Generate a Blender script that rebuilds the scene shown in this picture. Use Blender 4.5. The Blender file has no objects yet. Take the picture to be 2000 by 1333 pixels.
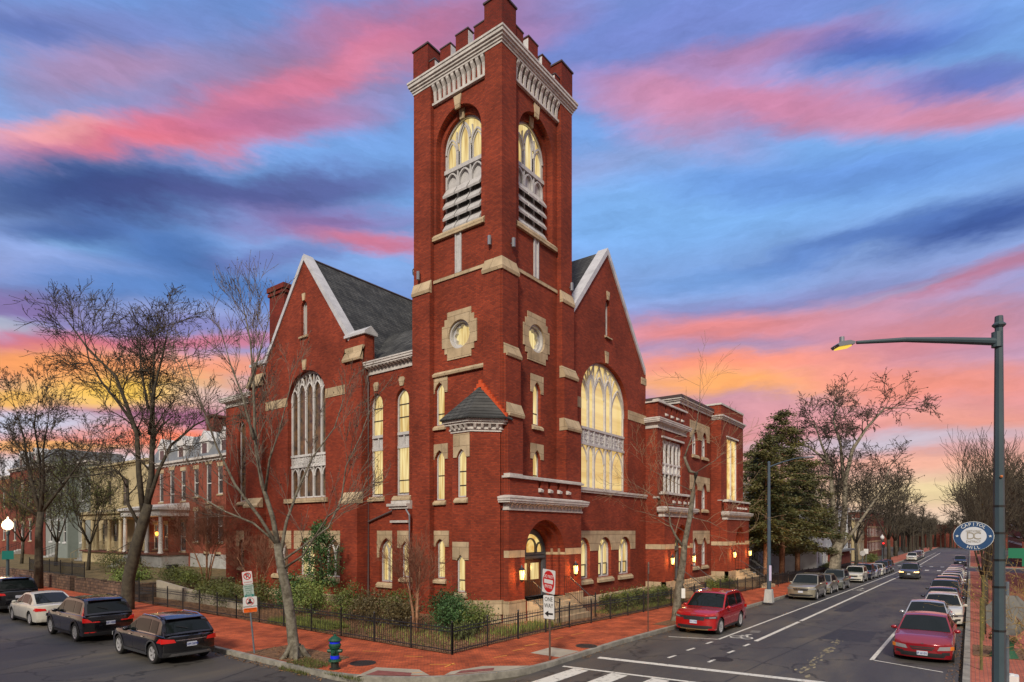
import bpy, math, random
from mathutils import Vector, Matrix, Quaternion
from mathutils.geometry import tessellate_polygon
random.seed(7)
S = bpy.context.scene; COL = S.collection; R_ = math.radians
pi, cos, sin = math.pi, math.cos, math.sin

# ---------------------------------------------------------------- camera, sky, sun, exposure
CAM = Vector((-22.037, -17.28, 4.4)); AZ = math.atan2(0.603663, 0.79724)      # azimuth of the view
cd = bpy.data.cameras.new('camera'); cam = bpy.data.objects.new('camera', cd); COL.objects.link(cam)
cam.location = CAM; cam.rotation_euler = (pi/2, 0, AZ-pi/2)
cd.sensor_width = 36; cd.lens = 36*1182/2000; cd.shift_y = (1037-666.5)/2000; cd.clip_end = 5000; cd.clip_start = .1
S.camera = cam
S.view_settings.view_transform = 'Standard'; S.view_settings.look = 'None'
S.view_settings.exposure = 0; S.view_settings.gamma = 1

def srgb(r, g, b):
    f = lambda c: ((c/255+.055)/1.055)**2.4 if c > 10 else c/255/12.92
    return (f(r), f(g), f(b), 1)

SUN_EL, SUN_AZ = 34, math.degrees(AZ)+180-12       # soft light from behind the camera
def make_world():
    w = bpy.data.worlds.new('World'); S.world = w; w.use_nodes = True
    nt = w.node_tree; N = nt.nodes; K = nt.links; N.clear()
    def nd(t, **k):
        n = N.new(t)
        for a, v in k.items(): setattr(n, a, v)
        return n
    def m(op, a, b=None, c=None):
        n = nd('ShaderNodeMath', operation=op)
        for i, v in enumerate((a, b, c)):
            if v is None: continue
            if isinstance(v, (int, float)): n.inputs[i].default_value = v
            else: K.new(v, n.inputs[i])
        return n.outputs[0]
    tc = nd('ShaderNodeTexCoord')
    rot = nd('ShaderNodeMapping', vector_type='POINT'); rot.inputs['Rotation'].default_value = (0, 0, -AZ)
    K.new(tc.outputs['Generated'], rot.inputs['Vector'])
    sx = nd('ShaderNodeSeparateXYZ'); K.new(rot.outputs[0], sx.inputs[0])
    az = m('MULTIPLY', m('ARCTAN2', sx.outputs[1], sx.outputs[0]), -57.2958)
    el = m('MULTIPLY', m('ARCSINE', sx.outputs[2]), 57.2958)
    cb = nd('ShaderNodeCombineXYZ'); K.new(az, cb.inputs[0]); K.new(el, cb.inputs[1])
    # wind-streaked warp of the cloud field
    mp = nd('ShaderNodeMapping'); mp.inputs['Rotation'].default_value = (0, 0, R_(-12)); mp.inputs['Scale'].default_value = (.022, .075, 1)
    K.new(cb.outputs[0], mp.inputs[0])
    n1 = nd('ShaderNodeTexNoise'); n1.inputs['Scale'].default_value = 1.0; n1.inputs['Detail'].default_value = 7; n1.inputs['Roughness'].default_value = .64
    K.new(mp.outputs[0], n1.inputs['Vector'])
    v1 = nd('ShaderNodeVectorMath', operation='SUBTRACT'); K.new(n1.outputs['Color'], v1.inputs[0]); v1.inputs[1].default_value = (.5, .5, .5)
    v2 = nd('ShaderNodeVectorMath', operation='MULTIPLY'); K.new(v1.outputs[0], v2.inputs[0]); v2.inputs[1].default_value = (15, 9, 0)
    v3 = nd('ShaderNodeVectorMath', operation='ADD'); K.new(cb.outputs[0], v3.inputs[0]); K.new(v2.outputs[0], v3.inputs[1])
    P = v3.outputs[0]
    sp = nd('ShaderNodeSeparateXYZ'); K.new(P, sp.inputs[0])
    rmp = nd('ShaderNodeValToRGB'); K.new(m('DIVIDE', m('ADD', el, 10), 100), rmp.inputs[0])
    E = rmp.color_ramp.elements
    stops = [(0, (170, 150, 140)), (.10, (225, 205, 180)), (.125, (232, 190, 165)), (.18, (225, 150, 150)), (.26, (150, 155, 205)), (.36, (125, 176, 238)), (.5, (112, 145, 212)), (.62, (165, 170, 205)), (1, (205, 205, 215))]
    E[0].position = 0; E[0].color = srgb(*stops[0][1]); E[1].position = 1; E[1].color = srgb(*stops[-1][1])
    for p_, c_ in stops[1:-1]:
        e = E.new(p_); e.color = srgb(*c_)
    col = rmp.outputs[0]
    for (ax, ey, w_, h_, ang, c_, st) in SKY:
        t = nd('ShaderNodeMapping', vector_type='TEXTURE')
        t.inputs['Location'].default_value = (ax, ey, 0); t.inputs['Rotation'].default_value = (0, 0, R_(ang)); t.inputs['Scale'].default_value = (w_, h_, 1)
        K.new(P, t.inputs[0])
        ln = nd('ShaderNodeVectorMath', operation='LENGTH'); K.new(t.outputs[0], ln.inputs[0])
        mr = nd('ShaderNodeMapRange', interpolation_type='SMOOTHERSTEP')
        for k_, v_ in zip(('From Min', 'From Max', 'To Min', 'To Max'), (.0, 1.55, st, 0)): mr.inputs[k_].default_value = v_
        K.new(ln.outputs['Value'], mr.inputs['Value'])
        mx = nd('ShaderNodeMix', data_type='RGBA'); K.new(mr.outputs[0], mx.inputs[0]); K.new(col, mx.inputs[6]); mx.inputs[7].default_value = srgb(*c_)
        col = mx.outputs[2]
    # fine streaks
    mp2 = nd('ShaderNodeMapping'); mp2.inputs['Rotation'].default_value = (0, 0, R_(-14)); mp2.inputs['Scale'].default_value = (.055, .24, 1); K.new(P, mp2.inputs[0])
    n2 = nd('ShaderNodeTexNoise'); n2.inputs['Scale'].default_value = 1.6; n2.inputs['Detail'].default_value = 8; n2.inputs['Roughness'].default_value = .68; K.new(mp2.outputs[0], n2.inputs['Vector'])
    mr = nd('ShaderNodeMapRange'); K.new(n2.outputs[0], mr.inputs[0])
    for k_, v_ in zip(('From Min', 'From Max', 'To Min', 'To Max'), (.3, .7, .82, 1.17)): mr.inputs[k_].default_value = v_
    vm = nd('ShaderNodeVectorMath', operation='SCALE'); K.new(col, vm.inputs[0]); K.new(mr.outputs[0], vm.inputs['Scale'])
    # the half of the sky behind the viewer: unseen, made pale above as fill light, dark low for car reflections
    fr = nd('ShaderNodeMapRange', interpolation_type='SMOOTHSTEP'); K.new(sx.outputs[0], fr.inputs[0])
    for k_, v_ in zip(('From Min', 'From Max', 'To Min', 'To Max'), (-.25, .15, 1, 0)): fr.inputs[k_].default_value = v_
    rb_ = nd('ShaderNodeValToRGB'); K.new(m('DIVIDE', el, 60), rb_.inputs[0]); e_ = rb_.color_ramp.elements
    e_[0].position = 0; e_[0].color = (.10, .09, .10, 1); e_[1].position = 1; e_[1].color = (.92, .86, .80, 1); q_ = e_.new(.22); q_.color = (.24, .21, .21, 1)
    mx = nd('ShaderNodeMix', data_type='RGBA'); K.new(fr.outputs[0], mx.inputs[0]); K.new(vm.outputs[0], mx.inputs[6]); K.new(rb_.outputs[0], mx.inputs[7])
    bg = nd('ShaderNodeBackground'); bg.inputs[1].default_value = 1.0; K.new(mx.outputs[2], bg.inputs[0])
    # a low-strength physical sky for the same sun direction, added under the clouds
    st = nd('ShaderNodeTexSky', sky_type='NISHITA', sun_disc=False); st.sun_elevation = R_(SUN_EL); st.sun_rotation = R_(90-SUN_AZ)
    b2 = nd('ShaderNodeBackground'); b2.inputs[1].default_value = .004; K.new(st.outputs[0], b2.inputs[0])
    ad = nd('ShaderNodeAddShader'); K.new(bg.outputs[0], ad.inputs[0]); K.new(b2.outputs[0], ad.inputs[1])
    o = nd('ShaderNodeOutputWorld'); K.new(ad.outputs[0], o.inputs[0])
# (azimuth from the view axis, elevation, half width, half height, tilt, colour, strength) in degrees
SKY = [
(14.2,38.7,22.8,3.4,-2,(123,127,199),0.60),
(-35.7,33.9,11.2,2.4,22,(122,122,180),0.70),
(-18.7,35.4,18.3,3.7,19,(162,119,150),0.80),
(-34.8,31.1,8.5,1.8,26,(186,130,156),0.60),
(-8.7,39.8,14.2,2.0,10,(185,115,151),0.70),
(-38.5,32.1,3.6,1.1,27,(89,111,179),0.60),
(-29.5,28.8,16.9,1.5,17,(240,121,132),0.95),
(-20.8,33.8,17.8,1.6,25,(231,122,149),0.75),
(-38.5,26.9,4.8,0.9,18,(247,162,159),0.80),
(-7.2,38.3,12.4,1.2,11,(209,127,153),0.60),
(-22.1,31.3,8.3,1.3,16,(140,105,165),0.45),
(22.9,33.4,17.3,1.9,-10,(218,132,161),0.85),
(35.7,29.6,10.2,1.5,-12,(218,136,158),0.85),
(14.2,33.5,9.1,2.0,-21,(219,142,171),0.70),
(22.9,36.4,12.3,1.2,-3,(205,132,165),0.65),
(32.4,34.9,7.6,1.4,-7,(80,107,188),0.85),
(37.3,31.4,4.9,1.1,-10,(84,111,188),0.80),
(8.7,30.6,10.4,2.1,-0,(189,161,196),0.50),
(14.2,27.9,17.3,4.0,-4,(127,178,238),0.95),
(26.9,27.4,16.2,2.0,-9,(95,136,212),0.60),
(36.7,21.7,8.7,1.5,-4,(50,78,150),0.90),
(25.4,22.3,12.7,1.1,2,(77,113,183),0.75),
(16.5,22.0,8.9,1.6,-2,(115,160,219),0.60),
(20.8,19.1,12.7,1.2,1,(141,137,191),0.70),
(36.7,17.9,8.7,1.1,-1,(185,115,138),0.85),
(30.6,18.0,5.4,0.5,5,(134,170,220),0.50),
(18.7,17.2,14.4,1.7,-1,(231,136,132),0.95),
(34.1,14.8,10.6,2.1,-5,(218,136,141),0.90),
(19.6,14.2,12.9,1.2,-3,(255,150,115),0.95),
(19.6,12.7,12.9,1.3,-4,(255,172,100),1.00),
(34.1,11.8,10.6,1.5,-8,(250,150,125),0.90),
(22.9,10.5,10.7,0.9,-4,(235,160,160),0.60),
(35.7,9.2,8.0,1.2,-7,(250,165,140),0.70),
(30.6,7.8,10.8,1.1,-1,(191,195,213),0.75),
(34.1,5.5,9.3,0.8,-4,(250,180,150),0.60),
(35.7,3.0,9.6,1.6,-2,(235,215,160),0.80),
(-34.1,24.7,14.0,2.0,12,(50,68,125),0.95),
(-20.4,27.5,14.0,1.8,13,(85,85,145),0.85),
(-16.9,25.8,8.9,1.5,7,(140,90,145),0.80),
(-12.4,24.7,6.5,0.9,0,(216,111,131),0.85),
(-35.4,21.4,3.9,0.9,8,(130,175,224),0.80),
(-29.5,22.7,6.6,1.8,4,(65,105,168),0.85),
(-37.3,21.9,4.9,1.0,15,(45,75,140),0.70),
(-25.0,20.9,12.0,1.9,-1,(75,120,188),0.80),
(-32.4,18.8,10.4,1.5,11,(81,130,198),0.80),
(-16.5,20.3,11.6,2.0,1,(85,130,198),0.70),
(-20.4,23.1,6.8,0.8,7,(100,95,160),0.60),
(-39.1,16.0,3.8,1.3,7,(125,100,155),0.85),
(-39.7,14.5,2.6,0.6,5,(187,204,206),0.60),
(-29.5,16.3,11.0,0.9,9,(120,110,170),0.60),
(-35.7,13.8,8.3,1.0,9,(216,111,122),0.90),
(-26.1,15.2,7.0,1.0,12,(216,116,132),0.85),
(-36.7,11.8,8.1,1.5,8,(255,150,100),0.95),
(-26.9,12.6,7.7,1.2,6,(255,160,110),0.85),
(-32.7,10.3,7.9,1.6,6,(255,205,85),1.00),
(-37.0,11.7,8.7,1.7,8,(255,165,95),0.90),
(-25.7,10.7,4.7,0.9,5,(237,201,201),0.70),
(-39.1,8.8,2.6,0.8,7,(255,195,80),0.85),
(-28.8,8.7,8.2,0.7,5,(150,85,125),0.85),
(-38.5,7.2,5.3,1.0,6,(201,215,237),0.85),
(-30.6,7.0,7.9,0.7,4,(250,130,90),0.90),
(-37.3,5.8,6.1,0.5,4,(250,180,90),0.80),
(-34.8,4.6,8.5,0.8,3,(216,225,234),0.80),
]
make_world()
sl = bpy.data.lights.new('sun', 'SUN'); sl.energy = 3.2; sl.angle = R_(9); sl.color = (1, .90, .76)
so = bpy.data.objects.new('sun', sl); COL.objects.link(so)
a_, e_ = R_(SUN_AZ), R_(SUN_EL)
so.rotation_euler = (-Vector((cos(e_)*cos(a_), cos(e_)*sin(a_), sin(e_)))).to_track_quat('-Z', 'Y').to_euler()

# ---------------------------------------------------------------- materials
MATS = {}
def mat(name, base, rough=.7, metal=0, var=0, vscale=3, bump=0, bscale=20, emit=None, estr=1, coat=0, spec=None, trans=0, var2=None, alpha=1):
    """plain principled with noise variation of colour and bump"""
    if name in MATS: return MATS[name]
    m = bpy.data.materials.new(name); m.use_nodes = True; MATS[name] = m
    nt = m.node_tree; N = nt.nodes; K = nt.links; b = N['Principled BSDF']
    b.inputs['Roughness'].default_value = rough; b.inputs['Metallic'].default_value = metal
    b.inputs['Coat Weight'].default_value = coat
    if spec is not None: b.inputs['Specular IOR Level'].default_value = spec
    if trans: b.inputs['Transmission Weight'].default_value = trans
    c = base if len(base) == 4 else (*base, 1)
    g = N.new('ShaderNodeNewGeometry')
    if var:
        n = N.new('ShaderNodeTexNoise'); n.inputs['Scale'].default_value = vscale; n.inputs['Detail'].default_value = 6; n.inputs['Roughness'].default_value = .65
        K.new(g.outputs['Position'], n.inputs['Vector'])
        r = N.new('ShaderNodeValToRGB'); K.new(n.outputs[0], r.inputs[0])
        c2 = var2 if var2 else tuple(x*(1+var) for x in c[:3])+(1,)
        c1 = tuple(x*(1-var) for x in c[:3])+(1,)
        r.color_ramp.elements[0].position = .32; r.color_ramp.elements[0].color = c1
        r.color_ramp.elements[1].position = .68; r.color_ramp.elements[1].color = c2 if len(c2) == 4 else (*c2, 1)
        K.new(r.outputs[0], b.inputs['Base Color'])
    else: b.inputs['Base Color'].default_value = c
    if bump:
        n = N.new('ShaderNodeTexNoise'); n.inputs['Scale'].default_value = bscale; n.inputs['Detail'].default_value = 5
        K.new(g.outputs['Position'], n.inputs['Vector'])
        bp = N.new('ShaderNodeBump'); bp.inputs['Strength'].default_value = bump; bp.inputs['Distance'].default_value = .02
        K.new(n.outputs[0], bp.inputs['Height']); K.new(bp.outputs[0], b.inputs['Normal'])
    if emit:
        b.inputs['Emission Color'].default_value = emit if len(emit) == 4 else (*emit, 1); b.inputs['Emission Strength'].default_value = estr
    return m

def brickmat(name, c1, c2, mort, bw=.215, rh=.075, ms=.010, plane='wall', big=.5, rough=.85, stain=(.35, .9), rot=0, bumpd=.006, sgn='ADD'):
    m = bpy.data.materials.new(name); m.use_nodes = True; MATS[name] = m
    nt = m.node_tree; N = nt.nodes; K = nt.links; b = N['Principled BSDF']; b.inputs['Roughness'].default_value = rough
    b.inputs['Specular IOR Level'].default_value = .25
    g = N.new('ShaderNodeNewGeometry'); s = N.new('ShaderNodeSeparateXYZ'); K.new(g.outputs['Position'], s.inputs[0])
    c = N.new('ShaderNodeCombineXYZ')
    if plane == 'wall':
        a = N.new('ShaderNodeMath'); a.operation = sgn; K.new(s.outputs[0], a.inputs[0]); K.new(s.outputs[1], a.inputs[1])
        K.new(a.outputs[0], c.inputs[0]); K.new(s.outputs[2], c.inputs[1])
    else:
        K.new(s.outputs[0], c.inputs[0]); K.new(s.outputs[1], c.inputs[1])
    vec = c.outputs[0]
    if rot:
        mp = N.new('ShaderNodeMapping'); mp.inputs['Rotation'].default_value = (0, 0, R_(rot)); K.new(vec, mp.inputs[0]); vec = mp.outputs[0]
    br = N.new('ShaderNodeTexBrick'); K.new(vec, br.inputs['Vector'])
    br.inputs['Scale'].default_value = 1; br.inputs['Brick Width'].default_value = bw; br.inputs['Row Height'].default_value = rh
    br.inputs['Mortar Size'].default_value = ms; br.inputs['Mortar Smooth'].default_value = .3; br.inputs['Bias'].default_value = 0
    br.inputs['Color1'].default_value = (*c1, 1); br.inputs['Color2'].default_value = (*c2, 1); br.inputs['Mortar'].default_value = (*mort, 1)
    n = N.new('ShaderNodeTexNoise'); n.inputs['Scale'].default_value = big; n.inputs['Detail'].default_value = 8; n.inputs['Roughness'].default_value = .62
    K.new(g.outputs['Position'], n.inputs['Vector'])
    r = N.new('ShaderNodeMapRange'); K.new(n.outputs[0], r.inputs[0])
    for k_, v_ in zip(('From Min', 'From Max', 'To Min', 'To Max'), (.3, .7, stain[0], 1/stain[1])): r.inputs[k_].default_value = v_
    v = N.new('ShaderNodeVectorMath'); v.operation = 'SCALE'; K.new(br.outputs[0], v.inputs[0]); K.new(r.outputs[0], v.inputs['Scale'])
    K.new(v.outputs[0], b.inputs['Base Color'])
    bp = N.new('ShaderNodeBump'); bp.inputs['Strength'].default_value = .6; bp.inputs['Distance'].default_value = bumpd; bp.invert = True
    K.new(br.outputs['Fac'], bp.inputs['Height']); K.new(bp.outputs[0], b.inputs['Normal'])
    return m
BR = brickmat('brick', (.345, .054, .021), (.205, .030, .014), (.15, .05, .035), big=.38, stain=(.58, .82))
BRT = brickmat('turret_brick', (.345, .054, .021), (.205, .030, .014), (.15, .05, .035), big=.38, stain=(.58, .82), sgn='SUBTRACT')
BRD = brickmat('brick_dark', (.26, .03, .016), (.17, .022, .013), (.11, .04, .03), stain=(.6, .9))
BRO = brickmat('brick_orange', (.75, .10, .025), (.62, .08, .02), (.5, .1, .05), stain=(.8, 1))
BRP = brickmat('brick_base', (.34, .12, .06), (.24, .09, .05), (.35, .25, .17), stain=(.7, .9))
STONE = brickmat('sandstone', (.54, .425, .28), (.46, .35, .22), (.22, .16, .10), bw=.95, rh=.52, ms=.012, big=1.1, stain=(.62, .86), bumpd=.01)
TRIM = mat('painted_trim', (.55, .52, .49), .55, var=.22, vscale=2.5, bump=.1)
WHITE = mat('white_paint', (.62, .61, .60), .5, var=.12, vscale=3)
FRAME = mat('window_frame_paint', (.50, .49, .49), .5, var=.15, vscale=4)
DARKF = mat('dark_sash', (.035, .03, .035), .4)
LEAD = mat('lead_coping', (.52, .52, .54), .45, var=.2, vscale=1.5)
DKGUT = mat('dark_gutter', (.10, .075, .075), .5)
CAPD = mat('dark_cap', (.07, .045, .045), .6)
WOOD = mat('oak_door', (.16, .055, .022), .45, var=.35, vscale=6)
IRON = mat('black_iron', (.012, .012, .014), .45)
GREYP = mat('grey_metal', (.22, .23, .26), .4, metal=.3)
GATE = mat('slate_blue_paint', (.09, .105, .12), .5)

def slate():
    m = brickmat('slate_shingle', (.085, .086, .084), (.040, .042, .043), (.012, .013, .014), bw=.32, rh=.17, ms=.014, big=.8, stain=(.6, .75), bumpd=.02)
    m.node_tree.nodes['Principled BSDF'].inputs['Roughness'].default_value = .75
    return m
SLATE = slate()

def litpane(name, kind):
    """glass lit from the room behind: curtain folds and blind bands are in the cloth"""
    m = bpy.data.materials.new(name); m.use_nodes = True
    nt = m.node_tree; N = nt.nodes; K = nt.links; b = N['Principled BSDF']; b.inputs['Roughness'].default_value = .15
    g = N.new('ShaderNodeNewGeometry'); mp = N.new('ShaderNodeMapping'); K.new(g.outputs['Position'], mp.inputs[0])
    sc = {'curtain': (5, 5, .35), 'blind': (.03, .03, 1.3), 'amber': (1.2, 1.2, 1.5)}[kind]
    mp.inputs['Scale'].default_value = sc
    n = N.new('ShaderNodeTexNoise'); n.inputs['Scale'].default_value = 1.3; n.inputs['Detail'].default_value = 4; K.new(mp.outputs[0], n.inputs['Vector'])
    r = N.new('ShaderNodeValToRGB'); K.new(n.outputs[0], r.inputs[0]); E = r.color_ramp.elements
    a, c = {'curtain': ((200, 160, 85), (255, 232, 165)), 'blind': ((218, 178, 105), (250, 220, 148)), 'amber': ((215, 150, 60), (255, 222, 140))}[kind]
    E[0].position = .33; E[0].color = srgb(*a); E[1].position = .62; E[1].color = srgb(*c)
    K.new(r.outputs[0], b.inputs['Emission Color']); b.inputs['Emission Strength'].default_value = .9
    b.inputs['Base Color'].default_value = (.05, .045, .03, 1)
    return m
LIT = litpane('lit_curtain_glass', 'curtain'); LITB = litpane('lit_blind_glass', 'blind'); LITA = litpane('lit_amber_glass', 'amber')
GLASS = mat('dark_window_glass', (.03, .033, .04), .08, var=.5, vscale=2.2, spec=.8)
STGL = mat('stained_window_glass', (.07, .06, .07), .12, var=.7, vscale=2.2, var2=(.20, .11, .05, 1), spec=.7)

# ---------------------------------------------------------------- mesh builder
class MB:
    def __init__(s): s.v = []; s.f = []; s.m = []; s.mi = 0
    def add(s, vs, fs):
        o = len(s.v); s.v += [tuple(v) for v in vs]
        for f in fs: s.f.append(tuple(i+o for i in f)); s.m.append(s.mi)
    def box(s, x0, y0, z0, x1, y1, z1):
        s.add([(x0, y0, z0), (x1, y0, z0), (x1, y1, z0), (x0, y1, z0), (x0, y0, z1), (x1, y0, z1), (x1, y1, z1), (x0, y1, z1)],
              [(0, 3, 2, 1), (4, 5, 6, 7), (0, 1, 5, 4), (1, 2, 6, 5), (2, 3, 7, 6), (3, 0, 4, 7)])
    def fbox(s, F, a0, h0, a1, h1, d0, d1):          # box in facade coordinates
        s.add([F(a, h, d) for d in (d0, d1) for (a, h) in ((a0, h0), (a1, h0), (a1, h1), (a0, h1))],
              [(0, 1, 2, 3), (7, 6, 5, 4), (0, 4, 5, 1), (1, 5, 6, 2), (2, 6, 7, 3), (3, 7, 4, 0)])
    def slab(s, F, out, holes, d0, d1):              # extruded polygon with holes
        loops = [out]+list(holes)
        pts = [p for l in loops for p in l]; n = len(pts)
        tris = tessellate_polygon([[Vector((p[0], p[1], 0)) for p in l] for l in loops])
        vs = [F(p[0], p[1], d0) for p in pts]+[F(p[0], p[1], d1) for p in pts]
        fs = [tuple(t) for t in tris]+[(t[2]+n, t[1]+n, t[0]+n) for t in tris]
        o = 0
        for l in loops:
            k = len(l)
            for i in range(k): j = (i+1) % k; fs.append((o+i, o+j, o+j+n, o+i+n))
            o += k
        s.add(vs, fs)
    def ribbon(s, F, path, w, d0, d1):
        k = len(path); L = []; Rr = []
        for i, p in enumerate(path):
            a = path[max(0, i-1)]; b = path[min(k-1, i+1)]
            dx, dy = b[0]-a[0], b[1]-a[1]; l = math.hypot(dx, dy) or 1
            L.append((p[0]-dy/l*w/2, p[1]+dx/l*w/2)); Rr.append((p[0]+dy/l*w/2, p[1]-dx/l*w/2))
        vs = []
        for i in range(k): vs += [F(*L[i], d0), F(*Rr[i], d0), F(*Rr[i], d1), F(*L[i], d1)]
        fs = [(0, 1, 2, 3), (4*k-4, 4*k-1, 4*k-2, 4*k-3)]
        for i in range(k-1):
            o = 4*i
            for j in range(4): fs.append((o+j, o+(j+1) % 4, o+4+(j+1) % 4, o+4+j))
        s.add(vs, fs)
    def tube(s, p0, p1, r0, r1, n=6, cap=True):
        p0, p1 = Vector(p0), Vector(p1); d = p1-p0
        if d.length < 1e-6: return
        q = d.to_track_quat('Z', 'Y'); vs = []
        for p, r in ((p0, r0), (p1, r1)):
            for i in range(n): t = 2*pi*i/n; vs.append(p+q@Vector((cos(t)*r, sin(t)*r, 0)))
        fs = [(i, (i+1) % n, n+(i+1) % n, n+i) for i in range(n)]
        if cap: fs += [tuple(range(n-1, -1, -1)), tuple(range(n, 2*n))]
        s.add(vs, fs)
    def path(s, pts, rs, n=6):
        vs = []; k = len(pts); pts = [Vector(p) for p in pts]
        if isinstance(rs, (int, float)): rs = [rs]*k
        for i, p in enumerate(pts):
            d = pts[min(k-1, i+1)]-pts[max(0, i-1)]; q = d.to_track_quat('Z', 'Y')
            for j in range(n): t = 2*pi*j/n; vs.append(p+q@Vector((cos(t)*rs[i], sin(t)*rs[i], 0)))
        fs = []
        for i in range(k-1):
            for j in range(n): fs.append((i*n+j, i*n+(j+1) % n, (i+1)*n+(j+1) % n, (i+1)*n+j))
        fs += [tuple(range(n-1, -1, -1)), tuple(range((k-1)*n, k*n))]
        s.add(vs, fs)
    def lathe(s, c, prof, n=16, sx=1, sy=1, a0=0):
        vs = []; k = len(prof)
        for (r, z) in prof:
            for i in range(n): t = a0+2*pi*i/n; vs.append((c[0]+cos(t)*r*sx, c[1]+sin(t)*r*sy, c[2]+z))
        fs = [(j*n+i, j*n+(i+1) % n, (j+1)*n+(i+1) % n, (j+1)*n+i) for j in range(k-1) for i in range(n)]
        fs += [tuple(range(n-1, -1, -1)), tuple(range((k-1)*n, k*n))]
        s.add(vs, fs)
    def blob(s, c, r, n=8, k=5, sq=(1, 1, 1), jit=0):
        prof = [(sin(pi*i/k)*1, -cos(pi*i/k)) for i in range(k+1)]
        vs = []
        for (rr, z) in prof:
            for i in range(n):
                t = 2*pi*i/n; j = 1+random.uniform(-jit, jit)
                vs.append((c[0]+cos(t)*rr*r*sq[0]*j, c[1]+sin(t)*rr*r*sq[1]*j, c[2]+z*r*sq[2]*j))
        s.add(vs, [(j*n+i, j*n+(i+1) % n, (j+1)*n+(i+1) % n, (j+1)*n+i) for j in range(k) for i in range(n)])
    def pieces(s):
        par = list(range(len(s.v)))
        def fd(i):
            while par[i] != i: par[i] = par[par[i]]; i = par[i]
            return i
        for f in s.f:
            a = fd(f[0])
            for v in f[1:]: par[fd(v)] = a
        comp = {}
        for i, v in enumerate(s.v):
            c = comp.setdefault(fd(i), [list(v), list(v)])
            for k in range(3): c[0][k] = min(c[0][k], v[k]); c[1][k] = max(c[1][k], v[k])
        L = [[b0, b1, {r}] for r, (b0, b1) in comp.items()]; ch = True
        while ch:
            ch = False
            for i in range(len(L)):
                for j in range(len(L)-1, i, -1):
                    if all(L[i][0][k] <= L[j][1][k]+.03 and L[j][0][k] <= L[i][1][k]+.03 for k in range(3)):
                        for k in range(3): L[i][0][k] = min(L[i][0][k], L[j][0][k]); L[i][1][k] = max(L[i][1][k], L[j][1][k])
                        L[i][2] |= L[j][2]; del L[j]; ch = True
        if len(L) == 1: return [s]
        out = []
        for _, _, rs in L:
            m = MB(); mp = {}
            for f in s.f:
                if fd(f[0]) in rs:
                    for v in f:
                        if v not in mp: mp[v] = len(m.v); m.v.append(s.v[v])
                    m.f.append(tuple(mp[v] for v in f)); m.m.append(0)
            out.append(m)
        return out
    def build(s, name, mats, parent=None, smooth=False, fix=True):
        if parent is not None and parent.name == 'church' and name not in ('window', 'belfry_window', 'railing', 'downpipe', 'louvre', 'wall_lantern', 'cupola'):
            P = s.pieces()
            if len(P) > 1: return [q.build1(name, mats, parent, smooth, fix) for q in P][0]
        return s.build1(name, mats, parent, smooth, fix)
    def build1(s, name, mats, parent=None, smooth=False, fix=True):
        me = bpy.data.meshes.new(name); me.from_pydata(s.v, [], s.f)
        if not isinstance(mats, (list, tuple)): mats = [mats]
        for m in mats: me.materials.append(m)
        if len(mats) > 1: me.polygons.foreach_set('material_index', s.m)
        if fix:
            import bmesh
            bm = bmesh.new(); bm.from_mesh(me); bmesh.ops.recalc_face_normals(bm, faces=bm.faces); bm.to_mesh(me); bm.free()
        if smooth: me.polygons.foreach_set('use_smooth', [True]*len(me.polygons))
        me.update()
        o = bpy.data.objects.new(name, me); COL.objects.link(o)
        if parent: o.parent = parent
        return o
def tag(o, label=None, cat=None, group=None, kind=None):
    if label: o['label'] = label
    if cat: o['category'] = cat
    if group: o['group'] = group
    if kind: o['kind'] = kind
    return o
def empty(name, loc=(0, 0, 0), rz=0, **k):
    o = bpy.data.objects.new(name, None); COL.objects.link(o); o.location = loc; o.rotation_euler = (0, 0, rz); o.empty_display_size = .2
    return tag(o, **k)
KIDS = {}
def copy_tree(o, parent=None):
    c = o.copy(); COL.objects.link(c)
    if parent: c.parent = parent
    for ch in list(o.children): copy_tree(ch, c)
    return c
def FR(y0): return lambda a, h, d=0: (a, y0-d, h)       # faces the avenue (-y)
def FL(x0): return lambda a, h, d=0: (x0-d, a, h)       # faces the side street (-x)
def rect(a0, h0, a1, h1): return [(a0, h0), (a1, h0), (a1, h1), (a0, h1)]
def arch(c, w, z0, zs, zt, n=8):
    """pointed arch outline; lower-left, lower-right, then over the top"""
    a = w/2; h = zt-zs; P = [(c-a, z0), (c+a, z0)]
    if h >= a:
        Rr = (a*a+h*h)/(2*a); th = math.asin(min(1, h/Rr))
        right = [(c+a-Rr+Rr*cos(th*i/n), zs+Rr*sin(th*i/n)) for i in range(n+1)]
    else:
        right = [(c+a*cos(pi/2*i/n), zs+h*sin(pi/2*i/n)) for i in range(n+1)]
    left = [(2*c-x, z) for x, z in reversed(right[:-1])]
    return P+(right if zs > z0+1e-4 else right[1:])+(left if zs > z0+1e-4 else left[:-1])
def oarch(w, c, *k): return arch(c, w, *k)
def inset(poly, c, s): return poly

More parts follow.
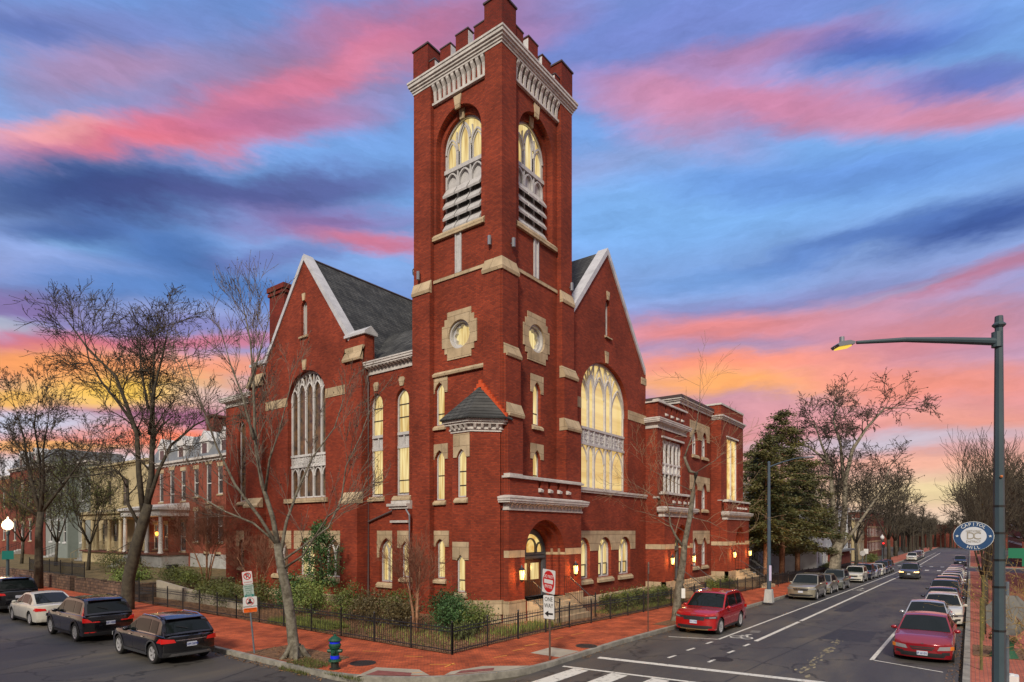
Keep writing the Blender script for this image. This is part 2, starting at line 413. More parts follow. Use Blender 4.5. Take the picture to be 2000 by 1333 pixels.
# ---------------------------------------------------------------- the church
church = empty('church', (0, 0, .0), label='tall red brick corner church with battlemented belfry tower and steep slate gables', cat='church')
_j = [0]
def jit(): _j[0] = (_j[0]+1) % 9; return _j[0]*.0007
def brackets(mb, F, a0, a1, n, z0, z1, p0, p1, w):
    for i in range(n):
        a = a0+(a1-a0)*(i+.5)/n
        prof = [(p0*.3, z0), (p0, z0), (p0*1.15, z0+(z1-z0)*.35), (p0*1.5, z0+(z1-z0)*.62), (p1*.95, z0+(z1-z0)*.84), (p1, z1-.02), (p1, z1), (p0*.3, z1)]
        vs = [F(a-w/2, h, d) for d, h in prof]+[F(a+w/2, h, d) for d, h in prof]; k = len(prof)
        mb.add(vs, [tuple(range(k)), tuple(range(2*k-1, k-1, -1))]+[(i_, (i_+1) % k, k+(i_+1) % k, k+i_) for i_ in range(k)])
def keystone(mb, F, c, z0, z1, w0=.22, w1=.42, d=.06):
    mb.slab(F, [(c-w0/2, z0), (c+w0/2, z0), (c+w1/2, z1), (c-w1/2, z1)], [], -.02, d+jit())
def shoulder(F, c, w, z0, zs, zt): # soft flat-sided pointed head as on the tower slits
    return [(c-w/2, z0), (c+w/2, z0), (c+w/2, zs), (c+w*.28, zs+(zt-zs)*.62), (c, zt), (c-w*.28, zs+(zt-zs)*.62), (c-w/2, zs)]
class Wall:
    def __init__(s, F, outline, th=.5, name='wall', m=None):
        s.F, s.o, s.th, s.name, s.h, s.m = F, outline, th, name, [], m or BR
    def done(s, mb=None):
        q = mb or MB(); q.slab(s.F, s.o, s.h, -s.th, 0)
        if mb is None: return q.build(s.name, s.m, church)
def slit(W, c, z0, zs, zt, w=.62, lintel=None, sill=.25, pane=None, bars=(), head='sh', dep=.16, grp=None, sides=.06, shutter=None):
    """narrow window: hole, frame (the part), pane and sill (sub-parts), stone lintel on the wall"""
    F = W.F
    O = shoulder(F, c, w, z0, zs, zt) if head == 'sh' else arch(c, w, z0, zs, zt)
    W.h.append(O)
    fr = MB(); t = .075
    I = shoulder(F, c, w-2*t, z0+t, zs, zt-t*1.3) if head == 'sh' else arch(c, w-2*t, z0+t, zs, zt-t*1.3)
    OO = [(c+(p[0]-c)*1.0, p[1]) for p in O]
    fr.slab(F, OO, [I], -dep-.08, -dep)
    fo = fr.build('window', FRAME, church)
    p = MB(); p.slab(F, I, [], -dep-.06, -dep-.05); p.build('pane', pane or LIT, fo)
    if bars:
        b = MB()
        for z in bars: b.fbox(F, c-w/2+t, z-.03, c+w/2-t, z+.03, -dep-.05, -dep-.02)
        b.build('sash_bar', DARKF, fo)
    if sill:
        b = MB(); z1 = z0
        b.add([F(a, h, d) for a in (c-w/2-.12, c+w/2+.12) for h, d in ((z1, -.12), (z1-.02, 0), (z1-sill*.55, .13), (z1-sill, .13), (z1-sill, -.12))],
              [(0, 1, 2, 3, 4), (9, 8, 7, 6, 5)]+[(i, (i+1) % 5, 5+(i+1) % 5, 5+i) for i in range(5)])
        b.build('sill', STONE, fo)
    if lintel:
        lw, l0, l1 = lintel; b = MB()
        ol = [(c-lw/2, l0), (c-w/2-.002, l0)]
        hd = [q for q in O[2:] if q[1] >= l0]; hd = list(reversed(hd))
        if head != 'sh': hd = [(c-w/2-.002, max(l0, zs))]+hd+[(c+w/2+.002, max(l0, zs))]
        else: hd = [(c-w/2-.002, zs)]+hd[1:-1]+[(c+w/2+.002, zs)]
        ol += hd+[(c+w/2+.002, l0), (c+lw/2, l0), (c+lw/2, l1), (c-lw/2, l1)]
        o2 = [ol[0]]
        for q in ol[1:]:
            if abs(q[0]-o2[-1][0])+abs(q[1]-o2[-1][1]) > 1e-4: o2.append(q)
        b.slab(F, o2, [], -.05, .035+jit()); b.build('lintel', STONE, fo)
    return fo
def cap(mb, F, a0, a1, z0, z1, p0, p1, lip=.12):
    """sloped stone weathering: from depth p0 at the top to p1 at the lip"""
    sec = [(z0, -.05), (z0, p1), (z0+lip, p1+.03), (z1, p0), (z1, -.05)]
    e = .03
    mb.add([F(a0-e, h, d) for h, d in sec]+[F(a1+e, h, d) for h, d in sec], [(0, 1, 2, 3, 4), (9, 8, 7, 6, 5)]+[(i, (i+1) % 5, 5+(i+1) % 5, 5+i) for i in range(5)])

# ---- tower
TX, TY = 6.18, 5.82
RT, LT = FR(.25), FL(.25)
wr = Wall(RT, rect(.3, -.5, 5.9, 27.3), .5, 'tower_wall'); wl = Wall(LT, rect(.3, -.5, 5.6, 27.3), .5, 'tower_wall')
def belfry(W, c, wo, wi):
    F = W.F
    W.h.append(arch(c, wo, 19.45, 23.9, 25.48, 12))
    Fi = (lambda a, h, d=0: F(a, h, d-.33))
    ring = MB(); ring.slab(Fi, arch(c, wo+.5, 19.2, 23.9, 25.75, 12), [arch(c, wi, 19.5, 23.78, 25.2, 12)], -.3, 0); ring.build('belfry_reveal', BR, church)
    ks = MB(); keystone(ks, F, c, 25.3, 25.95, .28, .5); keystone(ks, Fi, c, 24.95, 25.5, .24, .4); ks.build('keystone', STONE, church)
    s_ = MB(); s_.add([F(a, h, d) for a in (c-wo/2-.25, c+wo/2+.25) for h, d in ((19.5, -.4), (19.48, .0), (19.32, .15), (19.12, .15), (19.12, -.4))],
                      [(0, 1, 2, 3, 4), (9, 8, 7, 6, 5)]+[(i, (i+1) % 5, 5+(i+1) % 5, 5+i) for i in range(5)]); s_.build('sill', STONE, church)
    G = (lambda a, h, d=0: F(a, h, d-.5))
    fr = MB(); t = .09; wl_ = (wi-4*t)/3
    O = arch(c, wi, 19.5, 23.78, 25.2, 12)
    fr.slab(G, O, [arch(c, wi-2*t, 19.55, 23.78, 25.1, 12)], -.08, .0)
    fr.fbox(G, c-wi/2, 22.64, c+wi/2, 22.84, -.06, .10)
    tops = [24.35, 24.95, 24.35]
    for k in range(3):
        cc = c-wi/2+t+wl_/2+k*(wl_+t)
        for s in (-1, 1):
            if 0 < k+(s > 0) < 3: fr.fbox(G, cc+s*(wl_/2+t/2)-t/2, 22.78, cc+s*(wl_/2+t/2)+t/2, 23.6, -.05+jit(), .04+jit())
        # pointed heads, nested
        A = arch(cc, wl_+.02, 22.85, 23.65+.35*(k == 1), tops[k]-.05, 8)[2:]
        fr.ribbon(G, A, .09, -.04, .05+jit()); B = arch(cc, wl_-.16, 22.85, 23.55+.35*(k == 1), tops[k]-.2, 8)
        fr.ribbon(G, [B[0]]+list(reversed(B[2:]))+[B[1]], .06, -.06, .01+jit())
        # blind arches above the louvres
        A = arch(cc, wl_-.02, 21.85, 22.1, 22.6, 7); fr.ribbon(G, [A[0]]+list(reversed(A[2:]))+[A[1]], .08, -.05, .06+jit())
    for k in (0, 1):
        xx = c-wi/2+t+wl_+t/2+k*(wl_+t); fr.fbox(G, xx-.04, 19.5, xx+.04, 22.64, -.08, .06+jit())
        fr.ribbon(G, [(xx, 23.5), (xx+(.12 if k == 0 else -.12)*-1, 24.2), (xx+(.3 if k == 0 else -.3)*-.3, 24.6)], .05, -.05, .03+jit())
    fo = fr.build('belfry_window', FRAME, church)
    p = MB(); p.slab(G, arch(c, wi-2*t-.02, 22.5, 22.45, 24.96, 12) if False else arch(c, wi-2*t-.02, 22.75, 23.78, 25.08, 12), [], -.12, -.10); p.build('pane', LIT, fo)
    p = MB(); p.fbox(G, c-wi/2+t, 19.55, c+wi/2-t, 22.7, -.12, -.07); p.build('blind_panel', FRAME, fo); p = MB(); p.fbox(G, c-wi/2+t, 19.56, c+wi/2-t, 21.9, -.07, -.05); p.build('louvre_shade_panel', mat('louvre_shade', (.12, .11, .10), .8), fo)  # thin dark sheet over the panel paints the shade between the louvres
    lv = MB()
    for k in range(3):
        cc = c-wi/2+t+wl_/2+k*(wl_+t); a0, a1 = cc-wl_/2+.0, cc+wl_/2-.0
        for r in range(4):
            z0 = 19.58+r*.575
            sec = [(z0, .30), (z0+.10, .33), (z0+.54, .05), (z0+.50, -.04), (z0+.10, .2)]
            lv.add([G(a0, h, d) for h, d in sec]+[G(a1, h, d) for h, d in sec], [(0, 1, 2, 3, 4), (9, 8, 7, 6, 5)]+[(i, (i+1) % 5, 5+(i+1) % 5, 5+i) for i in range(5)])
    lv.build('louvre', FRAME, fo)
belfry(wr, 3.15, 3.0, 2.62); belfry(wl, 2.95, 3.0, 2.62)
def rose(W, c, z, r, ls):
    F = W.F
    circ = lambda rr, n=32, ph=0: [(c+rr*cos(2*pi*i/n+ph), z+rr*sin(2*pi*i/n+ph)) for i in range(n)]
    W.h.append(circ(r))
    s_ = MB(); L = []
    a, b, s1, s2 = r*.62, r*1.58, .17, .17   # stepped stone surround
    q = [(b, a+.05), (b-.0, a+.05), (b-.2, a+.05), (b-.2, a+.30), (b-.4, a+.30), (b-.4, b-.25), (a+.05, b-.25), (a+.05, b)]
    q = [(ls*.5, .55), (ls*.5-.18, .55), (ls*.5-.18, .86), (ls*.5-.36, .86), (ls*.5-.36, 1.2)]
    quad = q
    L = [(x, y) for x, y in quad]+[(-x, y) for x, y in reversed(quad)]+[(-x, -y) for x, y in quad]+[(x, -y) for x, y in reversed(quad)]
    s_.slab(F, [(c+x, z+y) for x, y in L], [circ(r-.01)], -.1, .05)
    so_ = s_.build('window_surround', STONE, church)
    fr = MB(); fr.slab(F, circ(r+.0), [circ(r*.86)], -.22, -.06)
    nf = 8; pts = []
    for i in range(64):
        t_ = 2*pi*i/64; pts.append((c+(r*.62+.11*abs(cos(nf/2*t_)))*cos(t_), z+(r*.62+.11*abs(cos(nf/2*t_)))*sin(t_)))
    fr.slab(F, circ(r*.9), [pts], -.42, -.24)
    fo = fr.build('round_window', FRAME, church); p = MB(); p.slab(F, circ(r*.9), [], -.45, -.43); p.build('pane', LIT, fo)
rose(wr, 3.15, 14.12, .72, 2.3); rose(wl, 2.85, 14.12, .72, 2.3)
for W, c in ((wr, 3.2), (wl, 4.2)):
    slit(W, c, 9.75, 11.55, 11.95, .66, (1.12, 11.38, 12.28), bars=(10.35,))
    slit(W, c, 5.95 if W is wl else 5.9, 8.1, 8.5, .66, (1.15, 8.02, 8.8), bars=(7.2,))
slit(wl, 4.15, 1.98, 3.7, 4.0, .62, (1.2, 3.6, 4.4), bars=(2.75,), pane=LIT)
wr.h.append(rect(1.1, .3, 5.0, 5.0)); wr.done(); wl.done()
tb = MB()      # piers and the hidden sides
tb.box(0, 0, -.5, 1.12, 1.02, 27.25); tb.box(5.07, 0, -.5, TX, 1.05, 27.25); tb.box(0, 4.6, -.5, 1.1, TY, 27.25); tb.box(5.07, 4.6, -.5, TX, TY, 27.25)
tb.box(.8, 5.5, -.4, 5.2, 5.75, 27.2); tb.box(5.9, .8, -.4, 6.1, 5, 27.2)
# stages of the buttresses, each lower one a little prouder
tb.box(-.05, -.09, -.5, 1.14, -.001, 16.6); tb.box(-.09, .0, -.5, -.001, 1.04, 16.6)
tb.box(5.05, -.09, -.5, TX+.09, .3, 16.6); tb.box(-.09, 4.58, -.5, .3, TY+.02, 16.6)
tb.box(.0, -.24, 5.4, 1.16, -.091, 12.6); tb.box(5.04, -.24, 5.4, TX+.2, .3, 12.6); tb.box(.02, -.36, 5.4, 1.17, -.241, 9.8); tb.box(5.03, -.36, 5.4, TX+.32, .3, 9.8)
tb.build('buttress', BR, church)
st = MB()
# big corner caps
st.add([(-.14, -.14, 16.5), (1.2, -.14, 16.5), (1.2, .3, 16.5), (.3, 1.1, 16.5), (-.14, 1.1, 16.5), (-.16, -.16, 16.62), (1.22, -.16, 16.62), (-.16, 1.12, 16.62), (-.005, -.005, 17.15), (1.13, -.005, 17.15), (-.005, 1.03, 17.15), (1.13, .3, 17.15), (.3, 1.03, 17.15)],
       [(0, 1, 6, 5), (0, 5, 7, 4), (5, 6, 9, 8), (5, 8, 10, 7), (0, 4, 3, 2, 1), (1, 2, 11, 9, 6), (4, 7, 10, 12, 3), (8, 9, 11, 12, 10)])
cap(st, FR(0), 5.07, TX+.06, 16.5, 17.15, 0, .14); cap(st, FL(0), 4.6, TY, 16.5, 17.15, 0, .14)
cap(st, FR(0), .05, 1.16, 12.5, 13.12, .09, .30); cap(st, FR(0), 5.04, TX+.2, 12.5, 13.12, .09, .30)
cap(st, FR(0), .06, 1.17, 9.7, 10.35, .24, .44); cap(st, FR(0), 5.03, TX+.3, 9.7, 10.35, .24, .44)
st.fbox(RT, 1.12, 17.0, 5.07, 17.17, -.05, .06); st.fbox(LT, 1.02, 17.0, 4.6, 17.17, -.05, .06)
# lower course on the side-street face
cap(st, FL(.25), 1.02, 4.6, 12.2, 12.45, 0, .14, .1)
st.build('string_course', STONE, church)
v = MB()
for F, c in ((RT, 3.1), (LT, 2.9)):
    v.fbox(F, c-.17, 17.17, c+.17, 19.12, -.05, .02); v.fbox(F, c-.2, 17.17, c-.13, 19.12, 0, .07); v.fbox(F, c+.13, 17.17, c+.2, 19.12, 0, .07)
v.build('pilaster_strip', FRAME, church)
# cornice with corbel table
c_ = MB()
for p, z0, z1 in ((.03, 27.02, 27.14), (.08, 27.14, 27.26), (.15, 27.26, 27.38), (.22, 27.38, 27.54), (.26, 27.54, 27.64)):
    c_.box(-p, -p, z0, TX+p, TY+p, z1)
c_.fbox(RT, 1.12, 26.05, 5.07, 26.17, -.05, .14); c_.fbox(LT, 1.02, 26.05, 4.6, 26.17, -.05, .14)
brackets(c_, RT, 1.14, 5.05, 11, 26.17, 27.04, .10, .27, .17); brackets(c_, LT, 1.04, 4.58, 11, 26.17, 27.04, .10, .27, .17)
c_.build('cornice', TRIM, church)
pn = MB(); cp = MB()
for (x0, y0) in ((-.02, -.02), (5.1, -.02), (-.02, 4.78), (5.1, 4.78)):
    q = MB(); q.box(x0, y0, 27.66, x0+1.1, y0+1.06, 29.25); q.build('pinnacle', BRD, church)
    cp.box(x0-.05, y0-.05, 29.25, x0+1.15, y0+1.11, 29.33)
def merlons(F, L):
    for a0, a1, z in L:
        pn.fbox(F, a0, 27.66, a1, z, -.42, -.03)
        cp.fbox(F, a0-.03, z, a1+.03, z+.06, -.46, .0)
pn.fbox(FR(.05), 1.1, 27.66, 5.1, 27.9, -.3, .0)
merlons(FR(.05), [(1.09, 1.8, 28.6), (2.25, 3.05, 28.78), (3.45, 4.2, 28.6), (4.62, 5.08, 28.35)]); pn.build('parapet', BRD, church); pn = MB(); pn.fbox(FL(.05), 1.1, 27.66, 4.8, 27.9, -.3, .0); merlons(FL(.05), [(1.05, 1.75, 28.6), (2.15, 2.95, 28.78), (3.3, 4.0, 28.6), (4.4, 4.76, 28.35)])
pn.build('parapet', BRD, church); cp.build('parapet_cap', CAPD, church)
fl = MB()
for F, L in ((FR(.05), ((1.81, 28.55), (2.24, 28.7), (3.06, 28.7), (3.44, 28.55), (4.21, 28.55), (4.61, 28.3))), (FL(.05), ((1.76, 28.55), (2.14, 28.7), (2.96, 28.7), (3.29, 28.55), (4.01, 28.55), (4.39, 28.3)))):
    for a, z in L: fl.fbox(F, a-.008, 27.9, a+.008, z, -.40, -.05)
for F, L in ((FR(.05), ((1.8, 2.25), (3.05, 3.45), (4.2, 4.62))), (FL(.05), ((1.75, 2.15), (2.95, 3.3), (4.0, 4.4)))):
    for a0, a1 in L: fl.fbox(F, a0, 27.9, a1, 27.93, -.36, .02)
fl.build('parapet_flashing', WHITE, church)
tr = MB(); tr.box(.3, .3, 27.2, 5.9, 5.5, 27.7); tr.build('tower_roof', CAPD, church)
for (x, y, z) in ((-.14, .62, 17.75), (.72, -.14, 17.75), (-.14, 5.35, 17.3), (5.95, -.14, 17.35)):
    l = MB(); l.tube((x, y, z), (x, y, z+.42), .09, .09, 10); l.tube((x, y, z+.2), (x+(.16 if x < 0 else 0), y+(.16 if y < 0 else 0), z+.2), .03, .03, 6); l.build('floodlight', GREYP, church)

# ---- stair turret at the tower foot (half octagon)
TP = [(.3, 2.1), (-1.1, 2.1), (-1.1, .95), (-.12, .0), (.3, .0)]
def ringprism(mb, pts, z0, z1, e=0):
    c = Vector((.3, 1.0)); P = []
    for i, p in enumerate(pts): P.append((p[0]-(e if i in (1, 2) else e*.4 if i == 3 else 0), p[1]+(e if i < 2 else -e*.4 if i == 2 else -e)))
    n = len(P); mb.add([(x, y, z0) for x, y in P]+[(x, y, z1) for x, y in P], [tuple(range(n-1, -1, -1)), tuple(range(n, 2*n))]+[(i, (i+1) % n, n+(i+1) % n, n+i) for i in range(n)])
fw_ = FL(-1.1); W = Wall(fw_, rect(.95, 1.2, 2.1, 9.0), .12, 'turret_wall')
slit(W, 1.5, 5.95, 7.85, 8.2, .56, (1.0, 7.8, 8.9), sill=.26, bars=(6.5, 7.15), dep=.09)
slit(W, 1.55, 1.55, 3.0, 3.3, .52, (1.0, 3.05, 3.88), sill=.26, bars=(2.1,), dep=.09)
W.done()
t_ = MB(); TI = [(.3, 2.1), (-.9, 2.1), (-.9, .95), (-.12, .0), (.3, .0)]; ringprism(t_, TI, 1.2, 9.0)
t_.add([(-1.098, .951, 1.2), (-.9, .951, 1.2), (-.12, .0, 1.2), (-1.098, .951, 9), (-.9, .951, 9), (-.12, 0, 9), (-.118, -.001, 1.2), (-.118, -.001, 9)], [(0, 6, 7, 3), (0, 3, 4, 1)])
t_.fbox(FL(-1.1), 2.0, 1.2, 2.1, 9.0, -.3, -.1); t_.build('turret_wall', BRT, church)
t_ = MB(); ringprism(t_, TP, .55, 1.2, .12); ringprism(t_, TP, .1, .55, .04); t_.build('turret_base', STONE, church)
t_ = MB(); ringprism(t_, TP, -.6, .1, .02); t_.build('turret_footing', BRP, church)
t_ = MB()
for e, z0, z1 in ((.05, 8.95, 9.05), (.10, 9.05, 9.12), (.26, 9.28, 9.38), (.34, 9.38, 9.5), (.4, 9.5, 9.56)): ringprism(t_, TP, z0, z1, e)
ringprism(t_, TP, 9.1, 9.3, .08)
def bez(p, q, n, out):
    for i in range(n):
        t = (i+.5)/n; x = p[0]+(q[0]-p[0])*t; y = p[1]+(q[1]-p[1])*t
        d = Vector((q[0]-p[0], q[1]-p[1], 0)).normalized()*.06; o = Vector((*out, 0)).normalized()
        a = Vector((x, y, 9.1)); 
        vs = [a-d, a+d, a+d+o*.14, a-d+o*.14]; vs += [v+Vector((0, 0, .18))+(o*.1 if k > 1 else Vector()) for k, v in enumerate(vs)]
        t_.add(vs, [(0, 1, 2, 3), (4, 5, 6, 7), (0, 1, 5, 4), (1, 2, 6, 5), (2, 3, 7, 6), (3, 0, 4, 7)])
bez((-1.14, 2.1), (-1.14, .95), 4, (-1, 0)); bez((-1.12, .93), (-.14, -.03), 4, (-1, -1)); bez((-.9, 2.14), (.2, 2.14), 3, (0, 1))
t_.build('turret_cornice', TRIM, church)
ap = (-.12, 1.2, 11.25); e = .46
EP = [(.25, 2.1+e), (-1.1-e, 2.1+e*.8), (-1.1-e, .95-e*.5), (-.12-e*.5, -e), (.25, -e)]
t_ = MB(); t_.add([(x, y, 9.56) for x, y in EP]+[ap]+[(x, y, 9.50) for x, y in EP], [(i, i+1, 5) for i in range(4)]+[(i, i+1, i+7, i+6) for i in range(4)]+[(10, 9, 8, 7, 6)])
t_.build('turret_roof', SLATE, church)
# stepped orange brick line where the cone meets the tower
t_ = MB()
for k in range(10):
    f_ = k/9; y = 1.25-f_*1.5; z = 11.52-f_*1.72
    t_.fbox(FL(-.12), y-.18, z-.34, y+.0, z, -.05 if y > 0 else -.0, .075+.001*k)
for k in range(1, 4): t_.fbox(FL(-.12), 1.25+(k-1)*.13, 11.52-k*.17-.2, 1.25+k*.13, 11.52-k*.17, -.3, .072-.001*k)
t_.build('stepped_flashing', BRO, church)

# ---- generic cornice box stack between a0..a1 with returns
def shelf(mb, F, a0, a1, z0, z1, p, n, ret=.0, dep=.3, bw=.13):
    h = z1-z0
    mb.fbox(F, a0-.05, z0, a1+.05, z0+h*.12, -dep, .07)
    mb.fbox(F, a0-.02, z0+h*.12, a1+.02, z0+h*.52, -dep, .03)
    brackets(mb, F, a0, a1, n, z0+h*.12, z0+h*.5, .06, p*.75, bw)
    for q, s0, s1 in ((.8, .5, .62), (.92, .62, .78), (1.0, .78, .88)): mb.fbox(F, a0-p*q, z0+h*s0, a1+p*q, z0+h*s1, -dep, p*q)
    mb.add([F(a0-p, z0+h*.88, p), F(a1+p, z0+h*.88, p), F(a1+p, z0+h*.88, -dep), F(a0-p, z0+h*.88, -dep), F(a0, z1, 0), F(a1, z1, 0), F(a1, z1, -dep), F(a0, z1, -dep)],
           [(0, 1, 5, 4), (1, 2, 6, 5), (2, 3, 7, 6), (3, 0, 4, 7), (4, 5, 6, 7)])
def brick_parapet(F, a0, a1, z0, z1, slots, dep=.3, openw=.22):
    mb = MB(); holes = [rect(s-openw/2, z0+.28, s+openw/2, z1-.14) for s in slots]
    mb.slab(F, rect(a0, z0, a1, z1-.1), [], -dep, 0-.2)
    # piers between the slots stand proud
    edges = [a0]+[x for s in slots for x in (s-openw/2, s+openw/2)]+[a1]
    for i in range(0, len(edges), 2): mb.fbox(F, edges[i], z0+.25, edges[i+1], z1-.1, -.21, 0.02)
    mb.fbox(F, a0, z0, a1, z0+.25, -.21, .02); mb.build('parapet_wall', BR, church)
    c = MB(); c.fbox(F, a0-.12, z1-.1, a1+.12, z1, -dep-.05, .14); c.fbox(F, a0-.05, z1, a1+.05, z1+.06, -dep, .07); c.fbox(F, a0-.1, z1, a0+.9, z1+.1, -dep+.05, .11)
    for s in slots: c.add([F(s-openw*.6, z0+.26, .0), F(s+openw*.6, z0+.26, .0), F(s+openw*.6, z0+.26, .16), F(s-openw*.6, z0+.26, .16), F(s-openw*.6, z0+.46, 0), F(s+openw*.6, z0+.46, 0), F(s+openw*.6, z0+.36, .18), F(s-openw*.6, z0+.36, .18)], [(0, 1, 2, 3), (4, 5, 6, 7), (0, 1, 5, 4), (1, 2, 6, 5), (2, 3, 7, 6), (3, 0, 4, 7)])
    c.build('parapet_coping', TRIM, church)
def lantern(F, a, z):
    x, y, _ = F(a, z, .22)
    m_ = MB(); m_.tube(F(a, z+.05, 0), F(a, z+.05, .2), .02, .02, 6)
    m_.lathe((x, y, z), [(.02, -.36), (.07, -.30), (.10, -.26), (.10, -.23)], 6)
    m_.lathe((x, y, z), [(.15, .20), (.16, .22), (.06, .34), (.05, .38), (.012, .46)], 6)
    for k in range(6): t = 2*pi*k/6; m_.tube((x+cos(t)*.10, y+sin(t)*.10, z-.24), (x+cos(t)*.14, y+sin(t)*.14, z+.21), .009, .009, 4)
    o = m_.build('wall_lantern', IRON, church)
    g = MB(); g.lathe((x, y, z), [(.085, -.23), (.12, .2)], 6)
    g.build('lantern_glass', mat('lantern_glow', (.9, .7, .4), emit=srgb(255, 222, 120), estr=1.5), o)
    ld = bpy.data.lights.new('lantern_light', 'POINT'); ld.energy = 75; ld.color = (1, .45, .12); ld.shadow_soft_size = .12
    lo = bpy.data.objects.new('lantern_light', ld); COL.objects.link(lo); lo.location = F(a, z, .42); lo.parent = o
def porch(F, a0, a1, zb, zt, cx, dep, slots, lan, arch_w=2.9, floor=1.05, side=None, apex=4.85, n=21, zsh=(5.35, 6.05), ptop=6.95, band=(3.15, 3.48), base=1.15):
    rd = .3 if arch_w > 3 else .222
    W = Wall(F, rect(a0, zb, a1, zt), rd-.002, 'porch_wall')
    W.h.append(arch(cx, arch_w, floor, 3.1, apex, 10)); W.done()
    for k, (dw, dz) in enumerate(((.46, .2), (.92, .42))):
        m_ = MB(); G = lambda a, h, d=0, k=k: F(a, h, d-rd*(k+1)); w0 = arch_w-dw
        m_.slab(G, arch(cx, w0+.7, floor-.1, 3.1, apex-dz+.35, 10), [arch(cx, w0, floor, 3.1, apex-dz, 10)], -rd+.002, 0); m_.build('arch_ring', BR, church)
    w_ = arch_w-1.3; G = lambda a, h, d=0: F(a, h, d-rd*3-.03)
    t = MB(); zt_ = 3.0+.15
    t.slab(G, arch(cx, w_+.45, floor, 3.1, apex-.45, 10), [arch(cx, w_-.16, 3.3, 3.31, apex-.72, 10), rect(cx-w_/2+.08, floor+.02, cx+w_/2-.08, 2.95)], -.1, .0)
    t.fbox(G, cx-w_/2-.02, 3.0, cx+w_/2+.02, 3.12, .0, .07); t.fbox(G, cx-w_/2-.02, 3.18, cx+w_/2+.02, 3.26, .0, .05)
    A = arch(cx, w_*.38, 3.3, 3.6, apex-.95, 6); t.ribbon(G, [A[0]]+list(reversed(A[2:]))+[A[1]], .06, -.07, .03)
    for s in (-1, 1): A = arch(cx+s*w_*.34, w_*.24, 3.3, 3.4, 3.8, 6); t.ribbon(G, [A[0]]+list(reversed(A[2:]))+[A[1]], .05, -.07, .03+jit())
    do = t.build('doorway', GATE, church)
    p = MB(); p.slab(G, arch(cx, w_-.14, 3.3, 3.31, apex-.71, 10), [], -.09, -.08); p.build('fanlight', LITA, do)
    d = MB(); hw = w_/2-.1
    for s in (-1, 1):
        c = cx+s*hw/2; o = rect(c-hw/2+.01, floor+.03, c+hw/2-.01, 2.94)
        d.slab(G, o, [rect(c-hw/2+.13, floor+.85, c+hw/2-.13, 2.75)], -.18, -.10)
        for q in (-1, 1): d.fbox(G, c+q*.14-.1, floor+.2, c+q*.14+.1, floor+.72, -.10, -.075)
    dd = d.build('door', WOOD, do)
    p = MB(); p.fbox(G, cx-hw+.08, floor+.8, cx+hw-.08, 2.8, -.16, -.15); p.build('door_glass', LIT, do)
    st = MB()
    st.fbox(F, a0, band[0], cx-arch_w/2-.02, band[1], -.2, .03); st.fbox(F, cx+arch_w/2+.02, band[0], a1, band[1], -.2, .03)
    for k, dw in ((1, .46), (2, .92)):
        for s in (-1, 1):
            e0 = cx+s*(arch_w-dw)/2; st.fbox(lambda a, h, d, k=k: F(a, h, d-rd*k), min(e0, e0+s*.3), band[0]+.004*k, max(e0, e0+s*.3), band[1]-.004*k, -.2, .012)
    for k in range(3):
        e0 = cx+(arch_w-(0, .46, .92)[k])/2; st.fbox(F, e0-.014, band[0]+.006, e0+.02, band[1]-.006, -rd*(k+1)+.004, -rd*k-.004)
    st.fbox(F, a0-.08, zb, cx-arch_w/2-.02, base, -.2, .08); st.fbox(F, cx+arch_w/2+.02, zb, a1+.08, base-.01, -.2, .08)
    st.build('stone_band', STONE, church)
    s = MB(); shelf(s, F, a0, a1, zsh[0], zsh[1], .34, n, dep=.4); s.build('cornice', TRIM, church)
    brick_parapet(F, a0+.05, a1-.05, zsh[1]-.02, ptop, slots, dep=.3)
    for a in lan: lantern(F, a, 2.35)
    return W
